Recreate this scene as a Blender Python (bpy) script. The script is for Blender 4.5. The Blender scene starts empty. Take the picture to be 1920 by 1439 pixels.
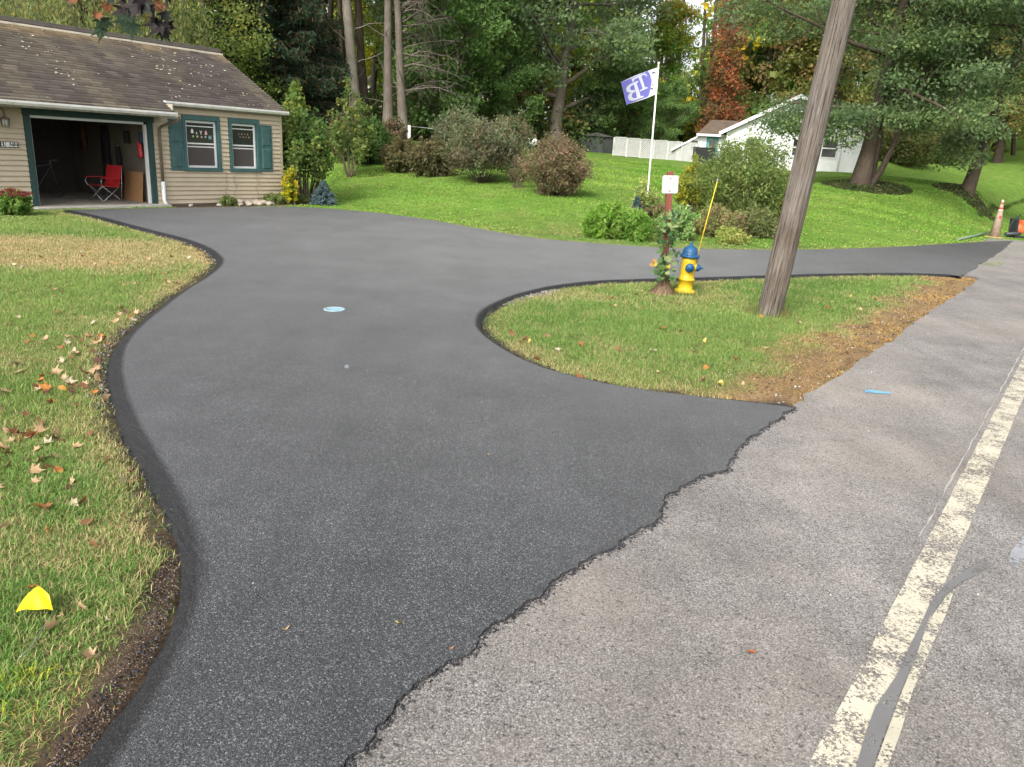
import bpy, bmesh, math, random
import numpy as np
from mathutils import Vector, Matrix
from mathutils.geometry import tessellate_polygon

# ------------------------------------------------------------------ camera
SC = bpy.context.scene
COL = SC.collection
F_PX = 1440.0
ROLL = math.radians(3.43)
PITCH = math.atan(439 / 1440)
EYE = 2.0
_R0 = np.array([1, 0, 0.]); _F = np.array([0, math.cos(PITCH), -math.sin(PITCH)])
_U0 = np.array([0, math.sin(PITCH), math.cos(PITCH)])
_Rc = math.cos(ROLL) * _R0 + math.sin(ROLL) * _U0
_Uc = -math.sin(ROLL) * _R0 + math.cos(ROLL) * _U0
cam_data = bpy.data.cameras.new('camera'); cam = bpy.data.objects.new('camera', cam_data); COL.objects.link(cam)
cam_data.sensor_width = 36; cam_data.lens = 36 * F_PX / 1920
cam_data.clip_start = 0.05; cam_data.clip_end = 2000
M = Matrix(((_Rc[0], _Uc[0], -_F[0], 0), (_Rc[1], _Uc[1], -_F[1], 0), (_Rc[2], _Uc[2], -_F[2], EYE), (0, 0, 0, 1)))
cam.matrix_world = M
SC.camera = cam

# ------------------------------------------------------------------ light
SUN_EL, SUN_AZ = math.radians(40), math.radians(205)      # azimuth clockwise from +Y
world = bpy.data.worlds.new('World'); SC.world = world; world.use_nodes = True
wn = world.node_tree.nodes; wl = world.node_tree.links
bg = wn['Background']; sky = wn.new('ShaderNodeTexSky'); sky.sky_type = 'NISHITA'; sky.sun_disc = False
sky.sun_elevation = SUN_EL; sky.sun_rotation = SUN_AZ; sky.dust_density = 4.0; sky.air_density = 1.0; sky.ozone_density = 1.0
hs = wn.new('ShaderNodeHueSaturation'); hs.inputs['Saturation'].default_value = 0.22
wl.new(sky.outputs[0], hs.inputs['Color']); wl.new(hs.outputs[0], bg.inputs['Color'])
bg.inputs['Strength'].default_value = 0.15
sun_d = bpy.data.lights.new('sun', 'SUN'); sun_d.energy = 1.5; sun_d.angle = math.radians(16); sun_d.color = (1, .96, .9)
sun = bpy.data.objects.new('sun', sun_d); COL.objects.link(sun)
sdir = Vector((math.sin(SUN_AZ) * math.cos(SUN_EL), math.cos(SUN_AZ) * math.cos(SUN_EL), math.sin(SUN_EL)))
sun.rotation_euler = sdir.to_track_quat('Z', 'Y').to_euler()
SC.view_settings.view_transform = 'Standard'; SC.view_settings.look = 'None'
SC.view_settings.gamma = 1; SC.view_settings.use_curve_mapping = False
SC.view_settings.exposure = 1.1
SC.render.engine = 'CYCLES'

# ------------------------------------------------------------------ survey helpers
def ray(x, y): return _F * F_PX + _Rc * (x - 960) + _Uc * (719.5 - y)
def g(x, y, z=0.0):
    d = ray(x, y); t = (z - EYE) / d[2]; return np.array([d[0] * t, d[1] * t, z])
def at(x, y, Y):
    d = ray(x, y); t = Y / d[1]; return np.array([d[0] * t, Y, EYE + d[2] * t])
def gl(pts, z=0.0): return np.array([g(x, y, z)[:2] for x, y in pts])

rs = np.random.default_rng(11)
random.seed(5)
_grids = [np.random.default_rng(100 + i).random((256, 256)) for i in range(6)]
def vnoise(x, y, k=0):
    G = _grids[k]; xi = np.floor(x).astype(int); yi = np.floor(y).astype(int); fx = x - xi; fy = y - yi
    fx = fx * fx * (3 - 2 * fx); fy = fy * fy * (3 - 2 * fy)
    a = G[xi % 256, yi % 256]; b = G[(xi + 1) % 256, yi % 256]; c = G[xi % 256, (yi + 1) % 256]; d = G[(xi + 1) % 256, (yi + 1) % 256]
    return (a * (1 - fx) + b * fx) * (1 - fy) + (c * (1 - fx) + d * fx) * fy
def fbm(x, y, k=0, o=4):
    s = 0; a = .5; t = 0
    for i in range(o): s = s + a * vnoise(x * 2 ** i + 7.3 * i, y * 2 ** i + 3.1 * i, (k + i) % 6); t += a; a *= .5
    return s / t
def sst(a, b, x): t = np.clip((x - a) / (b - a), 0, 1); return t * t * (3 - 2 * t)
def segdist(P, L, closed=False):
    """distance from points P (N,2) to polyline L (M,2)"""
    L = np.asarray(L); n = len(L); best = np.full(len(P), 1e9)
    for i in range(n if closed else n - 1):
        a = L[i]; b = L[(i + 1) % n]; ab = b - a; den = ab @ ab + 1e-12
        t = np.clip(((P - a) @ ab) / den, 0, 1); q = P - a - t[:, None] * ab
        best = np.minimum(best, (q * q).sum(1))
    return np.sqrt(best)
def inside(P, L):
    L = np.asarray(L); n = len(L); c = np.zeros(len(P), bool); x = P[:, 0]; y = P[:, 1]
    for i in range(n):
        x1, y1 = L[i]; x2, y2 = L[(i + 1) % n]
        if y1 == y2: continue
        k = ((y1 > y) != (y2 > y)) & (x < (x2 - x1) * (y - y1) / (y2 - y1) + x1); c ^= k
    return c

# ------------------------------------------------------------------ layout lines (ground plan, metres)
DZ = 0.045
LEFT_EDGE = [(118, 398), (170, 408), (230, 424), (290, 440), (340, 453), (378, 468), (400, 484), (404, 497), (382, 519), (332, 550), (285, 585), (238, 623), (209, 660), (200, 700), (206, 745), (222, 800), (246, 850), (277, 905), (306, 960), (326, 1010), (336, 1060), (338, 1100), (322, 1160), (290, 1230), (245, 1300), (200, 1362), (150, 1439), (100, 1510), (40, 1600)]
ROAD_JOINT = [(420, 1660), (560, 1500), (625, 1439), (670, 1402), (720, 1350), (780, 1292), (850, 1240), (900, 1200), (960, 1155), (1010, 1120), (1060, 1085), (1130, 1040), (1180, 1012), (1232, 985), (1248, 940), (1290, 907), (1350, 882), (1375, 850), (1420, 810), (1490, 768)]
ISLAND = [(1490, 768), (1400, 757), (1300, 746), (1200, 733), (1100, 715), (1010, 688), (950, 657), (912, 628), (904, 605), (915, 588), (945, 571), (985, 556), (1040, 543), (1120, 533), (1220, 529), (1300, 527), (1420, 523), (1550, 519), (1700, 517), (1800, 521)]
JOINT2 = [(1800, 521), (1832, 500), (1858, 484), (1880, 470), (1895, 454)]
FAR_EDGE = [(1895, 454), (1830, 456), (1700, 464), (1550, 470), (1400, 471), (1230, 467), (1100, 458), (1000, 449), (900, 432), (800, 414), (700, 401), (600, 393), (530, 390), (450, 391), (380, 392), (312, 393)]
wl_left = gl(LEFT_EDGE); wl_isl = gl(ISLAND); wl_far = gl(FAR_EDGE); wl_j1 = gl(ROAD_JOINT, .03); wl_j2 = gl(JOINT2, .03)
NEAR = np.array([[-1.75, .6], [-1.8, -.6], [-1.2, -.8]])
def smooth(P, n=4):
    P = np.asarray(P, float); out = []
    for i in range(len(P) - 1):
        p0 = P[max(i - 1, 0)]; p1 = P[i]; p2 = P[i + 1]; p3 = P[min(i + 2, len(P) - 1)]
        for k in range(n):
            t = k / n
            out.append(.5 * ((2 * p1) + (p2 - p0) * t + (2 * p0 - 5 * p1 + 4 * p2 - p3) * t * t + (3 * p1 - p0 - 3 * p2 + p3) * t ** 3))
    out.append(P[-1]); return np.array(out)
def ragged(P, amp, sp=.05, k=0, sc=6.):
    out = []
    for i in range(len(P) - 1):
        a, b = P[i], P[i + 1]; L = np.linalg.norm(b - a); n = max(1, int(L / sp)); d = (b - a) / (L + 1e-9); nn = np.array([-d[1], d[0]])
        for j in range(n):
            q = a + (b - a) * j / n
            o = (fbm(np.array([q[0] * sc]), np.array([q[1] * sc]), k, 3)[0] - .5) * 2 * amp
            out.append(q + nn * o)
    out.append(P[-1]); return np.array(out)
s_left = smooth(wl_left, 5); s_isl = smooth(wl_isl, 5); s_far = smooth(wl_far, 4)
DRIVE = np.vstack([s_left, NEAR, wl_j1, s_isl[1:-1], wl_j2, s_far[1:], gl([(312, 393)])])
RD = np.array([math.sin(math.radians(36.4)), math.cos(math.radians(36.4))]); RN = np.array([RD[1], -RD[0]])   # along / to the right
RE = g(1490, 768)[:2]                                                                                     # a point of the road's left edge
def road_s(P): return (P - RE) @ RN          # >0 on the road
TH = math.radians(35)
HA = g(530, 380); HX = np.array([math.sin(TH), math.cos(TH)]); HY = np.array([-math.cos(TH), math.sin(TH)])
def house_xy(P): q = P - HA[:2]; return q @ HX, q @ HY
def hw(x, y): return HA[:2] + HX * x + HY * y

# ------------------------------------------------------------------ terrain
_cp = []
for x, y, Y in [(690, 308, 34), (750, 322, 32), (810, 330, 31), (905, 343, 29), (1040, 365, 26), (970, 352, 28),
                (665, 262, 43), (725, 262, 42), (760, 272, 41), (1150, 292, 50), (1300, 303, 48), (1100, 287, 49), (980, 285, 46), (880, 280, 44),
                (1440, 330, 43), (1600, 325, 43), (1612, 350, 35), (1815, 363, 35), (1700, 308, 54), (1905, 288, 75), (1800, 303, 65),
                (1400, 421, 24), (1700, 430, 25.5), (1500, 390, 28), (1300, 370, 30), (1920, 372, 38)]:
    _cp.append(tuple(at(x, y, Y)))
for X, Y, Z in [(-20, 40, .8), (-35, 40, 1), (-30, 60, 2.2), (0, 75, 3.2), (-20, 80, 3.5), (25, 75, 3.5), (20, 100, 5), (55, 100, 7), (90, 90, 6), (90, 120, 8), (-60, 90, 4), (-60, 50, 2), (-60, 10, 0), (-30, 15, 0), (0, 120, 6), (60, 60, 3.6), (45, 52, 2.2)]:
    _cp.append((X, Y, Z))
for q in list(wl_far[::2]) + [(-7.5, 27), (-13, 28), (-18, 26), (20, 31), (26, 39), (33, 49)]: _cp.append((q[0], q[1], 0))
for X, Y in [(0, 0), (-10, 5), (-10, 15), (10, 5), (20, 10), (0, 10), (30, 25), (5, 14), (50, 50), (-3, 16), (8, 17)]: _cp.append((X, Y, 0))
_cp = np.array(_cp, float)
def _U(r2): return r2 * np.log(r2 + 1e-6)
_n = len(_cp); _K = _U(((_cp[:, None, :2] - _cp[None, :, :2]) ** 2).sum(2)) + np.eye(_n) * 8.0
_P = np.hstack([np.ones((_n, 1)), _cp[:, :2]]); _A = np.zeros((_n + 3, _n + 3)); _A[:_n, :_n] = _K; _A[:_n, _n:] = _P; _A[_n:, :_n] = _P.T
_w = np.linalg.solve(_A, np.concatenate([_cp[:, 2], np.zeros(3)]))
_FX = [-60, -8, -7, -4.2, .3, 3.1, 10.75, 16, 40, 70]; _FY = [30, 30, 26, 22.6, 18.6, 18.1, 22.2, 27.3, 60, 101]
def terrain(x, y):
    x = np.atleast_1d(np.asarray(x, float)); y = np.atleast_1d(np.asarray(y, float)); z = np.empty_like(x)
    for i in range(0, len(x), 40000):
        X = np.clip(x[i:i + 40000], -90, 110); Y = np.clip(y[i:i + 40000], -5, 125)
        d2 = (X[:, None] - _cp[:, 0]) ** 2 + (Y[:, None] - _cp[:, 1]) ** 2
        z[i:i + 40000] = _U(d2) @ _w[:_n] + _w[_n] + _w[_n + 1] * X + _w[_n + 2] * Y
    w = sst(0, 4, y - np.interp(x, _FX, _FY))
    P = np.stack([x, y], 1); rr = road_s(P); w = w * sst(0.2, -3.0, rr)
    return np.maximum(z, 0) * w
def tz(x, y): return float(terrain([x], [y])[0])
def gt(x, y):
    """the spot on the rolling ground seen along a sight line"""
    d = ray(x, y)
    Ys = np.linspace(6, 110, 1200); t = Ys / d[1]; xs = d[0] * t; zs = EYE + d[2] * t
    h = terrain(xs, Ys); k = np.where(zs <= h)[0]
    i = k[0] if len(k) else len(Ys) - 1
    return np.array([xs[i], Ys[i], h[i]])

# ------------------------------------------------------------------ materials
def srgb(r, gg, b):
    f = lambda c: (c / 255 / 12.92) if c / 255 <= .04045 else ((c / 255 + .055) / 1.055) ** 2.4
    return (f(r), f(gg), f(b))
def newmat(name):
    m = bpy.data.materials.new(name); m.use_nodes = True; nt = m.node_tree
    return m, nt, nt.nodes, nt.links, nt.nodes['Principled BSDF']
def noise(N, L, scale, detail=4, rough=.55, vec=None, coord=None):
    t = N.new('ShaderNodeTexNoise'); t.inputs['Scale'].default_value = scale; t.inputs['Detail'].default_value = detail; t.inputs['Roughness'].default_value = rough
    if vec is not None: L.new(vec, t.inputs['Vector'])
    return t
def ramp(N, L, src, stops):
    r = N.new('ShaderNodeValToRGB'); e = r.color_ramp.elements
    while len(e) > 1: e.remove(e[-1])
    e[0].position = stops[0][0]; e[0].color = (*stops[0][1], 1) if len(stops[0][1]) == 3 else stops[0][1]
    for p, c in stops[1:]:
        q = e.new(p); q.color = (*c, 1)
    L.new(src, r.inputs[0]); return r
def mixc(N, L, a, b, fac, mode='MIX'):
    m = N.new('ShaderNodeMix'); m.data_type = 'RGBA'; m.blend_type = mode
    for sock, v in ((m.inputs[6], a), (m.inputs[7], b)):
        if isinstance(v, tuple): sock.default_value = (*v, 1)
        else: L.new(v, sock)
    if isinstance(fac, (int, float)): m.inputs[0].default_value = fac
    else: L.new(fac, m.inputs[0])
    return m.outputs[2]
def bump(N, L, h, strength, dist, prev=None):
    b = N.new('ShaderNodeBump'); b.inputs['Strength'].default_value = strength; b.inputs['Distance'].default_value = dist
    L.new(h, b.inputs['Height'])
    if prev is not None: L.new(prev, b.inputs['Normal'])
    return b.outputs[0]
_mc = {}
def pm(name, col, rough=.6, var=.15, scale=8., bmp=.0, metal=0., spec=.4, stretch=None, c2=None):
    """paint-like material with broad and fine mottling"""
    if name in _mc: return _mc[name]
    m, nt, N, L, B = newmat(name)
    tc = N.new('ShaderNodeTexCoord'); vec = tc.outputs['Object']
    if stretch:
        mp = N.new('ShaderNodeMapping'); mp.inputs['Scale'].default_value = stretch; L.new(vec, mp.inputs[0]); vec = mp.outputs[0]
    n1 = noise(N, L, scale, 6, .65, vec); a = tuple(c * (1 - var) for c in col); b = c2 or tuple(min(1, c * (1 + var)) for c in col)
    r = ramp(N, L, n1.outputs[0], [(.3, a), (.7, b)]); L.new(r.outputs[0], B.inputs['Base Color'])
    B.inputs['Roughness'].default_value = rough; B.inputs['Metallic'].default_value = metal; B.inputs['Specular IOR Level'].default_value = spec
    if bmp: L.new(bump(N, L, n1.outputs[0], .5, bmp), B.inputs['Normal'])
    _mc[name] = m; return m
def leafmat(name, rough=.55, trans=.35, spec=.25):
    """foliage: colour from the mesh attribute, partly translucent"""
    if name in _mc: return _mc[name]
    m, nt, N, L, B = newmat(name)
    a = N.new('ShaderNodeAttribute'); a.attribute_name = 'Col'
    L.new(a.outputs['Color'], B.inputs['Base Color']); B.inputs['Roughness'].default_value = rough; B.inputs['Specular IOR Level'].default_value = spec
    t = N.new('ShaderNodeBsdfTranslucent'); L.new(a.outputs['Color'], t.inputs[0])
    x = N.new('ShaderNodeMixShader'); x.inputs[0].default_value = trans; L.new(B.outputs[0], x.inputs[1]); L.new(t.outputs[0], x.inputs[2])
    L.new(x.outputs[0], N['Material Output'].inputs[0]); _mc[name] = m; return m
def chipped(name, col, rust=(.10, .045, .02), amt=.66, rough=.45):
    m, nt, N, L, B = newmat(name); tc = N.new('ShaderNodeTexCoord'); v = tc.outputs['Object']
    n1 = noise(N, L, 26, 8, .75, v); n2 = noise(N, L, 5, 5, .6, v); mp = N.new('ShaderNodeMapping'); mp.inputs['Scale'].default_value = (30, 30, 2.5); L.new(v, mp.inputs[0]); n3 = noise(N, L, 1.5, 4, .6, mp.outputs[0])
    base = ramp(N, L, n2.outputs[0], [(.3, tuple(c * .72 for c in col)), (.65, col)]); st = ramp(N, L, n3.outputs[0], [(.55, (1, 1, 1)), (.75, (.62, .55, .45))])
    c = mixc(N, L, base.outputs[0], st.outputs[0], .8, 'MULTIPLY'); ch = ramp(N, L, n1.outputs[0], [(amt, (0, 0, 0)), (amt + .03, (1, 1, 1))]); c = mixc(N, L, c, rust, ch.outputs[0])
    L.new(c, B.inputs['Base Color']); B.inputs['Roughness'].default_value = rough; B.inputs['Specular IOR Level'].default_value = .4
    L.new(bump(N, L, n1.outputs[0], .4, .003), B.inputs['Normal']); return m
def barkmat(name, c1, c2, sc=3.):
    if name in _mc: return _mc[name]
    m, nt, N, L, B = newmat(name)
    tc = N.new('ShaderNodeTexCoord'); mp = N.new('ShaderNodeMapping'); mp.inputs['Scale'].default_value = (sc * 3, sc * 3, sc * .5); L.new(tc.outputs['Object'], mp.inputs[0])
    n1 = noise(N, L, 2.5, 8, .7, mp.outputs[0]); n2 = noise(N, L, 1.2, 3, .5, tc.outputs['Object'])
    r = ramp(N, L, n1.outputs[0], [(.35, c1), (.65, c2)])
    L.new(mixc(N, L, r.outputs[0], tuple(c * .6 for c in c1), n2.outputs[0]), B.inputs['Base Color']); B.inputs['Roughness'].default_value = .9; B.inputs['Specular IOR Level'].default_value = .15
    L.new(bump(N, L, n1.outputs[0], .8, .03), B.inputs['Normal']); _mc[name] = m; return m

# ------------------------------------------------------------------ mesh helpers
def tag(o, label=None, cat=None, group=None, kind=None):
    if label: o['label'] = label
    if cat: o['category'] = cat
    if group: o['group'] = group
    if kind: o['kind'] = kind
    return o
def link(name, me, parent=None, loc=None, rotz=None):
    o = bpy.data.objects.new(name, me); COL.objects.link(o)
    if parent is not None: o.parent = parent
    if loc is not None: o.location = loc
    if rotz is not None: o.rotation_euler = (0, 0, rotz)
    return o
def empty(name, loc=(0, 0, 0), rotz=0, label=None, cat=None, group=None):
    o = link(name, None, None, loc, rotz); o.empty_display_size = .2; return tag(o, label, cat, group)
def fastmesh(name, V, Fc, mat, cols=None, smooth=False):
    """V (N,3); Fc (M,k) array or list of arrays of equal-k faces"""
    V = np.ascontiguousarray(V, dtype=np.float32)
    if isinstance(Fc, np.ndarray): Fc = [Fc]
    Fc = [np.asarray(f, dtype=np.int32) for f in Fc if len(f)]
    me = bpy.data.meshes.new(name); me.vertices.add(len(V)); me.vertices.foreach_set('co', V.ravel())
    li = np.concatenate([f.ravel() for f in Fc]); tot = np.concatenate([np.full(len(f), f.shape[1], np.int32) for f in Fc])
    st = np.concatenate([[0], np.cumsum(tot)[:-1]]).astype(np.int32)
    me.loops.add(len(li)); me.loops.foreach_set('vertex_index', li); me.polygons.add(len(tot))
    me.polygons.foreach_set('loop_start', st); me.polygons.foreach_set('loop_total', tot)
    if smooth: me.polygons.foreach_set('use_smooth', np.ones(len(tot), bool))
    if cols is not None:
        at_ = me.color_attributes.new('Col', 'FLOAT_COLOR', 'POINT')
        c4 = np.ones((len(V), 4), np.float32); c4[:, :3] = cols; at_.data.foreach_set('color', c4.ravel())
    me.update(calc_edges=True)
    if mat: me.materials.append(mat)
    return me
class MB:
    """collects shapes into one mesh"""
    def __init__(s): s.v = []; s.f = []; s.sm = []
    def add(s, vs, fs, sm=False):
        b = len(s.v); s.v += [tuple(map(float, v)) for v in vs]; s.f += [tuple(i + b for i in f) for f in fs]; s.sm += [sm] * len(fs); return s
    def box(s, x0, x1, y0, y1, z0, z1, rot=None, piv=None):
        if x0 > x1: x0, x1 = x1, x0
        if y0 > y1: y0, y1 = y1, y0
        if z0 > z1: z0, z1 = z1, z0
        vs = [(x, y, z) for z in (z0, z1) for y in (y0, y1) for x in (x0, x1)]
        if rot is not None:
            piv = Vector(piv or (0, 0, 0)); vs = [tuple(rot @ (Vector(v) - piv) + piv) for v in vs]
        return s.add(vs, [(0, 2, 3, 1), (4, 5, 7, 6), (0, 1, 5, 4), (2, 6, 7, 3), (0, 4, 6, 2), (1, 3, 7, 5)])
    def tube(s, pts, rad, n=8, cap=True, sm=True):
        pts = [Vector(p) for p in pts]; m = len(pts)
        if isinstance(rad, (int, float)): rad = [rad] * m
        vs = []; up = None
        for i in range(m):
            d = (pts[min(i + 1, m - 1)] - pts[max(i - 1, 0)]).normalized()
            if up is None:
                up = Vector((0, 0, 1)) if abs(d.z) < .9 else Vector((1, 0, 0))
            a = d.cross(up).normalized(); b = a.cross(d).normalized(); up = b
            for k in range(n):
                t = 2 * math.pi * k / n; vs.append(pts[i] + (a * math.cos(t) + b * math.sin(t)) * rad[i])
        fs = [(i * n + k, i * n + (k + 1) % n, (i + 1) * n + (k + 1) % n, (i + 1) * n + k) for i in range(m - 1) for k in range(n)]
        s.add(vs, fs, sm)
        if cap:
            b = len(s.v) - m * n
            s.f += [tuple(b + k for k in range(n))[::-1], tuple(b + (m - 1) * n + k for k in range(n))]; s.sm += [False, False]
        return s
    def lathe(s, prof, n=24, org=(0, 0, 0), axis=(0, 0, 1), sm=True):
        q = Vector((0, 0, 1)).rotation_difference(Vector(axis)); o = Vector(org); vs = []
        for r, z in prof:
            for k in range(n):
                t = 2 * math.pi * k / n; vs.append(o + q @ Vector((r * math.cos(t), r * math.sin(t), z)))
        m = len(prof)
        s.add(vs, [(i * n + k, i * n + (k + 1) % n, (i + 1) * n + (k + 1) % n, (i + 1) * n + k) for i in range(m - 1) for k in range(n)], sm)
        b = len(s.v) - m * n; s.f += [tuple(b + k for k in range(n))[::-1], tuple(b + (m - 1) * n + k for k in range(n))]; s.sm += [False, False]
        return s
    def prism(s, poly, z0, z1, fr=lambda x, y, z: (x, y, z)):
        """extrude a 2-D outline"""
        n = len(poly); tri = tessellate_polygon([[Vector((p[0], p[1], 0)) for p in poly]])
        vs = [fr(p[0], p[1], z0) for p in poly] + [fr(p[0], p[1], z1) for p in poly]
        fs = [tuple(t)[::-1] for t in tri] + [tuple(i + n for i in t) for t in tri] + [(i, (i + 1) % n, n + (i + 1) % n, n + i) for i in range(n)]
        return s.add(vs, fs)
    def mesh(s, name, mat, bevel=0):
        me = bpy.data.meshes.new(name); me.from_pydata(s.v, [], s.f); me.polygons.foreach_set('use_smooth', s.sm)
        bm = bmesh.new(); bm.from_mesh(me); bmesh.ops.recalc_face_normals(bm, faces=bm.faces)
        if bevel: bmesh.ops.bevel(bm, geom=[e for e in bm.edges if len(e.link_faces) == 2 and e.calc_face_angle(0) > .6], offset=bevel, segments=2, profile=.6, affect='EDGES', clamp_overlap=True)
        bm.to_mesh(me); bm.free()
        me.materials.append(mat); me.update(); return me
    def build(s, name, mat, parent=None, loc=None, rotz=None, bevel=0): return link(name, s.mesh(name, mat, bevel), parent, loc, rotz)
def copy_tree(o, parent=None):
    c = o.copy(); COL.objects.link(c)
    if parent is not None: c.parent = parent
    for ch in list(o.children): copy_tree(ch, c)
    return c
DENS = 1.0
# ------------------------------------------------------------------ ground materials
def asphalt(name, dark, mid, light, scale, stain, warm=None, rough=.6, spec=.5, bd=.006, edge=None):
    m, nt, N, L, B = newmat(name)
    tc = N.new('ShaderNodeTexCoord'); vec = tc.outputs['Object']
    v = N.new('ShaderNodeTexVoronoi'); v.inputs['Scale'].default_value = scale; L.new(vec, v.inputs['Vector'])
    v2 = N.new('ShaderNodeTexVoronoi'); v2.inputs['Scale'].default_value = scale * 2.3; L.new(vec, v2.inputs['Vector'])
    sep = N.new('ShaderNodeSeparateColor'); L.new(v.outputs['Color'], sep.inputs[0])
    sep2 = N.new('ShaderNodeSeparateColor'); L.new(v2.outputs['Color'], sep2.inputs[0])
    r1 = ramp(N, L, sep.outputs[0], [(0, dark), (.35, dark), (.55, mid), (.82, mid), (1, light)])
    r2 = ramp(N, L, sep2.outputs[1], [(0, dark), (.6, mid), (1, light)])
    c = mixc(N, L, r1.outputs[0], r2.outputs[0], .45)
    # pits between the stones
    rp = ramp(N, L, v.outputs['Distance'], [(0, (1, 1, 1)), (.45, (1, 1, 1)), (.8, (.3, .3, .3))])
    c = mixc(N, L, c, rp.outputs[0], .8, 'MULTIPLY')
    n1 = noise(N, L, .7, 6, .65, vec); n2 = noise(N, L, 3.2, 5, .6, vec)
    rs1 = ramp(N, L, n1.outputs[0], [(.3, (1 - stain,) * 3), (.7, (1 + stain,) * 3)])
    c = mixc(N, L, c, rs1.outputs[0], 1., 'MULTIPLY')
    rs2 = ramp(N, L, n2.outputs[0], [(.35, (.88,) * 3), (.65, (1.1,) * 3)])
    c = mixc(N, L, c, rs2.outputs[0], 1., 'MULTIPLY')
    mps = N.new('ShaderNodeMapping'); mps.inputs['Rotation'].default_value = (0, 0, .5 if not warm else .635); mps.inputs['Scale'].default_value = (2.6, .16, 1); L.new(vec, mps.inputs[0]); ns = noise(N, L, 1., 4, .55, mps.outputs[0]); rst_ = ramp(N, L, ns.outputs[0], [(.35, (.90,) * 3), (.5, (1,) * 3), (.66, (1.12,) * 3)]); c = mixc(N, L, c, rst_.outputs[0], 1., 'MULTIPLY')
    if warm:
        n3 = noise(N, L, .45, 5, .6, vec); rw = ramp(N, L, n3.outputs[0], [(.45, (0, 0, 0)), (.72, (1, 1, 1))])
        c = mixc(N, L, c, warm, mathn(N, L, 'MULTIPLY', rw.outputs[0], .42))
        n4 = noise(N, L, 1.3, 6, .75, vec); rg = ramp(N, L, n4.outputs[0], [(.64, (0, 0, 0)), (.78, (1, 1, 1))])
        c = mixc(N, L, c, (.36, .37, .39), mathn(N, L, 'MULTIPLY', rg.outputs[0], .4))
        n5 = noise(N, L, 55, 2, .5, vec); rk = ramp(N, L, n5.outputs[0], [(.32, (.35,) * 3), (.38, (1,) * 3)])
        c = mixc(N, L, c, rk.outputs[0], .9, 'MULTIPLY')
    if edge:
        ea = N.new('ShaderNodeAttribute'); ea.attribute_name = 'Tamped'; c = mixc(N, L, c, edge, mathn(N, L, 'MULTIPLY', ea.outputs['Fac'], .75))
        # grazing sky sheen painted into the colour, a pale mottled radial patch before the house
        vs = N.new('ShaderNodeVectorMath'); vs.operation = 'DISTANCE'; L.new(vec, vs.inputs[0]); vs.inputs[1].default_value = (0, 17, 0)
        rd_ = ramp(N, L, mathn(N, L, 'DIVIDE', vs.outputs['Value'], 16.0), [(.2, (1, 1, 1)), (.9, (0, 0, 0))]); n_sheen = noise(N, L, .9, 7, .7, vec); rn_ = ramp(N, L, n_sheen.outputs[0], [(.25, (.45,) * 3), (.7, (1, 1, 1))])
        sheen_m = mathn(N, L, 'MULTIPLY', mathn(N, L, 'MULTIPLY', rd_.outputs[0], rn_.outputs[0]), .68); sheen_m = mathn(N, L, 'MULTIPLY', sheen_m, mathn(N, L, 'SUBTRACT', 1.0, ea.outputs['Fac'])); c = mixc(N, L, c, (.175, .173, .176), sheen_m)
    L.new(c, B.inputs['Base Color']); B.inputs['Roughness'].default_value = rough; B.inputs['Specular IOR Level'].default_value = spec
    if edge: L.new(mathn(N, L, 'MULTIPLY', mathn(N, L, 'SUBTRACT', 1.0, mathn(N, L, 'MULTIPLY', ea.outputs['Fac'], .75)), spec), B.inputs['Specular IOR Level'])
    inv = mathn(N, L, 'SUBTRACT', 1.0, v.outputs['Distance'])
    h = mathn(N, L, 'ADD', mathn(N, L, 'MULTIPLY', inv, .6), mathn(N, L, 'MULTIPLY', sep.outputs[1], 1.0))
    nb = bump(N, L, h, .9, bd); nb = bump(N, L, n2.outputs[0], .35, .02, nb)
    if 'Diffuse Roughness' in B.inputs: B.inputs['Diffuse Roughness'].default_value = 1.0
    L.new(nb, B.inputs['Normal']); return m
def mathn(N, L, op, a, b=0.0):
    m = N.new('ShaderNodeMath'); m.operation = op
    for s, v in ((m.inputs[0], a), (m.inputs[1], b)):
        if isinstance(v, (int, float)): s.default_value = v
        else: L.new(v, s)
    return m.outputs[0]
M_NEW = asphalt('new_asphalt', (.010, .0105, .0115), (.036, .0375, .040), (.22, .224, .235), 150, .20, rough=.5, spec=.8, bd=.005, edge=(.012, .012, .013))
M_OLD = asphalt('old_asphalt', (.085, .078, .073), (.175, .163, .154), (.34, .325, .31), 130, .20, warm=(.24, .21, .175), rough=.75, spec=.3, bd=.003)

# ------------------------------------------------------------------ ground sheet
def axis_pts(segs):
    out = []
    for a, b, st in segs: out += list(np.arange(a, b, st))
    return np.array(out + [segs[-1][1]])
gx = np.concatenate([-np.geomspace(400, 16, 22)[:-1], axis_pts([(-16, 16, .16)]), axis_pts([(16.4, 60, .9)]), np.geomspace(62, 500, 14)])
gy = np.concatenate([-np.geomspace(200, 2, 10), axis_pts([(0, 22, .16)]), axis_pts([(22.3, 60, .5)]), axis_pts([(61, 110, 2.5)]), np.geomspace(115, 700, 14)])
XX, YY = np.meshgrid(gx, gy, indexing='ij'); P2 = np.stack([XX.ravel(), YY.ravel()], 1)
ZZ = terrain(P2[:, 0], P2[:, 1])
near = np.hypot(P2[:, 0], P2[:, 1]) < 30
ZZ = ZZ + np.where(near, (fbm(P2[:, 0] * 1.3, P2[:, 1] * 1.3, 2) - .5) * .025, (fbm(P2[:, 0] * .2, P2[:, 1] * .2, 2) - .5) * .2)
_in = inside(P2, DRIVE) | (road_s(P2) > 0)
ZZ = np.where(_in, -.06, ZZ)
DIRT_STRIP = gl([(334, 1035), (290, 1075), (262, 1120), (236, 1190), (190, 1260), (150, 1320), (100, 1400), (60, 1450), (40, 1520), (170, 1520), (200, 1362), (290, 1230), (336, 1100)])
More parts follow.
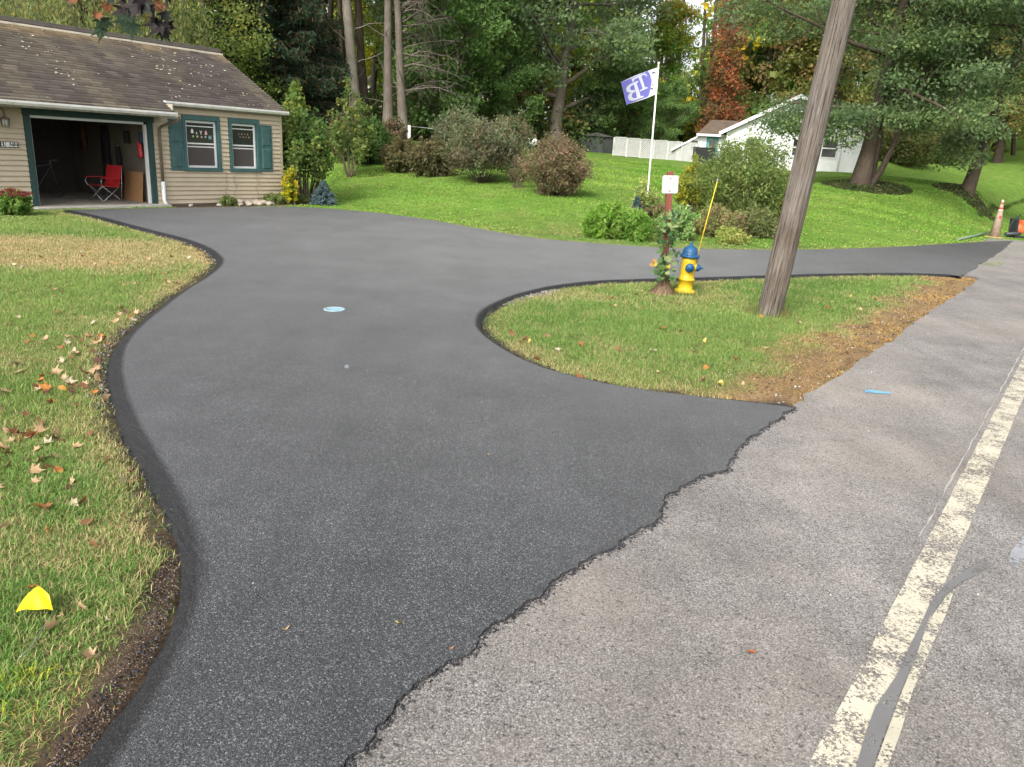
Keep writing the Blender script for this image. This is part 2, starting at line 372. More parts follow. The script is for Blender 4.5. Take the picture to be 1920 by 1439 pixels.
DRY_C = g(95, 470)[:2]
MULCH = gt(1305, 428)[:2]
def fields(P):
    """dryness, bare soil, lushness (0..1) of the lawn at points P"""
    dl = segdist(P, s_left); di = segdist(P, s_isl); df = segdist(P, s_far); r = -road_s(P)
    n = fbm(P[:, 0] * .9, P[:, 1] * .9, 0); n2 = fbm(P[:, 0] * 3.1, P[:, 1] * 3.1, 3); n3 = fbm(P[:, 0] * 4.3, P[:, 1] * 4.3, 1, 3)
    near_ = (P[:, 1] < 18.2)
    q = (P - DRY_C); e = (q[:, 0] / 3.0) ** 2 + (q[:, 1] / 2.0) ** 2
    dry = sst(1.2, .3, e) * .8 + sst(.55, .8, n) * .32 + sst(.5, .8, n2) * .22
    dry = dry + sst(.5, .0, dl) * .5 + sst(.6, 0, di) * .35 + sst(.7, 0, df) * .35
    roadstrip = sst(1.0, .3, r + (n2 - .5) * 1.1) * (r > -0.5) * near_
    isl_edge = (P[:, 0] > -.5)
    dry = dry + roadstrip * isl_edge * 1.3
    bare = sst(.6, .75, n3) * sst(.25, 0, np.minimum(dl, di)) + roadstrip * isl_edge * sst(.58, .72, n3) * .55 + sst(.16, .02, np.minimum(dl, di)) * .9
    ds = inside(P, DIRT_STRIP); bare = np.where(ds, 1, bare)
    bare = bare + sst(.25, .0, segdist(P, DIRT_STRIP, True)) * .6 * (n3 > .45)
    m = P - MULCH; em = (m[:, 0] / 1.7) ** 2 + (m[:, 1] / .9) ** 2
    bare = bare + sst(1.2, .8, em)
    hx, hy = house_xy(P)
    bed = (hx > -4.0) & (hx < 1.2) & (hy > -.95 + .2 * (n2 - .5)) & (hy < .1)
    bare = np.where(bed, 1, bare)
    return np.clip(dry, 0, 1), np.clip(bare, 0, 1), np.clip(n, 0, 1), roadstrip, em
dry, bare, n0, rstrip, em = fields(P2)
far = sst(17, 24, P2[:, 1])[:, None]
green = np.array([.10, .13, .035]) * (1 - far) + np.array([.12, .21, .035]) * far
straw = np.array([.30, .22, .09]) * (1 - far * .5) + np.array([.16, .2, .05]) * far * .5
soil = np.array([.085, .058, .040])
c = green * (1 - dry[:, None] * .6) + straw * dry[:, None] * .6
rs_ = np.clip(rstrip * 1.2, 0, 1)[:, None]; c = c * (1 - rs_) + np.array([.22, .145, .075]) * rs_; c = c * (1 - bare[:, None]) + soil * bare[:, None]
c = np.where((em < 1.2)[:, None], np.array([.34, .19, .10]), c)
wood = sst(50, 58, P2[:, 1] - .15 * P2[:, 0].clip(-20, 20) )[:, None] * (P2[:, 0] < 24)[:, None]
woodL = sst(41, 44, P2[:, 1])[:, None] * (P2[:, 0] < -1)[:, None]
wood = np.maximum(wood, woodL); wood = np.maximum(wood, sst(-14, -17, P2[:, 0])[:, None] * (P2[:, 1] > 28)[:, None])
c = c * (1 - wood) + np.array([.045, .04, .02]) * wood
nx, ny = len(gx), len(gy); idx = np.arange(nx * ny).reshape(nx, ny)
quads = np.stack([idx[:-1, :-1].ravel(), idx[1:, :-1].ravel(), idx[1:, 1:].ravel(), idx[:-1, 1:].ravel()], 1)
m, nt, N, L, B = newmat('lawn_soil')
a = N.new('ShaderNodeAttribute'); a.attribute_name = 'Col'; tc = N.new('ShaderNodeTexCoord')
na = noise(N, L, 28, 6, .7, tc.outputs['Object']); nb_ = noise(N, L, 2.2, 6, .7, tc.outputs['Object']); nc_ = noise(N, L, 120, 3, .6, tc.outputs['Object'])
ra = ramp(N, L, na.outputs[0], [(.3, (.45,) * 3), (.7, (1.5,) * 3)]); rb = ramp(N, L, nb_.outputs[0], [(.3, (.7,) * 3), (.7, (1.25,) * 3)])
cc = mixc(N, L, a.outputs['Color'], ra.outputs[0], 1., 'MULTIPLY'); cc = mixc(N, L, cc, rb.outputs[0], 1., 'MULTIPLY')
L.new(cc, B.inputs['Base Color']); B.inputs['Roughness'].default_value = .95; B.inputs['Specular IOR Level'].default_value = .1
bb = bump(N, L, na.outputs[0], .8, .03); bb = bump(N, L, nc_.outputs[0], .6, .008, bb); L.new(bb, B.inputs['Normal'])
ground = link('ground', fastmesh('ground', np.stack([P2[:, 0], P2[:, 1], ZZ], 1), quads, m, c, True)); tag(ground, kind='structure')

# ------------------------------------------------------------------ road, driveway
def sheet(name, outline, z, mat, inset=0, drop=0, zf=None):
    """a flat slab; where inset>0 the rim rolls off outwards to z-drop"""
    pts = [Vector((p[0], p[1], 0)) for p in outline]; tri = tessellate_polygon([pts]); n = len(pts)
    V = [(p.x, p.y, z) for p in pts] + [(p.x, p.y, z - drop) for p in pts]
    Fc = [tuple(t) for t in tri]
    # make them face up
    def up(t): a, b, c_ = (pts[i] for i in t); return t if (b - a).cross(c_ - a).z > 0 else t[::-1]
    Fc = [up(t) for t in Fc] + [(i, (i + 1) % n, n + (i + 1) % n, n + i) for i in range(n)]
    me = bpy.data.meshes.new(name); me.from_pydata(V, [], Fc); me.materials.append(mat)
    bm = bmesh.new(); bm.from_mesh(me); bmesh.ops.remove_doubles(bm, verts=bm.verts, dist=1e-5); bm.to_mesh(me); bm.free()
    return me
ts = np.concatenate([np.arange(-14, 30, .08), np.arange(30, 160, 1.)])
re_ = np.array([RE + RD * t + RN * (-1.25 * float(sst(11.6, 12.6, np.array(t)) * (1 - sst(24.2, 25.2, np.array(t)))) + (fbm(np.array([t * 1.7]), np.array([3.]), 2)[0] - .5) * .14 + (vnoise(np.array([t * 9]), np.array([5.]), 1)[0] - .5) * .035) for t in ts])
rr_ = np.array([RE + RD * t + RN * 7.0 for t in (160, -14)])
road = link('road', sheet('road', np.vstack([re_, rr_]), .028, M_OLD, drop=.08)); tag(road, kind='structure')

# driveway: flat top, rolled shoulder outwards on the grass sides
def offset_line(Ln, d):
    out = []
    for i in range(len(Ln)):
        a = Ln[max(i - 1, 0)]; b = Ln[min(i + 1, len(Ln) - 1)]; t = (b - a) / (np.linalg.norm(b - a) + 1e-9); out.append(Ln[i] + np.array([-t[1], t[0]]) * d)
    return np.array(out)
def wob(Ln, amp, sc=4, k=1):
    o = offset_line(Ln, 1.0) - Ln
    return Ln + o * ((fbm(Ln[:, 0] * sc, Ln[:, 1] * sc, k, 3) - .5) * 2 * amp)[:, None]
def dense(Ln, sp):
    out = []
    for i in range(len(Ln) - 1):
        n = max(1, int(np.linalg.norm(Ln[i + 1] - Ln[i]) / sp))
        for k in range(n): out.append(Ln[i] + (Ln[i + 1] - Ln[i]) * k / n)
    return np.array(out + [Ln[-1]])
LO = dense(s_left, .06); IO = dense(s_isl, .06); FO = dense(s_far, .08)
SHW = .15                                     # shoulder width
def shw(Ln, base): return base
li = offset_line(LO, SHW); ii_ = offset_line(IO, SHW * .8); fi = offset_line(FO, SHW * .5)
# which side is inside? test and flip
def inner(Ln, d):
    o = offset_line(Ln, d); k = len(o) // 2
    return o if inside(o[k:k + 1], DRIVE)[0] else offset_line(Ln, -d)
li = inner(LO, SHW); ii_ = inner(IO, SHW * .7); fi = inner(FO, SHW * .5)
li = smooth(li[::6], 6); ii_ = smooth(ii_[::6], 6)
j1 = ragged(ragged(wl_j1, .05, .05, 2, 7.), .016, .016, 1, 38.); j2 = ragged(wl_j2, .06, .08, 1, 3.)
isl_in = ii_[2:-2]
top = np.vstack([li, NEAR, j1[:-1], isl_in, j2[1:-1], fi, ])
def drive_mesh():
    V = []; Fc = []
    # top
    tv = [Vector((p[0], p[1], 0)) for p in top]; tri = tessellate_polygon([tv]); V += [(p.x, p.y, DZ) for p in tv]
    for t in tri:
        a, b, c_ = (tv[i] for i in t); Fc.append(tuple(t) if (b - a).cross(c_ - a).z > 0 else tuple(t)[::-1])
    def strip(inn, outr, amp=.02):
        # resample both to same count
        def rsm(Ln, n):
            s = np.concatenate([[0], np.cumsum(np.linalg.norm(np.diff(Ln, axis=0), axis=1))]); q = np.linspace(0, s[-1], n)
            return np.stack([np.interp(q, s, Ln[:, 0]), np.interp(q, s, Ln[:, 1])], 1)
        n = len(inn); outr = rsm(outr, n); outr = wob(outr, amp, 9)
        rows = []
        for t, z in ((0, DZ), (.35, DZ - .008), (.7, DZ - .03), (1.0, -.015), (1.05, -.05)):
            rows.append(len(V))
            for i in range(n):
                q = inn[i] + (outr[i] - inn[i]) * t; V.append((q[0], q[1], DZ + (z - DZ) * max(.25, min(1, i / 10, (n - 1 - i) / 10)) + (0 if t == 0 else (fbm(np.array([q[0] * 14]), np.array([q[1] * 14]), 0, 2)[0] - .5) * .008)))
        for k in range(4):
            for i in range(n - 1): Fc.append((rows[k] + i, rows[k] + i + 1, rows[k + 1] + i + 1, rows[k + 1] + i))
    strip(li, LO); strip(ii_, IO); strip(fi, FO, .03)
    # lip against the road
    for J in (j1, j2):
        b = len(V); n = len(J)
        for q in J: V.append((q[0], q[1], DZ))
        for q in J: V.append((q[0], q[1], .0))
        for i in range(n - 1): Fc.append((b + i, b + i + 1, b + n + i + 1, b + n + i))
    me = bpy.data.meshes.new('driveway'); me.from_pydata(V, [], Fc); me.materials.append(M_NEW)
    bm = bmesh.new(); bm.from_mesh(me); bmesh.ops.remove_doubles(bm, verts=bm.verts, dist=1e-4); bmesh.ops.recalc_face_normals(bm, faces=bm.faces); bm.to_mesh(me); bm.free()
    at_ = me.attributes.new('Tamped', 'FLOAT', 'POINT'); zz = np.array([v.co for v in me.vertices]); 
    at_.data.foreach_set('value', (zz[:, 2] < DZ - .001).astype(np.float32)); me.update(); return me
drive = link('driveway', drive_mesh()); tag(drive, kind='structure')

# ------------------------------------------------------------------ road paint
def worn(name, col, lo, hi, scale=38, base=.9):
    m, nt, N, L, B = newmat(name); tc = N.new('ShaderNodeTexCoord'); v = tc.outputs['Object']
    n1 = noise(N, L, scale * 2, 5, .7, v); n2 = noise(N, L, 4.5, 5, .65, v); s = mathn(N, L, 'ADD', mathn(N, L, 'MULTIPLY', n1.outputs[0], .55), mathn(N, L, 'MULTIPLY', n2.outputs[0], .45))
    a = ramp(N, L, s, [(lo, (1, 1, 1)), (hi, (0, 0, 0))])
    n3 = noise(N, L, 5, 5, .6, v); r = ramp(N, L, n3.outputs[0], [(.3, tuple(c_ * .8 for c_ in col)), (.7, col)])
    L.new(r.outputs[0], B.inputs['Base Color']); B.inputs['Roughness'].default_value = .7
    t = N.new('ShaderNodeBsdfTransparent'); x = N.new('ShaderNodeMixShader'); L.new(a.outputs[0], x.inputs[0]); L.new(t.outputs[0], x.inputs[1]); L.new(B.outputs[0], x.inputs[2])
    L.new(x.outputs[0], N['Material Output'].inputs[0]); return m
M_YEL = worn('worn_yellow_paint', (.52, .475, .37), .50, .535)
M_YEL2 = worn('thin_worn_yellow_paint', (.46, .43, .33), .515, .55)
def flat(name, pts, z, mat, mapz=.028):
    q = gl(pts, mapz) if not isinstance(pts, np.ndarray) else pts
    return link(name, sheet(name, q, z, mat))
LL = [(1500, 1470), (1515, 1439), (1560, 1350), (1640, 1195), (1700, 1085), (1752, 990), (1800, 898), (1850, 800), (1920, 665)]
p0 = g(1515, 1439, .028)[:2]; p1 = g(1920, 668, .028)[:2]; dl_ = (p1 - p0) / np.linalg.norm(p1 - p0); nl_ = np.array([dl_[1], -dl_[0]])
wln = float((g(1835, 1000, .028)[:2] - p0) @ nl_)
print('line width', wln, 'dir', math.degrees(math.atan2(dl_[0], dl_[1])))
def strip_poly(s0, s1, w0, w1, amp=.006, curve=None):
    t = np.arange(s0, s1, .03 if s1 < 12 else .1); a = []; b = []
    for s in t:
        c_ = curve(s) if curve else 0
        a.append(p0 + dl_ * s + nl_ * (w0 + c_ + (fbm(np.array([s * 8.]), np.array([1.]), 0)[0] - .5) * amp * 2)); b.append(p0 + dl_ * s + nl_ * (w1 + c_ + (fbm(np.array([s * 8.]), np.array([9.]), 3)[0] - .5) * amp * 2))
    return np.array(a + b[::-1])
def pl(x, y): q = g(x, y, .028)[:2] - p0; return float(q @ dl_), float(q @ nl_)
for nm, x, y in [('main r', 1690, 1190), ('main r', 1640, 1305), ('main r', 1760, 1120), ('thin', 1780, 1120), ('thin', 1665, 1380), ('thin', 1700, 1270), ('seal', 1870, 1055), ('seal', 1650, 1350), ('r', 1918, 794)]: print(nm, pl(x, y))
tag(flat('road_line', strip_poly(-3, 60, 0, .16), .032, M_YEL), kind='structure')
# second, nearly gone stripe
tag(flat('road_line', gl([(1790, 1105), (1775, 1118), (1745, 1160), (1728, 1200), (1715, 1240), (1690, 1300), (1672, 1350), (1655, 1395), (1640, 1439), (1625, 1480), (1650, 1480), (1665, 1439), (1690, 1370), (1710, 1300), (1735, 1240), (1757, 1190), (1775, 1150)], .028), .0325, M_YEL2), kind='structure')
M_SEAL = worn('crack_seal', (.15, .147, .145), .56, .60, 30)
tag(flat('crack_seal', gl([(1850, 1050), (1810, 1072), (1775, 1095), (1745, 1130), (1725, 1175), (1700, 1225), (1680, 1270), (1660, 1300), (1640, 1330), (1625, 1370), (1605, 1439), (1590, 1480), (1618, 1480), (1636, 1439), (1655, 1385), (1668, 1350), (1690, 1295), (1715, 1235), (1728, 1195), (1745, 1155), (1775, 1115), (1800, 1095), (1830, 1080), (1855, 1062)], .028), .036, M_SEAL), kind='structure')
M_SEAL2 = worn('pale_patch', (.27, .275, .29), .50, .62, 20)
tag(flat('road_patch', gl([(1895, 1035), (1890, 1060), (1905, 1068), (1925, 1040), (1945, 1000), (1925, 1000)], .028), .033, M_SEAL2), kind='structure')
False and tag(flat('road_patch', gl([(1180, 1340), (1150, 1365), (1160, 1400), (1190, 1420), (1215, 1400), (1222, 1370), (1205, 1345)], .028), .033, worn('faint_patch', (.26, .265, .28), .42, .58, 12)), kind='structure')
M_BLUE = worn('blue_marking_paint', (.16, .38, .52), .50, .56, 40)
tag(flat('blue_paint_mark', gl([(1621, 731), (1640, 733), (1671, 737), (1671, 740), (1650, 739), (1622, 737)], .028), .034, M_BLUE), kind='structure')
tag(flat('white_paint_dot', gl([(646, 687), (651, 685), (655, 688), (653, 692), (648, 692)], DZ), DZ + .004, worn('white_dot_paint', (.28, .32, .36), .50, .58, 60)), kind='structure')

tag(flat('road_crack', strip_poly(2.2, 14, -.045, -.036, .012), .0335, pm('crack_filler', (.30, .29, .27), .8, .2, 30)), kind='structure')
# garage apron
q = [hw(-7.3, -.03), hw(-7.35, -.55), hw(-3.95, -.42), hw(-3.9, -.03)]
apron = MB(); pts = [(float(p[0]), float(p[1])) for p in q]; apron.prism(pts, -.05, .05)
tag(apron.build('apron', pm('apron_concrete', (.42, .39, .35), .85, .2, 6, .003)), kind='structure')
# ------------------------------------------------------------------ grass
M_GRASS = leafmat('grass_blades', .6, .3, .2)
def grass_points(n, ymin, ymax, fn):
    """n random points seen by (slightly more than) the camera, uniform over the ground between two depths, thinned by fn(distance)"""
    out = []
    tot = 0
    while tot < n:
        k = 400000
        Y = np.sqrt(rs.random(k) * (ymax ** 2 - ymin ** 2) + ymin ** 2)
        X = (rs.random(k) * 2 - 1) * .80 * (Y + 1.6) + .0
        P = np.stack([X, Y], 1)
        keep = (~inside(P, DRIVE)) & (road_s(P) < 0.02)
        hx, hy = house_xy(P); keep &= ~((hy > -.02) & (hx < .02) & (hx > -12))
        P = P[keep]; out.append(P); tot += len(P)
    return np.concatenate(out)[:n]
def blades(name, P, h, w, label):
    dry, bare, n0, rst, em = fields(P)
    d = np.hypot(P[:, 0], P[:, 1])
    keep = rs.random(len(P)) > np.clip(bare * 1.02, 0, .985)
    keep &= em > .9
    keep &= rs.random(len(P)) > rst * .08
    clump = fbm(P[:, 0] * 5, P[:, 1] * 5, 4, 3)
    P = P[keep]; dry = dry[keep]; n0 = n0[keep]; clump = clump[keep]; rst = rst[keep]; d = d[keep]
    n = len(P); z = terrain(P[:, 0], P[:, 1]) - .008
    hh = h * (.55 + rs.random(n) * .75) * (.55 + clump * .9) * (1 - .15 * rst) * (1 - .3 * dry); ww = w * (.7 + rs.random(n) * .6) * (1 + d * .02)
    if name == 'far_lawn_grass': hh = hh * .9
    az = rs.random(n) * 2 * np.pi; lean = .25 + rs.random(n) * 1.15 + rst * .5
    ux, uy = np.cos(az), np.sin(az); la = az + np.pi / 2 + rs.normal(0, .4, n); lx, ly = np.cos(la), np.sin(la)
    s = np.sin(np.minimum(lean, 1.45)); cz = np.cos(np.minimum(lean, 1.45))
    b0 = np.stack([P[:, 0] - ux * ww / 2, P[:, 1] - uy * ww / 2, z], 1); b1 = np.stack([P[:, 0] + ux * ww / 2, P[:, 1] + uy * ww / 2, z], 1)
    mid = np.stack([P[:, 0] + lx * hh * s * .35, P[:, 1] + ly * hh * s * .35, z + hh * (.35 + .25 * cz)], 1)
    tip = np.stack([P[:, 0] + lx * hh * s * 1.05, P[:, 1] + ly * hh * s * 1.05, z + hh * (.35 + .65 * cz) * .95], 1)
    # colours
    farw = sst(17, 23, P[:, 1])[:, None]
    g1 = np.array([.20, .33, .07]); g2 = np.array([.10, .21, .045]); g3 = np.array([.31, .39, .11]); st = np.array([.47, .38, .19]); rd = np.array([.54, .32, .13])
    f1 = np.array([.19, .37, .045]); f2 = np.array([.12, .27, .035]); f3 = np.array([.32, .42, .085])
    t = rs.random(n)[:, None]; pt = fbm(P[:, 0] * .5, P[:, 1] * .5, 5)[:, None]; pt = np.clip((pt - .35) * 3.2, 0, 1)
    mow = .5 + .5 * np.sin((P @ np.array([.55, .84])) * 2.2 + fbm(P[:, 0] * .2, P[:, 1] * .2, 1) * 5)[:, None]
    gn = g1 * (1 - t) + g2 * t; gn = gn * (1 - pt * .45) + g3 * pt * .45
    gf = f1 * (1 - t) + f2 * t; gf = gf * (1 - pt * .5) + f3 * pt * .5; gf = gf * (.8 + .3 * mow)
    c = gn * (1 - farw) + gf * farw
    sel = rs.random(n)[:, None]; pd = np.clip(dry, 0, 1)[:, None] * (.95 - .35 * farw) + .07 * (1 - farw)
    dr = st * (1 - np.clip(rst * 1.1, 0, 1)[:, None]) + (rd * (.7 + .6 * t)) * np.clip(rst * 1.1, 0, 1)[:, None]
    c = np.where(sel < pd * (1 - .22 * rst[:, None]), dr, c); c = c * (.75 + .5 * rs.random((n, 1)))
    m = P - YPAINT; ym = (np.hypot(m[:, 0], m[:, 1]) < .16) & (fbm(P[:, 0] * 14, P[:, 1] * 14, 2, 2) > .50) & (rs.random(n) < .35)
    c = np.where(ym[:, None], np.array([.55, .55, .05]), c)
    V = np.stack([b0, b1, mid + (b1 - b0) * .35, mid - (b1 - b0) * .35, tip], 1).reshape(-1, 3) if w < .0045 else np.stack([b0, b1, tip], 1).reshape(-1, 3)
    if w < .0045:
        i = np.arange(n)[:, None] * 5; F4 = i + np.array([[0, 1, 2, 3]]); F3 = i + np.array([[3, 2, 4]]); cc = np.repeat(c, 5, 0)
        cc = cc * np.tile(np.array([.8, .8, 1, 1, 1.1]), n)[:, None]
        me = fastmesh(name, V, [F4, F3], M_GRASS, cc)
    else:
        i = np.arange(n)[:, None] * 3; me = fastmesh(name, V, i + np.array([[0, 1, 2]]), M_GRASS, np.repeat(c, 3, 0))
    return tag(link(name, me), kind='stuff', label=label, cat='grass')
YPAINT = g(60, 1295)[:2]
blades('short_grass', grass_points(int(120000 * DENS), 1.4, 4.6, None), .050, .0040, 'short mown grass with straw, nearest the camera beside the driveway')
blades('short_grass', grass_points(int(330000 * DENS), 4.4, 10.5, None), .052, .0050, 'short mown grass on the left lawn and the island')
blades('short_grass', grass_points(int(300000 * DENS), 10.3, 19, None), .056, .0085, 'mown grass farther up the left lawn and round the hydrant')
blades('far_lawn_grass', grass_points(int(420000 * DENS), 18.8, 46, None), .055, .019, 'bright green mown grass of the lawn beyond the driveway')

# longer tufts: by poles, along the ditch, round the bed
def tufts(name, C, rad, n, h, w, cols, label, cat='grass', up=.5):
    C = np.asarray(C, float); k = rs.integers(0, len(C), n); P = C[k] + rs.normal(0, 1, (n, 2)) * rad; z = terrain(P[:, 0], P[:, 1]) - .01
    hh = h * (.4 + .8 * rs.random(n)); ww = w * (.6 + .7 * rs.random(n)); az = rs.random(n) * 6.283; la = rs.random(n) * 6.283; s = up * rs.random(n)
    b0 = np.stack([P[:, 0] - np.cos(az) * ww / 2, P[:, 1] - np.sin(az) * ww / 2, z], 1); b1 = np.stack([P[:, 0] + np.cos(az) * ww / 2, P[:, 1] + np.sin(az) * ww / 2, z], 1)
    tip = np.stack([P[:, 0] + np.cos(la) * hh * s, P[:, 1] + np.sin(la) * hh * s, z + hh * np.cos(s)], 1)
    cols = np.asarray(cols); c = cols[rs.integers(0, len(cols), n)] * (.7 + .6 * rs.random((n, 1)))
    V = np.stack([b0, b1, tip], 1).reshape(-1, 3)
    return tag(link(name, fastmesh(name, V, np.arange(n * 3).reshape(-1, 3), M_GRASS, np.repeat(c, 3, 0))), kind='stuff', label=label, cat=cat)
GR = [(.12, .22, .04), (.08, .17, .03), (.2, .27, .07)]; DRYC = [(.36, .26, .13), (.24, .15, .08), (.16, .10, .05), (.4, .32, .18)]
PB = g(1440, 590)[:2]
tufts('pole_grass', [PB + np.array([math.cos(a), math.sin(a)]) * .2 for a in np.linspace(0, 6.28, 14)], .07, 900, .16, .006, GR + DRYC[:2], 'long grass and dry stalks round the foot of the utility pole')
HYD = g(1283, 550)[:2]
tufts('hydrant_grass', [HYD + np.array([math.cos(a), math.sin(a)]) * .24 for a in np.linspace(0, 6.28, 14)], .06, 900, .11, .006, GR + DRYC[2:], 'untrimmed grass round the yellow hydrant base')
dl = np.array([gt(x, y)[:2] for x, y in [(1835, 404), (1855, 399), (1875, 393), (1895, 386), (1918, 379), (1935, 374)]])
dl = dense(dl, .12); tufts('ditch_grass', dl, .07, 4200, .16, .02, [(.03, .06, .015), (.05, .09, .02), (.09, .12, .03)], 'dark long grass along the ditch behind the cone')
tufts('joint_weeds', dense(offset_line(s_far, .12), .2), .06, 1500, .07, .008, [(.28, .26, .10), (.2, .26, .07)], 'dry grass along the far edge of the driveway')

# ------------------------------------------------------------------ crumbs and gravel
OCT = np.array([[1, 0, 0], [-1, 0, 0], [0, 1, 0], [0, -1, 0], [0, 0, 1], [0, 0, -1]], float)
OF = np.array([[0, 2, 4], [2, 1, 4], [1, 3, 4], [3, 0, 4], [2, 0, 5], [1, 2, 5], [3, 1, 5], [0, 3, 5]])
M_STONE = leafmat('loose_stones', .8, .0, .3)
def stones(name, P, z, size, cols, label):
    n = len(P); s = size * (.4 + rs.random((n, 1)) ** 2 * 1.5); jit = 1 + rs.normal(0, .25, (n, 6, 1)); a = rs.random(n) * 6.28
    R = np.zeros((n, 3, 3)); R[:, 0, 0] = np.cos(a); R[:, 0, 1] = -np.sin(a); R[:, 1, 0] = np.sin(a); R[:, 1, 1] = np.cos(a); R[:, 2, 2] = .65; R[:, 0, 2] = rs.normal(0, .3, n); R[:, 2, 0] = rs.normal(0, .3, n)
    V = np.einsum('nij,vj->nvi', R, OCT) * jit * s[:, :, None]; V += np.concatenate([P, np.asarray(z)[:, None]], 1)[:, None, :]
    cols = np.asarray(cols); c = cols[rs.integers(0, len(cols), n)] * (.6 + .8 * rs.random((n, 1)))
    return tag(link(name, fastmesh(name, V.reshape(-1, 3), (np.arange(n)[:, None, None] * 6 + OF).reshape(-1, 3), M_STONE, np.repeat(c, 6, 0))), kind='stuff', label=label, cat='gravel')
def along(Ln, n, sd, off):
    s = np.concatenate([[0], np.cumsum(np.linalg.norm(np.diff(Ln, axis=0), axis=1))]); q = rs.random(n) * s[-1]
    P = np.stack([np.interp(q, s, Ln[:, 0]), np.interp(q, s, Ln[:, 1])], 1)
    O = offset_line(Ln, 1.) - Ln; o = np.stack([np.interp(q, s, O[:, 0]), np.interp(q, s, O[:, 1])], 1)
    return P + o * (off + rs.normal(0, sd, n))[:, None]
BLK = [(.02, .02, .022), (.035, .035, .04), (.06, .06, .065)]; GRV = [(.22, .2, .18), (.32, .30, .28), (.16, .14, .125), (.10, .085, .075)]
def outside(P): return P[(~inside(P, DRIVE)) & (road_s(P) < .5)]
_sg = -1 if inside(offset_line(LO, .2)[60:61], DRIVE)[0] else 1
P = outside(along(s_left, 6500, .05, .03 * _sg)); P = P[P[:, 1] < 13]
stones('asphalt_crumbs', P, np.full(len(P), .004), .0052, BLK, 'black asphalt crumbs along the left driveway edge')
_ni = s_isl; P = outside(along(_ni, 5200, .035, 0)); stones('asphalt_crumbs', P, np.full(len(P), .004), .008, BLK, 'black asphalt crumbs round the grass island')
nearl = gl([(205, 760), (200, 700), (209, 660), (238, 623), (285, 585)]); P = outside(along(nearl, 2600, .12, .14 * _sg))
P2_ = outside(along(gl([(404, 497), (402, 484), (370, 462), (320, 447), (250, 428)]), 2600, .07, .10 * _sg)); P3_ = outside(along(gl([(940, 572), (985, 556), (1040, 543)]), 2200, .10, 0))
P = np.concatenate([P, P2_, P3_]); stones('edge_gravel', P, np.full(len(P), .006), .008, GRV, 'grey and pale gravel exposed beside the driveway bends')
for LNJ, nn in ((j1, 3800), (j2, 900)):
    P = along(LNJ, nn, .017, 0); P = P[(road_s(P) > -.3)]; ins = inside(P, np.vstack([top])); P = P[~ins]
    stones('asphalt_crumbs', P, np.full(len(P), .03), .0055, BLK, 'black asphalt crumbs along the joint with the old road')
dd = DIRT_STRIP; P = dd.min(0) + rs.random((16000, 2)) * (dd.max(0) - dd.min(0)); P = P[inside(P, dd) & ~inside(P, DRIVE)]
stones('soil_crumbs', P, np.full(len(P), .0), .003, [(.06, .04, .028), (.09, .06, .04), (.11, .075, .05), (.04, .035, .03), (.07, .05, .035), (.2, .16, .12)], 'dark soil clods and grit in the bare strip at the driveway foot')
P = np.stack([rs.random(2600) * 9 + RE[0] - .3, np.zeros(2600)], 1); tt = rs.random(2600) * 11; P = RE + RD * tt[:, None] - RN * (rs.random((2600, 1)) * 1.0 - .08); P = P[~inside(P, DRIVE)]
stones('soil_crumbs', P, np.full(len(P), .006), .009, [(.08, .055, .035), (.14, .1, .07), (.05, .045, .04), (.3, .27, .24)], 'earth clods in the worn verge beside the old road')

P = RE + RD * (rs.random((420, 1)) * 16 - 6) + RN * (rs.random((420, 1)) * 4.5 + .05); P = P[~inside(P, top)]; stones('road_grit', P, np.full(len(P), .03), .0045, [(.4, .36, .3), (.12, .11, .1), (.28, .25, .2), (.5, .46, .4)], 'scattered grit on the old road')
P = np.stack([rs.random(500) * 6 - 4, rs.random(500) * 12 + 2], 1); P = P[inside(P, li) | inside(P, top)]; stones('driveway_grit', P, np.full(len(P), DZ + .001), .0035, [(.2, .19, .18), (.03, .03, .03), (.35, .3, .22)], 'scattered grit on the new driveway')

# ------------------------------------------------------------------ fallen leaves
M_LEAF = leafmat('leaf_flesh', .6, .2, .25)
def leafshape(kind, curl, cols, rg, name):
    if kind == 'maple':
        ang = [-90, -62, -40, -22, -5, 12, 24, 38, 52, 66, 78, 90]; rad = [.10, .42, .30, .48, .80, .46, .62, .98, .55, .64, .66, 1.1]
    else:
        ang = [-90, -60, -35, -10, 15, 40, 62, 78, 90]; rad = [.75, .62, .52, .46, .45, .50, .62, .82, 1.0]
    half = [(math.cos(math.radians(a)) * r, math.sin(math.radians(a)) * r) for a, r in zip(ang, rad)]
    out = half + [(-x, y) for x, y in half[-2:0:-1]]
    pts = [(0, -.05)] + [(x * .55, y * .55) for x, y in out] + out
    n = len(out); ph = rg.random() * 6.28; V = []
    for x, y in pts:
        r = math.hypot(x, y); V.append((x, y, curl * (.85 * r * r * (.6 + .6 * math.sin(2 * math.atan2(y, x) + ph)) + .16 * math.sin(4 * x + ph) * r) + .03))
    Fc = [(0, 1 + i, 1 + (i + 1) % n) for i in range(n)]
    Q = [(1 + i, 1 + n + i, 1 + n + (i + 1) % n, 1 + (i + 1) % n) for i in range(n)]
    b = len(V); V += [(-.025, -.05, .03), (.025, -.05, .03), (.03, -.75, .12), (-.01, -.75, .12)]; Q.append((b, b + 1, b + 2, b + 3))
    V = np.array(V) * .5
    cc = np.array([np.array(cols[0]) * (1 - min(1, math.hypot(x, y))) + np.array(cols[1]) * min(1, math.hypot(x, y)) for x, y, _ in V * 2])
    cc *= (.85 + .3 * rg.random((len(V), 1)))
    return fastmesh(name, V, [np.array(Fc), np.array(Q)], M_LEAF, cc, True)
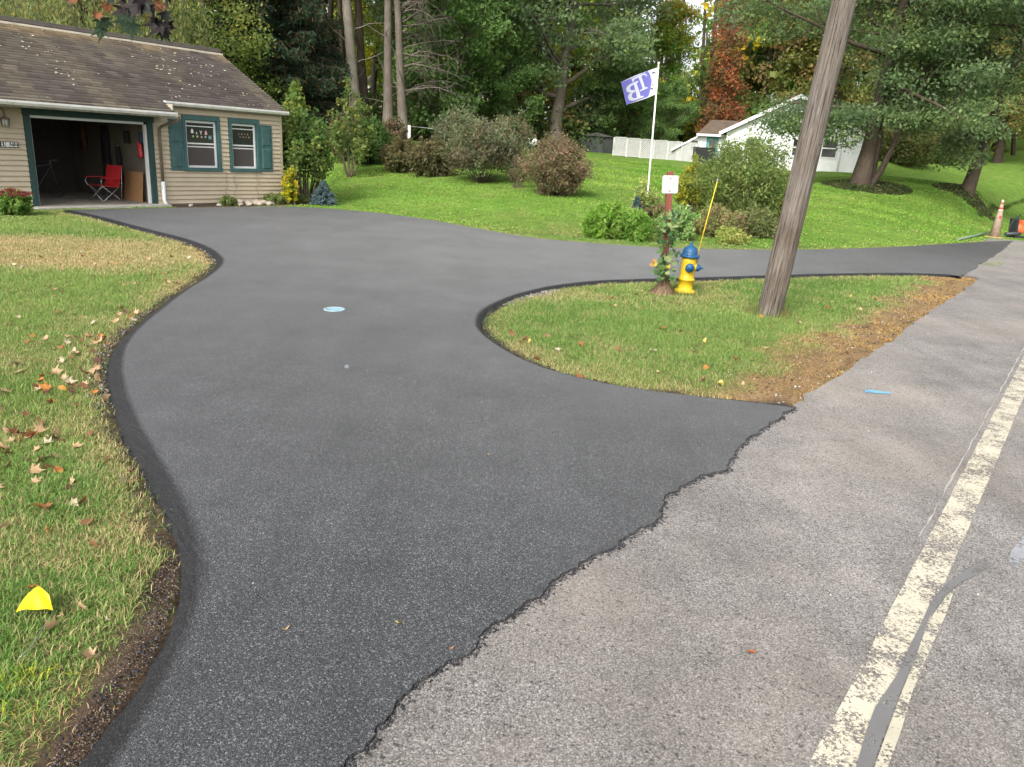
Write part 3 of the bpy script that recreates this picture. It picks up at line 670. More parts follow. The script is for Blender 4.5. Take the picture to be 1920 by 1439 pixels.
LC = {'brown': ((.16, .075, .035), (.25, .13, .07)), 'tan': ((.42, .26, .14), (.52, .36, .22)), 'dark brown': ((.07, .03, .022), (.11, .05, .035)),
      'orange': ((.42, .17, .04), (.5, .22, .06)), 'yellow': ((.62, .46, .10), (.66, .52, .18)), 'pale': ((.44, .36, .25), (.5, .42, .3)), 'rusty': ((.26, .09, .04), (.33, .13, .06))}
LM = {k: [leafshape('maple' if i < 4 else 'oval', .5 + .35 * (i % 3), v, rs, 'fallen_leaf') for i in range(6)] for k, v in LC.items()}
def lay_leaf(x, y, size, kind, label, group, z=None, tilt=.6, name='fallen_leaf', shape=None):
    me = LM[kind][shape if shape is not None else random.randrange(6)]
    o = link(name, me); o.location = (x, y, (tz(x, y) + .022) if z is None else z); o.scale = (size,) * 3
    o.rotation_euler = (random.gauss(0, tilt), random.gauss(0, tilt), random.random() * 6.28); return tag(o, label, 'leaf', group)
cl = [(150, 700, .45), (120, 735, .35), (160, 725, .3), (170, 660, .3), (60, 820, .15), (180, 640, .25), (30, 875, .2), (140, 935, .2), (225, 620, .3)]
kinds = ['brown', 'brown', 'tan', 'dark brown', 'rusty', 'tan', 'orange', 'brown', 'tan', 'pale']
ZN = {'brown': 'curled brown', 'tan': 'dry tan', 'dark brown': 'shrivelled dark brown', 'orange': 'small orange', 'yellow': 'yellow', 'pale': 'bleached pale', 'rusty': 'rusty red-brown'}
def on_lawn(p, side):
    P = np.array([p]);
    if inside(P, DRIVE)[0] or road_s(P)[0] > -.1: return False
    return (p[0] < -1.2) if side == 'l' else True
cnt = 0
while cnt < 110:
    c_ = random.choice(cl); p = g(c_[0], c_[1])[:2] + np.array([random.gauss(0, c_[2]), random.gauss(0, c_[2])])
    if not on_lawn(p, 'l'): continue
    k = random.choice(kinds); lay_leaf(p[0], p[1], random.uniform(.07, .13), k, ZN[k] + ' leaf in the leaf drift on the lawn where the driveway bends', ZN[k] + ' leaves in the drift at the driveway bend'); cnt += 1
while cnt < 238:
    Y = math.sqrt(random.uniform(2.2 ** 2, 12.5 ** 2)); X = -random.uniform(.3, .78) * Y; p = (X, Y)
    if not on_lawn(p, 'l'): continue
    k = random.choice(kinds); zn_ = 'in the foreground lawn round the yellow marker flag' if Y < 4.2 else 'scattered on the middle of the left lawn' if Y < 8 else 'on the upper left lawn toward the house'; lay_leaf(p[0], p[1], random.uniform(.05, .105), k, ZN[k] + ' leaf ' + zn_, ZN[k] + ' leaves ' + zn_); cnt += 1
ISLP = np.vstack([s_isl, [RE]])
cnt = 0
for x, y, k in [(1027, 633, 'tan'), (1063, 632, 'tan'), (1090, 652, 'rusty'), (1065, 671, 'brown'), (975, 645, 'brown'), (1090, 712, 'rusty'), (1320, 693, 'orange'), (1318, 718, 'dark brown'), (1303, 663, 'dark brown'), (1320, 646, 'yellow'), (1437, 658, 'tan'), (1497, 610, 'tan'), (1445, 616, 'brown'), (1428, 597, 'orange'), (1160, 661, 'brown'), (1005, 678, 'brown'), (1225, 662, 'pale'), (1350, 725, 'yellow'), (1192, 556, 'brown'), (1637, 528, 'brown'), (1550, 580, 'rusty'), (960, 630, 'brown'), (985, 640, 'brown'), (1150, 577, 'tan'), (1240, 620, 'rusty'), (1045, 660, 'pale')]:
    p = g(x, y)[:2]; lay_leaf(p[0], p[1], random.uniform(.08, .12), k, ZN[k] + ' leaf on the grass island of the hydrant', ZN[k] + ' leaves on the grass island')
while cnt < 34:
    p = np.array([random.uniform(-.2, 8), random.uniform(6, 13.5)])
    if not inside(p[None], ISLP)[0]: continue
    k = random.choice(kinds + ['yellow']); lay_leaf(p[0], p[1], random.uniform(.05, .09), k, ZN[k] + ' leaf on the grass island of the hydrant', ZN[k] + ' leaves on the grass island'); cnt += 1
for x, y, k, s, lab in [(95, 1188, 'tan', .12, 'big tan maple leaf standing in the grass below the yellow marker flag'), (65, 1108, 'orange', .08, 'tan orange leaf just above the yellow marker flag'), (205, 1172, 'pale', .055, 'small pale leaf right of the yellow marker flag')]:
    p = g(x, y)[:2]; lay_leaf(p[0], p[1], s, k, lab, None, shape=1)
for x, y, k, s, lab in [(748, 1168, 'yellow', .045, 'small yellow leaf on the driveway near the bottom edge'), (918, 853, 'tan', .045, 'tiny tan leaf in the middle of the driveway'), (535, 1180, 'tan', .04, 'thin tan leaf stalk on the lower left driveway'), (845, 1216, 'orange', .035, 'small orange leaf on the driveway beside the road joint'), (1408, 1219, 'rusty', .05, 'small rusty leaf lying alone on the old road'), (522, 430, 'yellow', .07, 'yellow leaf on the driveway before the windows')]:
    p = g(x, y, DZ)[:2]; lay_leaf(p[0], p[1], s, k, lab, None, z=DZ if k != 'rusty' else .034, shape=4, tilt=.15)
# specks of leaves on the far lawn
n = 1600; Y = rs.random(n) * 26 + 19; X = (rs.random(n) * 2 - 1) * .75 * Y; P = np.stack([X, Y], 1); P = P[(~inside(P, DRIVE)) & (road_s(P) < -.3)]
hx, hy = house_xy(P); P = P[~((hy > -1) & (hx < .3))]; n = len(P); z = terrain(P[:, 0], P[:, 1]) + .05; s = .035 * (.5 + rs.random(n)); a = rs.random(n) * 6.28
V = np.stack([np.stack([P[:, 0] + np.cos(a + k * 1.57) * s, P[:, 1] + np.sin(a + k * 1.57) * s, z + (k % 2) * .02], 1) for k in range(4)], 1).reshape(-1, 3)
cc = np.array([(.62, .5, .15), (.6, .5, .3), (.5, .33, .12), (.66, .62, .35)])[rs.integers(0, 4, n)]
tag(link('leaf_litter', fastmesh('leaf_litter', V, np.arange(4 * n).reshape(-1, 4), M_LEAF, np.repeat(cc, 4, 0))), kind='stuff', label='small yellow leaves scattered over the far lawn', cat='leaves')
# ------------------------------------------------------------------ the near house (local x along the wall to the right, y into the house)
house = empty('house', (HA[0], HA[1], 0), math.pi / 2 - TH, 'beige clapboard house with brown shingle roof, open garage and teal trimmed windows', 'house')
M_SID = pm('beige_siding', (.50, .42, .305), .6, .07, 3, 0)
M_TEAL = pm('teal_paint', (.05, .115, .115), .5, .22, 9, .001)
M_DTEAL = pm('dark_teal_paint', (.022, .055, .05), .55, .2, 9, .001)
M_WHT = pm('white_vinyl', (.72, .73, .72), .45, .06, 5)
M_GUT = pm('weathered_white_gutter', (.74, .72, .66), .5, .2, 7, .001, c2=(.8, .79, .75))
M_BRN = pm('brown_downspout', (.16, .115, .085), .5, .15, 8)
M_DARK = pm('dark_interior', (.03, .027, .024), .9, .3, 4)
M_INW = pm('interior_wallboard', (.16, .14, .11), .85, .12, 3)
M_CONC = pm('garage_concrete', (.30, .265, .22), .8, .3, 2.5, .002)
def hb(name, mat, parent, *b, bevel=0, extra=None):
    mb = MB().box(*b)
    for e in (extra or []): mb.box(*e)
    return mb.build(name, mat, parent, bevel=bevel)
XL = -10.5; DEP = 6.5; EZ = 2.58
# shell
wall = MB(); wall.box(XL, -7.14, .0, .12, -.1, EZ); wall.box(-4.20, 0, .0, .12, -.1, .93); wall.box(-4.20, -3.20, 0, .12, .93, 2.37); wall.box(-2.15, -1.76, 0, .12, .93, 2.37); wall.box(-.84, 0, 0, .12, .93, 2.37); wall.box(-4.20, 0, 0, .12, 2.37, EZ); wall.box(-7.14, -4.20, 0, .12, 2.12, EZ)
wall.box(-.12, 0, .12, DEP, -.1, EZ); wall.box(XL, XL + .12, .12, DEP, -.1, EZ); wall.box(XL + .12, -.12, DEP - .12, DEP, -.1, EZ)
SL = 1.70 / 3.27
for xx in (-.12, XL):                                   # gable ends up to the ridge
    wall.add([(xx, .12, EZ), (xx + .12, .12, EZ), (xx, DEP - .02, EZ), (xx + .12, DEP - .02, EZ), (xx, 3.16, 4.22), (xx + .12, 3.16, 4.22)], [(0, 2, 4), (1, 5, 3), (0, 4, 5, 1), (2, 3, 5, 4), (0, 1, 3, 2)])
w_o = wall.build('wall', M_SID, house)
# siding boards, each one an object
ch = .118; nb_ = int((EZ - .06) / ch) + 1
def board(x0, x1, z, top=None, y=0, parent=w_o):
    t = z + ch + .012 if top is None else top
    MB().add([(x0, y - .003, z), (x1, y - .003, z), (x1, y - .042, z), (x0, y - .042, z), (x0, y - .003, t), (x1, y - .003, t), (x1, y - .005, t), (x0, y - .005, t)],
             [(0, 1, 2, 3), (4, 7, 6, 5), (3, 2, 6, 7), (0, 4, 5, 1), (0, 3, 7, 4), (1, 5, 6, 2)]).build('siding_board', M_SID, parent)
for i in range(nb_):
    z = .04 + i * ch
    t = min(z + ch + .012, EZ)
    board(XL, -7.23, z, t)
    if z > 2.42: board(-7.25, -4.07, z, t)
    if z + ch < .93 or z > 2.37: board(-4.09, -.06, z, t)
    elif z < .93: board(-4.09, -.06, z, .93)
    else:
        tt = min(t, 2.37); board(-4.09, -3.27, z, tt); board(-2.09, -1.84, z, tt); board(-.77, -.06, z, tt)
hb('corner_post', M_SID, house, -.06, .03, -.03, .06, -.02, EZ)
hb('foundation', pm('foundation_block', (.22, .2, .18), .9, .2, 5, .003), house, -4.0, .0, -.012, -.001, -.1, .045)
# thin creeper stems on the wall
for x0, h_ in ((-1.98, .95), (-1.70, .85), (-.95, .9)):
    pts = [(x0 + random.gauss(0, .035), -.050, z) for z in np.linspace(0, h_, 9)]
    mb = MB().tube(pts, .004, 4)
    for q in pts[2:]: mb.tube([q, (q[0] + random.uniform(-.12, .12), -.052, q[2] + random.uniform(.02, .1))], .0025, 3)
    tag(mb.build('creeper_stem', pm('dead_vine', (.22, .13, .09), .9), house))
# windows
M_GLASS = bpy.data.materials.new('window_glass'); M_GLASS.use_nodes = True
B = M_GLASS.node_tree.nodes['Principled BSDF']; B.inputs['Base Color'].default_value = (.035, .037, .035, 1); B.inputs['Roughness'].default_value = .08; B.inputs['Specular IOR Level'].default_value = .7
M_SCREEN = pm('insect_screen', (.075, .062, .058), .6, .2, 30)
def window(x0, x1, z0, z1, shut, sx0, sx1, stickers):
    w = MB(); tw = .085
    w.box(x0, x0 + tw, -.055, .0, z0, z1); w.box(x1 - tw, x1, -.055, .0, z0, z1); w.box(x0 + tw, x1 - tw, -.055, 0, z1 - .12, z1); w.box(x0 - .02, x1 + .02, -.07, 0, z0, z0 + .09)
    # deep reveal
    a, b, c_, d_ = x0 + tw, x1 - tw, z0 + .09, z1 - .12
    w.box(a, a + .015, 0, .09, c_, d_); w.box(b - .015, b, 0, .09, c_, d_); w.box(a + .015, b - .015, 0, .09, d_ - .015, d_)
    o = w.build('window', M_TEAL, house, bevel=.004)
    a += .015; b -= .015; d_ -= .015; f = MB(); s = .05; mid = (c_ + d_) / 2 + .02
    f.box(a, a + s, .03, .085, c_, d_); f.box(b - s, b, .03, .085, c_, d_); f.box(a + s, b - s, .03, .085, c_, c_ + .055); f.box(a + s, b - s, .03, .085, d_ - .06, d_)
    f.box(a + s, b - s, .035, .08, mid - .02, mid + .02); f.box(a + s, b - s, .05, .08, mid - .10, mid - .07); f.box(a + s, b - s, .045, .06, d_ - .16, d_ - .135)
    f.build('window_frame', M_WHT, o, bevel=.003)
    hb('pane', M_GLASS, o, a + s, b - s, .058, .064, mid + .02, d_ - .06)
    hb('screen', M_SCREEN, o, a + s, b - s, .058, .062, c_ + .055, mid - .02)
    for (cx, cz, kind, col) in stickers:
        st = MB(); fr = lambda x, y, z: (cx + x, .05 + z, cz + y)
        if kind == 'ghost': pol = [(-.05, -.06), (-.02, -.05), (.02, -.06), (.05, -.05), (.04, .03), (.02, .08), (-.02, .08), (-.04, .03)]
        elif kind == 'Y': pol = [(-.012, -.06), (.012, -.06), (.014, 0), (.05, .06), (.02, .06), (0, .02), (-.02, .06), (-.05, .06), (-.014, 0)]
        elif kind == 'tri': pol = [(-.025, -.03), (.025, -.03), (.01, .03), (-.01, .03)]
        elif kind == 'H': pol = [(-.05, -.06), (-.02, -.06), (-.02, -.012), (.02, -.012), (.02, -.06), (.05, -.06), (.05, .06), (.02, .06), (.02, .012), (-.02, .012), (-.02, .06), (-.05, .06)]
        elif kind == 'spot': pol = [(math.cos(t) * .036, math.sin(t) * .036) for t in np.linspace(0, 6.28, 13)[:-1]]
        else: pol = [(-.018, -.022), (.018, -.022), (.018, .022), (-.018, .022)]
        st.prism([(p[0] * .8, p[1] * .8) for p in pol], -.002, .002, fr); st.build('window_sticker', pm('sticker_' + col[0], col[1], .6, .1), o)
    # shutter
    sh = MB(); sh.box(sx0, sx1, -.05, -.008, z0 + .02, z1 - .13); zz0, zz1 = z0 + .02, z1 - .13; zm = (zz0 + zz1) / 2 + .03
    so = sh.build('shutter', M_TEAL, house, bevel=.004)
    for k, (q0, q1) in enumerate(((zz0 + .07, zm - .035), (zm + .035, zz1 - .06))):
        pm_ = MB(); x_0, x_1 = sx0 + .055, sx1 - .055
        pm_.add([(x_0, -.0505, q0), (x_1, -.0505, q0), (x_1, -.0505, q1), (x_0, -.0505, q1), (x_0 + .035, -.068, q0 + .035), (x_1 - .035, -.068, q0 + .035), (x_1 - .035, -.068, q1 - .035), (x_0 + .035, -.068, q1 - .035)],
                [(0, 1, 5, 4), (1, 2, 6, 5), (2, 3, 7, 6), (3, 0, 4, 7), (4, 5, 6, 7)]); pm_.build('shutter_panel', M_TEAL, so)
WH = ('white', (.75, .76, .74)); PK = ('pink', (.7, .42, .45)); GN = ('green', (.4, .45, .12)); GY = ('grey', (.45, .5, .5)); OR = ('tan', (.5, .33, .25)); TQ = ('turquoise', (.3, .5, .5)); RD_ = ('red', (.35, .2, .15))
window(-3.25, -2.11, .91, 2.38, -1, -3.66, -3.26, [(-2.92, 1.96, 'ghost', WH), (-2.79, 1.92, 'tri', WH), (-2.655, 1.935, 'Y', WH), (-2.50, 1.93, 'ghost', PK), (-2.90, 1.83, 'spot', GN), (-2.77, 1.83, 'spot', GY), (-2.64, 1.82, 'spot', OR), (-2.52, 1.83, 'spot', TQ), (-2.38, 1.82, 'H', TQ)])
window(-1.82, -.80, .91, 2.38, 1, -.79, -.36, [(-1.44 + .1 * i - (i // 4) * .36, 1.96 - .08 * (i // 4), 'dot', [RD_, OR][i % 2]) for i in range(8)])

# roof: one slope over both eaves, two gutters
XR = .15
def rz(y, lift=0): return 2.68 + (y + .11) * SL + lift
roof = MB()
def slab(x0, x1, y0, y1, t0=-.10, t1=0.0, back=False):
    f = (lambda y: rz(y)) if not back else (lambda y: rz(3.16) - (y - 3.16) * SL)
    vs = [(x, y, f(y) + t) for t in (t0, t1) for y in (y0, y1) for x in (x0, x1)]
    roof.add(vs, [(0, 2, 3, 1), (4, 5, 7, 6), (0, 1, 5, 4), (2, 6, 7, 3), (0, 4, 6, 2), (1, 3, 7, 5)])
slab(XL - .15, XR, -.11, 3.16); slab(XL - .15, -3.84, -.655, -.11); slab(XL - .15, XR, 3.16, 6.65, back=True)
M_SH = leafmat('shingle_mineral', .9, 0., .15)
ro = roof.build('roof', pm('roof_deck', (.09, .08, .07), .9, .2, 4), house)
# shingle courses: real overlapping tabs
V = []; Fq = []; CC = []
crs = .145; k = 0
ylist = np.arange(-.655, 3.12, crs * .885)
for j, y in enumerate(ylist):
    x1 = XR + .01 if y >= -.16 else -3.83
    x = XL - .16 + (j % 3) * .11 - rs.random() * .05
    y_t = min(y + .17, 3.15)
    while x < x1 - .01:
        w_ = .30 + rs.normal(0, .01); xe = min(x + w_, x1); g_ = .006
        xs, xf = x + g_ / 2, xe - g_ / 2; yj = y + rs.normal(0, .004); l0 = .040 + rs.normal(0, .003); l1 = .008
        b = len(V)
        V += [(xs, yj, rz(yj, l0)), (xf, yj, rz(yj, l0)), (xf, y_t, rz(y_t, l1)), (xs, y_t, rz(y_t, l1)), (xs, yj, rz(yj, l0 - .034)), (xf, yj, rz(yj, l0 - .034))]
        Fq += [(b, b + 1, b + 2, b + 3), (b + 4, b + 5, b + 1, b)]
        hh = (y + .6) / 3.7; n_ = fbm(np.array([x * .7]), np.array([y * 1.3]), 1)[0]; st = fbm(np.array([x * 2.2]), np.array([y * .45]), 4)[0]
        c0 = np.array([.072, .061, .055]) * (.85 + .3 * n_); moss = np.array([.15, .13, .085]); rust = np.array([.26, .18, .09])
        a_ = max(0, min(1, (st - .36) * 2.6)) * .42; c0 = c0 * (1 - a_) + moss * a_
        r_ = max(0, min(1, (hh - .80) * 5)) * max(0, min(1, (st - .3) * 3)); c0 = c0 * (1 - r_ * .7) + rust * r_ * .7
        c0 = c0 * (.76 + .48 * rs.random()); CC += [c0] * 6; x = xe
sh = tag(link('shingles', fastmesh('shingles', np.array(V), np.array(Fq), M_SH, np.array(CC)), ro), kind='stuff')
MB().box(XL - .16, XR + .02, 3.06, 3.30, rz(3.16) + .01, rz(3.16) + .12).build('ridge_vent', pm('ridge_vent_metal', (.10, .09, .08), .7, .2, 6), ro, bevel=.01)
MB().box(XL - .16, XR + .01, 2.95, 3.055, rz(3.0) - .02, rz(3.0) + .065).build('ridge_flashing', pm('pale_flashing', (.60, .54, .45), .6, .2, 5), ro, bevel=.006)
def gutter(x0, x1, y, z):
    m_ = MB(); prof = [(0, .0), (-.095, .0), (-.125, .055), (-.125, .10), (-.115, .10), (-.115, .058), (-.09, .012), (0, .012)]
    m_.prism([(p[0], p[1]) for p in prof], x0, x1, lambda a, b, c_: (c_, y + a, z + b)); m_.box(x0 - .002, x0, y - .12, y, z + .002, z + .10); m_.box(x1, x1 + .002, y - .12, y, z + .002, z + .10)
    return m_.build('gutter', M_GUT, ro)
gutter(XL - .15, -3.82, -.66, 2.30); gutter(-3.82, XR, -.115, 2.585)
# fascia, soffits, brackets
hb('fascia', pm('stained_fascia', (.36, .34, .27), .7, .35, 6), house, XL - .15, -3.84, -.655, -.63, 2.26, 2.40, extra=[(-3.83, XR, -.11, -.085, 2.56, 2.64)])
hb('soffit', pm('stained_soffit', (.30, .27, .2), .8, .35, 5), house, XL - .15, -3.85, -.63, -.03, 2.44, 2.46, extra=[(-3.86, -3.84, -.62, -.03, 2.27, 2.60)])
for x in (-9.2, -7.6, -6.0, -5.2, -4.1): hb('rafter_tail', pm('rafter_wood', (.12, .11, .09), .8), house, x - .03, x + .03, -.62, -.03, 2.31, 2.42)
# rake board on the gable end
rk = MB(); rk.add([(XR, -.11, rz(-.11) - .11), (XR + .02, -.11, rz(-.11) - .11), (XR, 3.16, rz(3.16) - .11), (XR + .02, 3.16, rz(3.16) - .11), (XR, -.11, rz(-.11) + .02), (XR + .02, -.11, rz(-.11) + .02), (XR, 3.16, rz(3.16) + .02), (XR + .02, 3.16, rz(3.16) + .02)], [(0, 2, 3, 1), (4, 5, 7, 6), (0, 1, 5, 4), (2, 6, 7, 3), (0, 4, 6, 2), (1, 3, 7, 5)])
rk.build('rake_board', pm('rake_trim', (.24, .22, .18), .7), ro)
# downspout with white foot
ds = MB().tube([(-3.75, -.72, 2.31), (-3.76, -.70, 2.22), (-3.93, -.20, 2.05), (-3.95, -.09, 1.98), (-3.95, -.075, 1.85), (-3.95, -.075, .62)], .036, 8); dso = ds.build('downspout', M_BRN, house)
MB().tube([(-3.95, -.08, .63), (-3.95, -.08, .15), (-3.93, -.14, .02)], .052, 10).build('downspout_foot', M_WHT, dso)
# garage opening
tr = MB(); tr.box(-7.22, -7.08, -.045, .13, 0, 2.12); tr.box(-4.24, -4.10, -.045, .13, 0, 2.12); tr.box(-7.24, -4.06, -.05, .13, 2.12, 2.34)
tr.build('garage_door_trim', M_DTEAL, house, bevel=.006)
hb('door_stop', M_WHT, house, -4.29, -4.245, .02, .13, 0, 2.06, extra=[(-7.075, -7.05, .02, .13, 0, 2.06)])
hb('garage_door', M_WHT, house, -7.06, -4.30, .05, .09, 2.055, 2.115, extra=[(-7.05, -4.31, .3, 2.9, 2.13, 2.17)])
# interior
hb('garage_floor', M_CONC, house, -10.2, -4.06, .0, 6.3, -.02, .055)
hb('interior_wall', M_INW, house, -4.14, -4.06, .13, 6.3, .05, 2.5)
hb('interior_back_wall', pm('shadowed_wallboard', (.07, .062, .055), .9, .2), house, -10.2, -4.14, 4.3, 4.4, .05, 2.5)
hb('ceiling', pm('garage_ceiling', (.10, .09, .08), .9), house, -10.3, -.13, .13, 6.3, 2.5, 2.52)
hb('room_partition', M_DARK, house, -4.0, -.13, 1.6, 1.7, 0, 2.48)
# number plaque
pq = MB().box(-8.0, -7.395, -.060, -.043, 1.375, 1.505).build('number_plaque', pm('black_plaque', (.02, .02, .02), .5), house, bevel=.01)
M_PL = pm('white_tile', (.70, .70, .67), .4, .06); M_INK = pm('black_numeral', (.015, .015, .015), .5)
def numeral(ch_, x):
    t = hb('number_tile', M_PL, pq, x - .040, x + .040, -.066, -.0605, 1.388, 1.492)
    st = {'1': [(-.008, .012, 0, .085), (-.028, -.008, .058, .072), (-.028, .032, 0, .012)], '4': [(.012, .030, 0, .085), (-.035, -.018, .028, .085), (-.035, .042, .020, .036)]}.get(ch_, [])
    if st:
        mb = MB()
        for j, (a, b, c_, d_) in enumerate(st): mb.box(x + a, x + b, -.071 - j * .0005, -.0665, 1.403 + c_, 1.403 + d_)
        mb.build('numeral', M_INK, pq)
for ch_, x in (('1', -8.28), ('1', -8.14), (' ', -8.0), (' ', -7.86), ('4', -7.72), ('4', -7.575)):
    pass
for ch_, x in (('1', -7.72), (' ', -7.63), ('4', -7.54), ('4', -7.45)): numeral(ch_, x)
# wall lantern
ln = MB().lathe([(.0, .33), (.012, .32), (.02, .20), (.10, .17), (.105, .15), (.03, .145), (.03, .14)], 14, (-7.66, -.16, 1.84)).build('wall_lantern', pm('lantern_brown', (.14, .11, .08), .5, .2), house)
MB().lathe([(.055, -.0), (.062, .02), (.062, .13), (.05, .14)], 12, (-7.66, -.16, 1.85)).build('lamp_glass', pm('frosted_glass', (.42, .42, .38), .3, .1), ln)
cg = MB()
for k in range(6): t = k * math.pi / 3; cg.tube([(-7.66 + .075 * math.cos(t), -.16 + .075 * math.sin(t), 1.83), (-7.66 + .09 * math.cos(t), -.16 + .09 * math.sin(t), 2.0)], .005, 4)
cg.tube([(-7.66, -.16, 2.15), (-7.66, -.03, 2.22)], .012, 6); cg.build('lantern_cage', pm('lantern_iron', (.07, .055, .045), .5), ln)
# pale leaf bits on the roof
n = 900; X = XL + rs.random(n) * 10.6; Y = -.5 + rs.random(n) * 3.4; q_ = rs.random(n) < sst(.42, .75, fbm(X * .8, Y * .8, 3)) * .8 + .04; X = X[q_]; Y = Y[q_]; k_ = (X < -3.9) | (Y > -.05); X = X[k_]; Y = Y[k_]; n = len(X); s = .010 + .022 * rs.random(n) ** 2; a = rs.random(n) * 6.28
Vq = np.stack([np.stack([X + np.cos(a + q * 1.57) * s * (1 + .6 * (q % 2)), Y + np.sin(a + q * 1.57) * s, rz(Y + np.sin(a + q * 1.57) * s, .045)], 1) for q in range(4)], 1).reshape(-1, 3)
cc = np.array([(.6, .56, .42), (.5, .42, .25), (.68, .66, .56)])[rs.integers(0, 3, n)]
rl = link('roof_leaves', fastmesh('roof_leaves', Vq, np.arange(4 * n).reshape(-1, 4), M_LEAF, np.repeat(cc, 4, 0))); rl.location = house.location; rl.rotation_euler = house.rotation_euler
tag(rl, 'pale fallen leaf scraps scattered on the brown shingle roof', 'leaves', kind='stuff')

def hthing(name, x, y, z, label, cat, rot=0, group=None):
    p = hw(x, y); return empty(name, (p[0], p[1], z), math.pi / 2 - TH + rot, label, cat, group)
# folding camp chair
M_RED = pm('red_canvas', (.50, .02, .025), .8, .15, 12); M_STEEL = pm('steel_tube', (.45, .45, .46), .35, .1, 8, metal=.8)
chair = hthing('camp_chair', -5.0, 1.0, .055, 'red folding camp chair with steel legs inside the open garage', 'chair', rot=-1.4)
st = MB().add([(-.25, -.24, .42), (.25, -.24, .42), (.22, .22, .38), (-.22, .22, .38), (-.25, -.24, .40), (.25, -.24, .40), (.22, .22, .36), (-.22, .22, .36)], [(0, 1, 2, 3), (7, 6, 5, 4), (0, 4, 5, 1), (1, 5, 6, 2), (2, 6, 7, 3), (3, 7, 4, 0)]); st.build('seat', M_RED, chair)
bk = MB().add([(-.27, .23, .36), (.27, .23, .36), (.29, .36, .92), (-.29, .36, .92), (-.27, .25, .36), (.27, .25, .36), (.29, .38, .92), (-.29, .38, .92)], [(0, 1, 2, 3), (7, 6, 5, 4), (0, 4, 5, 1), (1, 5, 6, 2), (2, 6, 7, 3), (3, 7, 4, 0)]); bk.build('backrest', M_RED, chair)
for s in (-1, 1):
    MB().box(s * .27, s * .36, -.27, .28, .60, .615).build('armrest', M_RED, chair)
    MB().tube([(s * .30, -.26, .60), (s * .31, -.30, .5), (s * .27, -.26, .40), (s * .26, -.24, .36)], .010, 6).build('arm_support', M_STEEL, chair)
    MB().tube([(s * .28, .28, 0), (s * .29, .37, .93)], .010, 6).build('back_post', M_STEEL, chair)
    MB().tube([(s * .28, -.26, 0), (-s * .26, -.24, .40)], .010, 6).build('leg', M_STEEL, chair)
    MB().tube([(s * .28, -.26, .0), (s * .28, .25, .38)], .010, 6).build('leg', M_STEEL, chair)
    MB().tube([(s * .28, .28, .0), (s * .26, -.24, .40)], .010, 6).build('leg', M_STEEL, chair)
    MB().tube([(s * .28, .28, 0), (-s * .26, .25, .38)], .010, 6).build('leg', M_STEEL, chair)
# plywood sheet
ply = hthing('plywood_sheet', -4.30, .85, .055, 'light plywood sheet leaning against the right wall inside the garage', 'plywood')
R_ = Matrix.Rotation(-.09, 3, 'Y')
MB().box(-.01, .01, -.45, .45, 0, .78, rot=Matrix.Rotation(.10, 3, 'Y')).build('panel', pm('plywood', (.36, .20, .09), .7, .25, 5, .001, stretch=(1, 6, 1)), ply)
# things hanging on the right wall
def hang(x, y, z, w, h, d, mat, label, name, cat):
    o = hthing(name, x, y, z, label, cat); m_ = MB(); n = 9; vs = []
    for i in range(n):
        t = i / (n - 1); ww = w * (.32 + .5 * math.sin(min(1, t * 2.2) * 1.5) + .12 * math.sin(t * 9)) ; vs.append((ww / 2, -h * t))
    rows = []; k = 10
    for ww, zz in vs:
        for q in range(k):
            a = 2 * math.pi * q / k; rows.append((math.cos(a) * d / 2 * (1 + .2 * math.sin(3 * a + zz * 7)), math.sin(a) * ww * (1 + .1 * math.cos(4 * a + zz * 5)), zz))
    m_.add(rows, [(i * k + q, i * k + (q + 1) % k, (i + 1) * k + (q + 1) % k, (i + 1) * k + q) for i in range(n - 1) for q in range(k)] + [tuple(range(k))[::-1], tuple((n - 1) * k + q for q in range(k))], True)
    m_.build('cloth', mat, o); MB().tube([(.05, 0, .0), (0, 0, .03), (0, 0, -.02)], .006, 5).build('hook', M_STEEL, o); return o
M_BLKC = pm('black_cloth', (.018, .018, .02), .9, .2); M_BLUC = pm('navy_cloth', (.03, .04, .07), .9)
hang(-4.24, 2.2, 1.98, .46, 1.5, .16, M_BLKC, 'long black coat hanging on the right garage wall', 'black_coat', 'coat')
hang(-4.24, 1.55, 1.45, .22, .95, .12, M_BLKC, 'black waders hanging between the coat and the hat', 'black_waders', 'waders')
hang(-4.24, .42, 1.62, .22, .40, .10, pm('red_plastic', (.55, .04, .06), .4), 'bright red bag hanging by the door jamb in the garage', 'red_bag', 'bag')
hang(-4.24, 1.05, 1.88, .22, .32, .14, M_BLKC, 'small black hat hanging on the garage wall', 'hat', 'hat')
hang(-4.24, .28, 1.88, .26, .30, .16, M_BLUC, 'dark helmet hanging in the corner above the red bag', 'dark_helmet', 'helmet')
hang(-4.24, 3.4, 1.98, .30, .7, .14, pm('brown_cloth', (.12, .06, .03), .9), 'brown jacket hanging deep in the garage', 'brown_jacket', 'jacket')
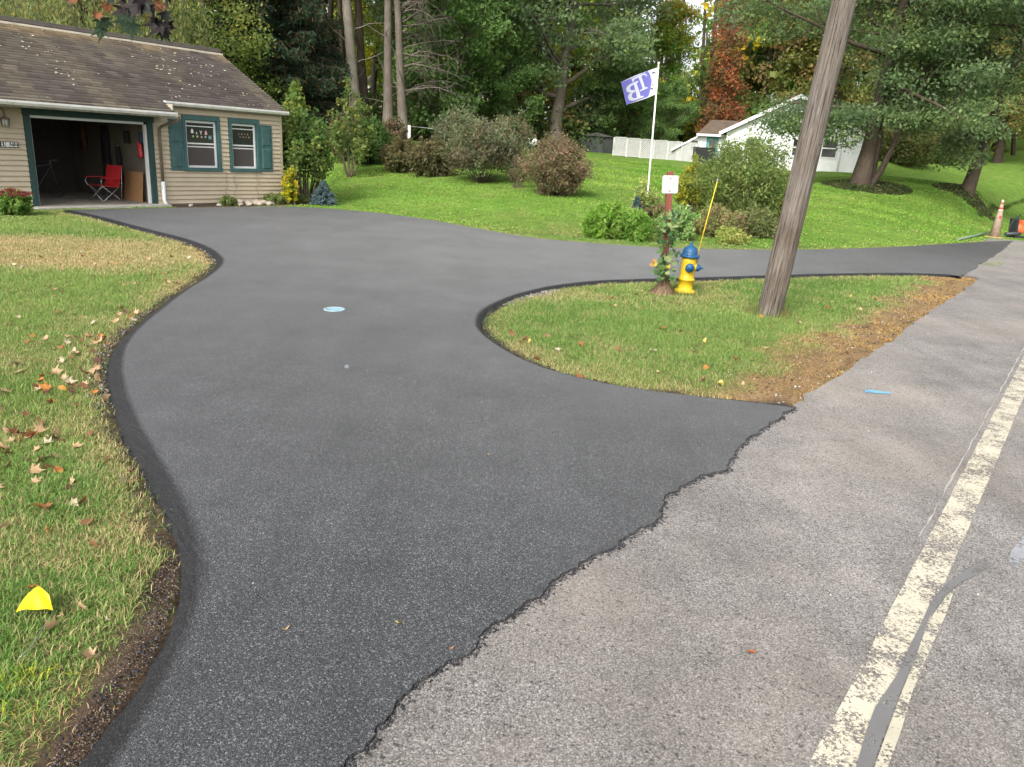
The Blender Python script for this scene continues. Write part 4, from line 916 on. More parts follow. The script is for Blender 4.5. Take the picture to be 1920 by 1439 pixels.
# shelf and clutter in the dark
shf = hthing('storage_shelf', -7.4, 3.9, .055, 'dark storage shelf with boxes at the back of the garage', 'shelf')
for x in (-1.2, 0, 1.2): hb('upright', M_DARK, shf, x - .03, x + .03, -.25, .25, 0, 2.1)
for z in (.4, .95, 1.5, 2.05): hb('shelf_board', M_DARK, shf, -1.2, 1.2, -.25, .25, z, z + .03)
for i in range(9):
    x = -1.05 + (i % 3) * .75 + random.uniform(-.1, .1); z = (.43, .98, 1.53)[i // 3]; p = hw(-7.4 + x, 3.9 - .05)
    bx = empty('storage_box', (p[0], p[1], .055 + z), math.pi / 2 - TH, f"{['grey','brown','dark blue'][i % 3]} box on the {['lowest','middle','top'][i // 3]} shelf in the garage", 'box')
    cm = [pm('grey_box', (.16, .16, .15), .7), pm('cardboard', (.2, .13, .075), .8), pm('blue_box', (.03, .05, .1), .6)][i % 3]
    hb('carton', cm, bx, -.22, .22, -.2, .2, 0, .28); hb('carton_lid', cm, bx, -.23, .23, -.21, .21, .282, .33)
bk_ = hthing('bicycle', -6.1, 2.1, .055, 'dark bicycle standing in the shadow of the garage', 'bicycle', rot=.3)
for x in (-.5, .5):
    MB().tube([(x + .32 * math.cos(t), 0, .33 + .32 * math.sin(t)) for t in np.linspace(0, 6.283, 25)], .018, 6, cap=False).build('wheel', pm('tyre_rubber', (.03, .03, .03), .7), bk_)
MB().tube([(-.5, 0, .33), (-.15, 0, .8), (.38, 0, .85), (.5, 0, .33)], .016, 6).tube([(-.5, 0, .33), (-.05, 0, .3), (.38, 0, .82)], .014, 6).tube([(-.05, 0, .3), (-.18, 0, .88)], .014, 6).build('bicycle_frame', pm('bike_paint', (.10, .10, .11), .4), bk_)
MB().tube([(.36, -.25, .98), (.36, 0, .95), (.36, .25, .98)], .012, 6).tube([(.36, 0, .95), (.38, 0, .84)], .012, 6).build('handlebar', M_STEEL, bk_)
MB().lathe([(.0, .0), (.07, .01), (.09, .04), (.05, .07), (0, .07)], 10, (-.18, 0, .87)).build('saddle', M_BLKC, bk_)
# stones by the wall
M_ROCK = pm('field_stone', (.36, .31, .25), .9, .3, 7, .01)
rk_spots = [(-1.75, .17, 'large grey-tan', .15), (-1.52, .25, 'flat brown', .11), (-1.35, .40, 'small tan', .09), (-1.2, .20, 'oblong tan', .12), (-1.05, .36, 'round pale', .12), (-.9, .22, 'flat grey', .10), (-.75, .33, 'small grey', .09), (-1.62, .45, 'low brown', .10), (-1.28, .52, 'low pale', .11), (-.95, .50, 'rough brown', .10), (-1.9, .42, 'small dark', .08), (-2.6, .45, 'small flat', .07), (-3.4, .35, 'small round', .06)]
for i, (x, y, lab, s) in enumerate(rk_spots):
    bm = bmesh.new(); bmesh.ops.create_icosphere(bm, subdivisions=3, radius=1)
    for v in bm.verts:
        n_ = fbm(np.array([v.co.x * 1.2 + i * 9]), np.array([v.co.y * 1.2 + v.co.z * 2]), i % 5, 3)[0]; v.co *= .72 + .5 * n_
        v.co.x *= 1.25; v.co.z *= .7
    me = bpy.data.meshes.new('rock'); bm.to_mesh(me); bm.free(); me.materials.append(M_ROCK); me.polygons.foreach_set('use_smooth', [True] * len(me.polygons))
    p = hw(x, -y - .1); o = link('rock', me, None, (p[0], p[1], s * .35), random.random() * 6); o.scale = (s,) * 3
    tag(o, f'{lab} stone in the bed under the windows, {["in the heap", "by the gap"][i > 10]} {["left", "middle", "right"][0 if x < -1.45 else 1 if x < -1.0 else 2]} part', 'stone', 'stones in the bed along the house wall')
# ------------------------------------------------------------------ foliage tools
M_FOL = leafmat('foliage', .6, .58, .18)
M_BARK = barkmat('grey_brown_bark', (.11, .09, .075), (.27, .235, .19))
M_BARK2 = barkmat('brown_bark', (.06, .045, .033), (.17, .13, .10))
M_BARK3 = barkmat('pale_bark', (.16, .14, .11), (.38, .34, .28))
M_TWIG = pm('twig_bark', (.13, .10, .07), .9, .3, 10)
def unit(v): return v / (np.linalg.norm(v, axis=-1, keepdims=True) + 1e-9)
def leafquads(C, size, elong, cols, rg, flat_=.0, droop=None):
    """diamond leaves centred at C; droop: preferred long-axis direction"""
    n = len(C); a = rg.normal(0, 1, (n, 3))
    if droop is not None: a = a * .45 + np.asarray(droop)
    a = unit(a); b = rg.normal(0, 1, (n, 3)); b[:, 2] *= (1 - flat_); b = unit(np.cross(a, np.cross(b, a)) + 1e-6)
    s = size * (.6 + .8 * rg.random((n, 1))); l = s * elong
    V = np.stack([C - a * l / 2, C + b * s / 2 * .9, C + a * l / 2, C - b * s / 2 * .9], 1).reshape(-1, 3)
    return V, np.repeat(cols, 4, 0)
def crown_mesh(name, tips, per, sig, size, elong, pal, seed, flat_=.3, droop=None, cv=.28, topcol=None, zr=None, mul=2.6):
    pal = np.asarray(pal, float) * mul; pal = np.minimum(pal, .62)
    rg = np.random.default_rng(seed); T = np.asarray(tips, float); n = len(T); sig = np.asarray(sig, float)
    # each cluster its own hue
    pal = np.asarray(pal, float); w = rg.random((n, 1)); i = rg.integers(0, len(pal), n); cc = pal[i]
    k = rg.poisson(per, n); idx = np.repeat(np.arange(n), k); N_ = len(idx)
    off = unit(rg.normal(0, 1, (N_, 3))) * (rg.random((N_, 1)) ** .5) * sig * 1.6
    C = T[idx] + off
    col = cc[idx] * (1 - cv + 2 * cv * rg.random((N_, 1))) * (.85 + .3 * w[idx])
    col = col * .75 + pal[rg.integers(0, len(pal), N_)] * .25
    if topcol is not None:
        z = (C[:, 2] - zr[0]) / (zr[1] - zr[0]) + rg.normal(0, .18, N_); f = sst(.45, 1.0, z)[:, None] * (rg.random((N_, 1)) < .75); tc_ = np.asarray(topcol)[rg.integers(0, len(topcol), N_)]; col = col * (1 - f) + tc_ * f
    V, c = leafquads(C, size, elong, col, rg, flat_, droop)
    return fastmesh(name, V, np.arange(4 * N_).reshape(-1, 4), M_FOL, c)
def tubes_mesh(name, tubes, mat):
    VV = []; FF = []; b = 0
    for P, R, n in tubes:
        P = np.asarray(P, float); m = len(P); d = unit(np.gradient(P, axis=0)); ref = np.array([0.31, .9, .3]) if abs(d[0][2]) > .8 else np.array([0, 0, 1.])
        a = unit(np.cross(d, ref)); c = np.cross(a, d); t = np.arange(n) * 2 * np.pi / n
        ring = P[:, None] + (a[:, None] * np.cos(t)[None, :, None] + c[:, None] * np.sin(t)[None, :, None]) * np.asarray(R)[:, None, None]
        VV.append(ring.reshape(-1, 3)); i = np.arange(m - 1)[:, None] * n + b; k = np.arange(n)[None]; k2 = (k + 1) % n
        FF.append(np.stack([i + k, i + k2, i + n + k2, i + n + k], 2).reshape(-1, 4)); b += m * n
    return fastmesh(name, np.concatenate(VV), np.concatenate(FF), mat, None, True)
def branch(rg, p, d, Ln, r, seg=6, wob_=.12, up=.0, end=.25, n=5, out=None):
    P = [np.array(p, float)]; d = unit(np.array(d, float))
    for i in range(seg):
        d = unit(d + rg.normal(0, wob_, 3) + np.array([0, 0, up])); P.append(P[-1] + d * Ln / seg)
    R = r * np.linspace(1, end, seg + 1); out.append((P, R, n)); return np.array(P), R, d
def tree_skel(seed, H, r, first, shape, nl=14, lean=(0, 0), sub=6, subsub=4, up=.04, droop=-.02, rootflare=1.5, fork=None, wob_=.05, angle=(.5, .15)):
    """shape(t) -> limb length for t 0..1 up the crown; returns tubes, tips"""
    rg = np.random.default_rng(seed); tb = []; tips = []
    seg = 10; P = [np.zeros(3)]; d = unit(np.array([lean[0], lean[1], 1.]))
    for i in range(seg): d = unit(d + rg.normal(0, wob_, 3) * np.array([1, 1, .3]) + np.array([0, 0, .02])); P.append(P[-1] + d * H / seg)
    P = np.array([P[0] - np.array([0, 0, .3])] + P); R = np.concatenate([[r * rootflare * 1.1, r * rootflare], r * np.linspace(1, .12, seg + 1)[1:] ** .9]); R[2] = r * 1.02
    tb.append((P, R, 10)); Pz = np.linspace(-.3, H, len(P))
    def onT(t): q = t * H; k = np.interp(q, np.concatenate([[0], np.linalg.norm(np.diff(P[1:], axis=0), axis=1).cumsum()]), np.arange(1, len(P))); i = int(min(k, len(P) - 2)); return P[i] + (P[i + 1] - P[i]) * (k - i), np.interp(k, np.arange(len(P)), R)
    az = rg.random() * 6.28
    for i in range(nl):
        t = (i + .5 + rg.normal(0, .25)) / nl; t = min(max(t, 0.01), .99); az += 2.4 + rg.normal(0, .3); q, rr = onT(first + (1 - first) * t)
        L1 = shape(t) * (.8 + .4 * rg.random()); el = angle[0] + angle[1] * 6 * t * .3 + rg.normal(0, .12)
        d = np.array([math.cos(az) * math.cos(el), math.sin(az) * math.cos(el), math.sin(el)])
        B, RR, _ = branch(rg, q, d, L1, max(rr * .5, r * .1), 7, .12, up, .2, 6, tb)
        tips.append(B[-1])
        for j in range(sub):
            u = .25 + .75 * (j + rg.random() * .7) / sub; k = u * (len(B) - 1); a_ = int(min(k, len(B) - 2)); p = B[a_] + (B[a_ + 1] - B[a_]) * (k - a_)
            dd = unit(unit(B[a_ + 1] - B[a_]) * .7 + rg.normal(0, .65, 3)); C, RC, _ = branch(rg, p, dd, L1 * (.28 + .25 * rg.random()) * (1.2 - .5 * u), RR[a_] * .5, 4, .18, droop, .25, 4, tb)
            tips += [C[-1], C[-2]]
            for m_ in range(subsub):
                k2 = rg.integers(1, 4); dd = unit(unit(C[k2 + 1] - C[k2]) * .6 + rg.normal(0, .7, 3)); E_, _, _ = branch(rg, C[k2], dd, L1 * (.10 + .12 * rg.random()), RC[k2] * .5, 3, .2, droop, .3, 3, tb)
                tips.append(E_[-1])
    return tb, np.array(tips)
def place_tree(name, loc, trunk_me, crown_me, label, cat='tree', rotz=0, s=1., group=None, parts=('trunk', 'crown')):
    o = empty(name, tuple(loc), rotz, label, cat, group); o.scale = (s, s, s)
    if trunk_me: link(parts[0], trunk_me, o)
    if crown_me: link(parts[1], crown_me, o)
    return o
def px(x, y, Y):
    """spot on the terrain in the direction of column x at depth Y"""
    d = ray(x, y); t = Y / d[1]; return np.array([d[0] * t, Y, tz(d[0] * t, Y)])

G_LOC = [(.066, .095, .040), (.052, .080, .034), (.088, .115, .042), (.066, .095, .050)]          # locust: bluish grey-green
G_MAP = [(.085, .16, .03), (.065, .13, .025), (.12, .19, .035)]
G_DRK = [(.065, .11, .036), (.052, .09, .03), (.09, .135, .04)]
G_OLV = [(.10, .12, .035), (.07, .10, .03), (.13, .13, .04), (.16, .11, .045)]
G_YEL = [(.34, .30, .03), (.24, .26, .03), (.42, .32, .03), (.14, .19, .03)]
G_RED = [(.21, .075, .035), (.15, .05, .028), (.24, .10, .04), (.09, .075, .035), (.08, .09, .035)]
G_LIM = [(.15, .24, .04), (.10, .19, .035), (.22, .27, .05)]

# ------------------------------------------------------------------ big trees on the right lawn
sk, tp = tree_skel(3, 15, .31, .26, lambda t: 6.8 * (1 - .55 * t) * (.75 + .5 * math.sin(t * 3.14)), nl=22, sub=7, subsub=4, up=-.01, droop=-.06, lean=(.0, 0), angle=(.30, .2), wob_=.022)
rg = np.random.default_rng(8)
A_loc = gt(1612, 349)
# second stem grown together with the first, and a low limb to the right
for dx, dy, ang in ((.50, .05, (.12, .1, 1)), (.40, -.1, (.55, -.1, 1.1))):
    B_, R_2, d_ = branch(rg, (dx * .8, dy, -.2), ang, 7.5, .23 if ang[0] < .5 else .15, 8, .06, .02, .3, 9, sk)
    for k in range(3, 9):
        C_, _, _ = branch(rg, B_[k], rg.normal(0, 1, 3) * np.array([1, 1, .3]) + np.array([.5, 0, .3]), 3.2, .07, 5, .12, -.03, .2, 5, sk); tp = np.vstack([tp, C_[2:], C_[2:] + rg.normal(0, .4, (len(C_) - 2, 3))])
rq = np.random.default_rng(66); ex = np.stack([-4.3 + 3.6 * rq.random(70), rq.normal(0, .9, 70), np.zeros(70)], 1); ex[:, 2] = 2.9 + .12 * (ex[:, 0] + 2) + rq.normal(0, .30, 70) - .5 * rq.random(70)
branch(rq, (-.2, 0, 3.2), (-1, -.1, .0), 4.2, .13, 7, .06, -.03, .2, 6, sk); tp = np.vstack([tp[(tp[:, 2] > 2.2) & ((tp[:, 0] > -2.0) | (tp[:, 2] > 5.4))], ex])
trunkA = tubes_mesh('trunk', sk, M_BARK2); crownA = crown_mesh('crown', tp, 100, (.62, .62, .24), .092, 1.7, G_LOC, 4, .5)
place_tree('shade_tree', A_loc, trunkA, crownA, 'large double-stemmed shade tree in front of the white house', rotz=.0)
sk, tp = tree_skel(17, 14, .22, .25, lambda t: 5.6 * (1 - .5 * t) * (.75 + .5 * math.sin(t * 3.14)), nl=22, sub=7, subsub=4, up=-.01, droop=-.07, lean=(.12, 0), angle=(.25, .2), wob_=.03)
rq = np.random.default_rng(67); ex = np.stack([-1.5 + 1.9 * rq.random(30), rq.normal(0, .6, 30), np.zeros(30)], 1); ex[:, 2] = 2.6 - 1.4 * rq.random(30) * (ex[:, 0] < .1); tp = np.vstack([tp[(tp[:, 2] > 2.0)], ex])
branch(rq, (.2, 0, 2.6), (-1, -.1, -.1), 1.8, .05, 6, .08, -.05, .2, 5, sk)
trunkB = tubes_mesh('trunk', sk, M_BARK2); crownB = crown_mesh('crown', tp, 95, (.60, .60, .24), .092, 1.7, G_LOC, 5, .5)
B_loc = gt(1812, 363)
place_tree('shade_tree', B_loc, trunkB, crownB, 'leaning shade tree on the right lawn behind the traffic cone')
# dark ground cover round both
def cover(c, rx, ry, n, label, cols, h=.12, size=.10, ring=True, name='ground_cover'):
    rg = np.random.default_rng(int(abs(c[0]) * 100)); a = rg.random(n) * 6.283; r = rg.random(n) ** .5; X = c[0] + np.cos(a) * r * rx; Y = c[1] + np.sin(a) * r * ry
    Z = terrain(X, Y) + rg.random(n) * h * (1.1 - r ** 3); C = np.stack([X, Y, Z], 1); cols = np.asarray(cols); cc = cols[rg.integers(0, len(cols), n)] * (.6 + .7 * rg.random((n, 1)))
    V, c4 = leafquads(C, size, 1.3, cc, rg, .6); return tag(link(name, fastmesh(name, V, np.arange(4 * n).reshape(-1, 4), M_FOL, c4)), label, 'ground cover', kind='stuff')
GC = [(.08, .12, .04), (.06, .09, .035), (.12, .15, .05), (.16, .14, .07)]
cover(A_loc + np.array([.3, 0, 0]), 1.9, 1.7, 3600, 'ring of dark ground cover round the double-stemmed tree', GC)
cover(B_loc, 1.5, 1.3, 2600, 'ring of dark ground cover round the leaning tree', GC)

# ------------------------------------------------------------------ middle distance trees
def mk(seed, H, r, first, shape, per, sig, size, pal, nl=18, sub=6, subsub=3, bark=M_BARK, **kw):
    ck = {k: kw.pop(k) for k in ('topcol', 'zr', 'flat_', 'droopL', 'elong') if k in kw}
    sk, tp = tree_skel(seed, H, r, first, shape, nl=nl, sub=sub, subsub=subsub, **kw)
    return tubes_mesh('trunk', sk, bark), crown_mesh('crown', tp, per, sig, size, ck.get('elong', 1.4), pal, seed + 50, ck.get('flat_', .4), ck.get('droopL'), topcol=ck.get('topcol'), zr=ck.get('zr')), tp
big = lambda R: (lambda t: R * (1 - .45 * t) * (.7 + .55 * math.sin(min(1, t * 1.15) * 3.14)))
t1, c1, tp1 = mk(21, 18, .38, .12, big(6.6), 48, (.75, .75, .32), .17, G_LOC, nl=26, sub=7, up=.0, droop=-.04, angle=(.35, .2))
place_tree('locust_tree', px(1040, 265, 51), t1, c1, 'tall feathery blue-green locust tree behind the lattice fence, left of the flag')
place_tree('locust_tree', px(880, 260, 56), t1, c1, 'blue-green locust tree behind the grey shrubs, half hidden by its neighbour', rotz=2.1, s=.92)
t2, c2, tp2 = mk(33, 11.5, .26, .06, lambda t: 4.0 * math.sin(.35 + 2.4 * t) * (1 - .25 * t), 60, (.5, .5, .32), .13, G_MAP, nl=24, sub=6, topcol=[(.50, .26, .04), (.42, .32, .05), (.28, .30, .05)], zr=(3.5, 11.5), up=.05, angle=(.4, .3))
place_tree('maple_tree', px(1212, 280, 58), t2, c2, 'rounded green maple with orange tips behind the flag', s=.76)
t3, c3, tp3 = mk(41, 17, .30, .2, big(5.2), 42, (.7, .7, .4), .18, G_YEL, nl=20, sub=6)
place_tree('yellow_tree', px(930, 260, 66), t3, c3, 'yellow autumn tree behind the locust tree')
place_tree('yellow_tree', px(700, 250, 62), t3, c3, 'yellow-green tree far behind the bare trunks', rotz=1.2, s=.95)
place_tree('yellow_tree', px(1055, 260, 68), t3, c3, 'yellow autumn tree showing above the locust crown near the maple', rotz=3.3, s=.8)
t4, c4, tp4 = mk(52, 19, .32, .1, big(5.6), 40, (.7, .7, .38), .19, G_OLV, nl=24, sub=6, bark=M_BARK2)
for x, Y, s, r_, lab in [(1362, 78, .68, 0, 'olive brown tree behind the red creeper tree'), (1425, 66, .95, 1.1, 'tall olive tree behind the white house roof'), (1500, 74, 1.05, 2.3, 'tall olive tree behind the utility pole'), (1720, 68, 1.0, 4.0, 'olive tree in the gap between the two shade trees'), (1880, 64, .8, 5.1, 'olive tree at the right edge behind the leaning tree'), (1560, 60, .9, .4, 'olive tree rising behind the double-stemmed shade tree'), (2010, 60, .9, 2.0, 'olive tree beyond the right edge of the lawn')]:
    place_tree('olive_tree', px(x, 260, Y), t4, c4, lab, rotz=r_, s=s)
t5, c5, tp5 = mk(61, 9, .22, .05, lambda t: 3.9 * math.sin(.5 + 2.2 * t), 42, (.5, .5, .32), .15, G_DRK, nl=20, sub=6, up=.02)
for x, y, Y, s, r_, lab in [(815, 270, 47, 1.1, 0, 'dark dense tree behind the dead branches'), (1235, 282, 52, .42, 1., 'low dark bushy tree behind the lattice fence'), (1175, 282, 56, .5, 3., 'small dark tree left of the flagpole at the fence'), (960, 275, 50, .62, 5.2, 'dark low tree under the locust crown'), (1115, 275, 54, .55, .7, 'small dark tree beside the garden shed')]:
    place_tree('dark_tree', px(x, y, Y), t5, c5, lab, rotz=r_, s=s)
t6, c6, tp6 = mk(71, 12, .24, .08, lambda t: 4.2 * math.sin(.4 + 2.3 * t), 52, (.6, .6, .4), .13, [(.085, .125, .03), (.06, .10, .03), (.10, .12, .035), (.14, .14, .03)], nl=20, sub=6)
place_tree('green_tree', px(395, 260, 38), t6, c6, 'light green leafy tree just behind the house roof', s=.84)
place_tree('green_tree', px(270, 260, 46), t6, c6, 'light green tree farther back behind the roof, left of its twin', rotz=2.5, s=1.0)
place_tree('green_tree', px(590, 260, 54), t6, c6, 'green tree seen between spruce and trunks', rotz=4.1, s=1.0)
# red creeper column
rg = np.random.default_rng(5); sk = []; P_, R_3, _ = branch(rg, (0, 0, -.3), (0, 0, 1), 15, .35, 10, .03, .03, .3, 8, sk); tips = []
for i in range(150):
    k = rg.random() * 9; a = int(k); q = P_[a] + (P_[a + 1] - P_[a]) * (k - a); an = rg.random() * 6.28; r_ = (.3 + .95 * rg.random()) * (1.2 - .06 * k); tips.append(q + np.array([math.cos(an) * r_, math.sin(an) * r_, -.2]))
    if i % 3 == 0: branch(rg, q, (math.cos(an), math.sin(an), .1), r_, .05, 3, .1, 0, .3, 4, sk)
tips = np.array(tips); trc = tubes_mesh('trunk', sk, M_BARK2); crc = crown_mesh('crown', tips[tips[:, 2] < 10], 75, (.45, .45, .45), .15, 1.2, G_RED, 9, .3)
place_tree('red_creeper_tree', px(1352, 240, 60), trc, crc, 'narrow tree covered in red autumn creeper behind the far garage roof')

# ------------------------------------------------------------------ bare trunks by the lawn edge
def trunk_tree(x, yb, Y, r, seed, lab, lean, bark=M_BARK3, H=20, pal=G_OLV + G_YEL[:2], extra=None):
    sk, tp = tree_skel(seed, H, r, .44, lambda t: 4.2 * (1 - .5 * t), nl=9, sub=5, subsub=2, lean=lean, wob_=.03, rootflare=1.35, angle=(.7, .1)); rg = np.random.default_rng(seed)
    for i in range(9):         # dead stubs and thin side branches low on the stem
        z = 1.5 + rg.random() * 7; an = rg.random() * 6.28; q = np.array([lean[0] * z, lean[1] * z, z]); B_, _, _ = branch(rg, q, (math.cos(an), math.sin(an), .3), .8 + rg.random() * 1.8, .03, 5, .2, .03, .2, 4, sk)
    if extra: extra(rg, sk, lean)
    return place_tree('tall_bare_tree', px(x, yb, Y), tubes_mesh('trunk', sk, bark), crown_mesh('crown', tp, 34, (.6, .6, .35), .16, 1.4, pal, seed, .3), lab)
def deadfan(rg, sk, lean):
    for i in range(26):
        z = 2.2 + rg.random() * 5.8; q = np.array([lean[0] * z, lean[1] * z, z]); an = rg.normal(0, .55); B_, RR, _ = branch(rg, q, (math.cos(an), math.sin(an), .55), 1.6 + rg.random() * 2.2, .040, 7, .16, -.09, .2, 5, sk)
        for k in range(2, 7):
            for m_ in range(3): branch(rg, B_[k], rg.normal(0, 1, 3) + np.array([.6, 0, -.25]), .5 + rg.random() * .8, .014, 4, .2, -.06, .3, 3, sk)
trunk_tree(622, 255, 46, .20, 81, 'thin leaning trunk, leftmost of the tall bare trees', (-.06, 0), M_BARK2)
trunk_tree(641, 255, 48, .17, 82, 'slender dark trunk second from the left among the tall bare trees', (-.02, 0), M_BARK2)
trunk_tree(672, 262, 42, .30, 83, 'thickest pale grey trunk of the tall bare trees', (-.05, 0), M_BARK3)
trunk_tree(690, 258, 45, .26, 84, 'dark brown trunk right behind the thickest pale trunk', (-.06, 0), M_BARK2)
trunk_tree(727, 262, 42, .25, 85, 'pale trunk with a dark burl, right of the middle among the bare trees', (-.03, .02), M_BARK)
trunk_tree(758, 275, 41, .22, 86, 'rightmost grey trunk with a fan of dead branches', (-.035, 0), M_BARK, extra=deadfan)

# ------------------------------------------------------------------ spruce
def spruce(seed, H, R, z0, pal, lab, loc, n_wh=30, dens=1.0, size=.05, s=1.):
    rg = np.random.default_rng(seed); sk = []; P_, R_4, _ = branch(rg, (0, 0, -.2), (0, 0, 1), H, .02 * H, 10, .008, .02, .1, 8, sk); C = []; D = []
    for i in range(n_wh):
        t = i / n_wh; z = z0 + (H - z0) * t; Lb = R * (1 - t) ** .85 + .1 * R / 4; nb2 = int(7 + 4 * (1 - t)); a0 = rg.random() * 6.28
        for j in range(nb2):
            an = a0 + j * 6.28 / nb2 + rg.normal(0, .15); L1 = Lb * (.75 + .4 * rg.random()); B_, _, _ = branch(rg, (0, 0, z), (math.cos(an), math.sin(an), .12 - .35 * (1 - t)), L1, .012 * H * .25 * (1 - t) + .008, 6, .05, .03, .2, 4, sk)
            m_ = int(150 * dens * L1 / R * 1.6) + 6; u = rg.random(m_) ** .7 * 5.99; k = u.astype(int); q = B_[k] + (B_[k + 1] - B_[k]) * (u - k)[:, None]
            side = rg.normal(0, 1, (m_, 3)) * np.array([1, 1, .25]) * (.024 * R + .085 * L1) * (1.15 - u / 6.5)[:, None]; q = q + side; q[:, 2] -= rg.random(m_) * .11 * R; C.append(q)
            o = unit(side + np.array([math.cos(an), math.sin(an), 0]) * .15); D.append(o * .8 + np.array([0, 0, -.75]))
    C = np.concatenate(C); D = np.concatenate(D); n = len(C); pal = np.asarray(pal); cc = pal[rg.integers(0, len(pal), n)] * (.65 + .6 * rg.random((n, 1)))
    V, c4 = leafquads(C, size, 4.2, cc, rg, 0, D)
    return place_tree('spruce_tree', loc, tubes_mesh('trunk', sk, M_BARK2), fastmesh('crown', V, np.arange(4 * n).reshape(-1, 4), M_FOL, c4), lab, s=s)
SPR = [(.05, .095, .055), (.038, .075, .042), (.07, .12, .065), (.12, .085, .045)]
spruce(90, 15.5, 4.3, 1.0, SPR, 'big dark spruce with drooping boughs behind the house gable', px(520, 270, 41), 34, 1.9, .068)
spruce(94, 12, 3.2, .6, SPR, 'dark spruce farther back, right of the big spruce', px(575, 262, 52), 26, 1.2, .09)
spruce(91, .78, .42, .10, [(.16, .24, .25), (.12, .19, .20), (.22, .31, .33)], 'small blue spruce beside the lilac at the house corner', gt(606, 385), 11, .5, .02)
spruce(92, 1.0, .32, .10, [(.13, .21, .20), (.10, .16, .15), (.18, .26, .26)], 'small blue-grey conifer in the flower bed by the flagpole', px(1192, 400, 20.5), 11, .5, .02)

# ------------------------------------------------------------------ willow behind the house
def willow(seed, loc, H, R, lab, n=430):
    rg = np.random.default_rng(seed); sk = []; P_, _, _ = branch(rg, (0, 0, -.2), (0, 0, 1), H * .7, .35, 7, .05, .02, .5, 9, sk); C = []
    for i in range(16):
        an = rg.random() * 6.28; q = P_[3 + i % 5]; branch(rg, q, (math.cos(an), math.sin(an), 1.0), H * .45, .12, 6, .1, -.03, .2, 6, sk)
    for i in range(n):
        an = rg.random() * 6.28; r_ = R * rg.random() ** .5; z = H * (1 - .35 * (r_ / R) ** 2) * (.72 + .28 * rg.random()); Ls = (2.0 + 3.5 * rg.random()) * min(1, z / 5); m_ = int(Ls * 24)
        t = rg.random(m_); x = math.cos(an) * r_ + math.cos(an) * .35 * t + rg.normal(0, .10, m_) + .15 * np.sin(t * 5 + i); y = math.sin(an) * r_ + math.sin(an) * .35 * t + rg.normal(0, .10, m_); C.append(np.stack([x, y, z - Ls * t], 1))
    C = np.concatenate(C); m_ = len(C); pal = np.array([(.22, .27, .11), (.16, .22, .09), (.32, .34, .15), (.38, .35, .11)]); cc = pal[rg.integers(0, 4, m_)] * (.7 + .6 * rg.random((m_, 1)))
    V, c4 = leafquads(C, .055, 3.2, cc, rg, 0, (0, 0, -1.1)); return place_tree('willow_tree', loc, tubes_mesh('trunk', sk, M_BARK), fastmesh('crown', V, np.arange(4 * m_).reshape(-1, 4), M_FOL, c4), lab)
w1 = willow(95, px(185, 260, 33), 10, 4.6, 'weeping willow with hanging strands right behind the roof ridge')
w2 = copy_tree(w1); w2.location = tuple(px(20, 260, 36)); w2.rotation_euler = (0, 0, 2); w2['label'] = 'weeping willow at the left edge of the photo behind the roof'

# ------------------------------------------------------------------ woodland far behind
rg = np.random.default_rng(77); C = []; CC = []; TR = []
palw = np.array(G_OLV * 2 + G_DRK + G_MAP * 2 + G_LIM + G_YEL * 2) * 2.4
_hx = [-300, 300, 335, 400, 430, 575, 590, 640, 655, 1100, 1155, 1175, 1290, 1305, 1540, 1700, 2200]; _hh = [16, 16, 10, 10, 15, 15, 10, 10, 15, 16, 9, 5, 5, 13, 13, 11, 11]
for i in range(2300):
    x = rg.random() * 2400 - 220; Y = 62 + rg.random() * 34 if x > -2000 else 0
    if x > 1640: Y += 10
    d = ray(x, 260); X = d[0] * Y / d[1]; top_ = np.interp(x, _hx, _hh) * Y / 72; z = tz(X, Y) + top_ * rg.random() ** .9
    m_ = 62; r_ = np.array([1.7, 1.7, .95]); off = unit(rg.normal(0, 1, (m_, 3))) * rg.random((m_, 1)) ** .5 * r_; C.append(np.array([X, Y, z]) + off)
    CC.append(palw[rg.integers(0, len(palw))] * (.65 + .5 * rg.random((m_, 1))) * (.9 + .2 * rg.random()))
    if i % 9 == 0: TR.append(([(X, Y, tz(X, Y) - .3), (X + rg.normal(0, .3), Y, 7), (X + rg.normal(0, .6), Y, 15)], [.2, .16, .1], 6))
C = np.concatenate(C); CC = np.concatenate(CC); V, c4 = leafquads(C, .40, 1.3, CC, rg, .3)
wd = tag(link('woodland', fastmesh('woodland', V, np.arange(4 * len(C)).reshape(-1, 4), M_FOL, c4)), 'far wood closing the view behind the lawns', 'woodland', kind='stuff')
tag(link('woodland_trunks', tubes_mesh('woodland_trunks', TR, M_BARK2)), 'dim tree trunks inside the far wood', 'woodland', kind='stuff')
# undergrowth at the lawn edge
rg = np.random.default_rng(78); C = []; CC = []
for i in range(1100):
    t = rg.random(); x = -60 + t * 1180; Y = 44 + rg.random() * 10 + (6 if x > 760 else 0); d = ray(x, 260); X = d[0] * Y / d[1]
    m_ = 36; z = tz(X, Y) + rg.random() ** 1.6 * 2.2; off = rg.normal(0, 1, (m_, 3)) * np.array([.6, .6, .35]); C.append(np.array([X, Y, z]) + off); CC.append(np.array(G_DRK * 2 + G_OLV)[rg.integers(0, 10)] * 1.7 * (.6 + .6 * rg.random((m_, 1))))
C = np.concatenate(C); CC = np.concatenate(CC); V, c4 = leafquads(C, .17, 1.3, CC, rg, .3)
tag(link('undergrowth', fastmesh('undergrowth', V, np.arange(4 * len(C)).reshape(-1, 4), M_FOL, c4)), 'dark undergrowth along the wood edge under the trees', 'undergrowth', kind='stuff')

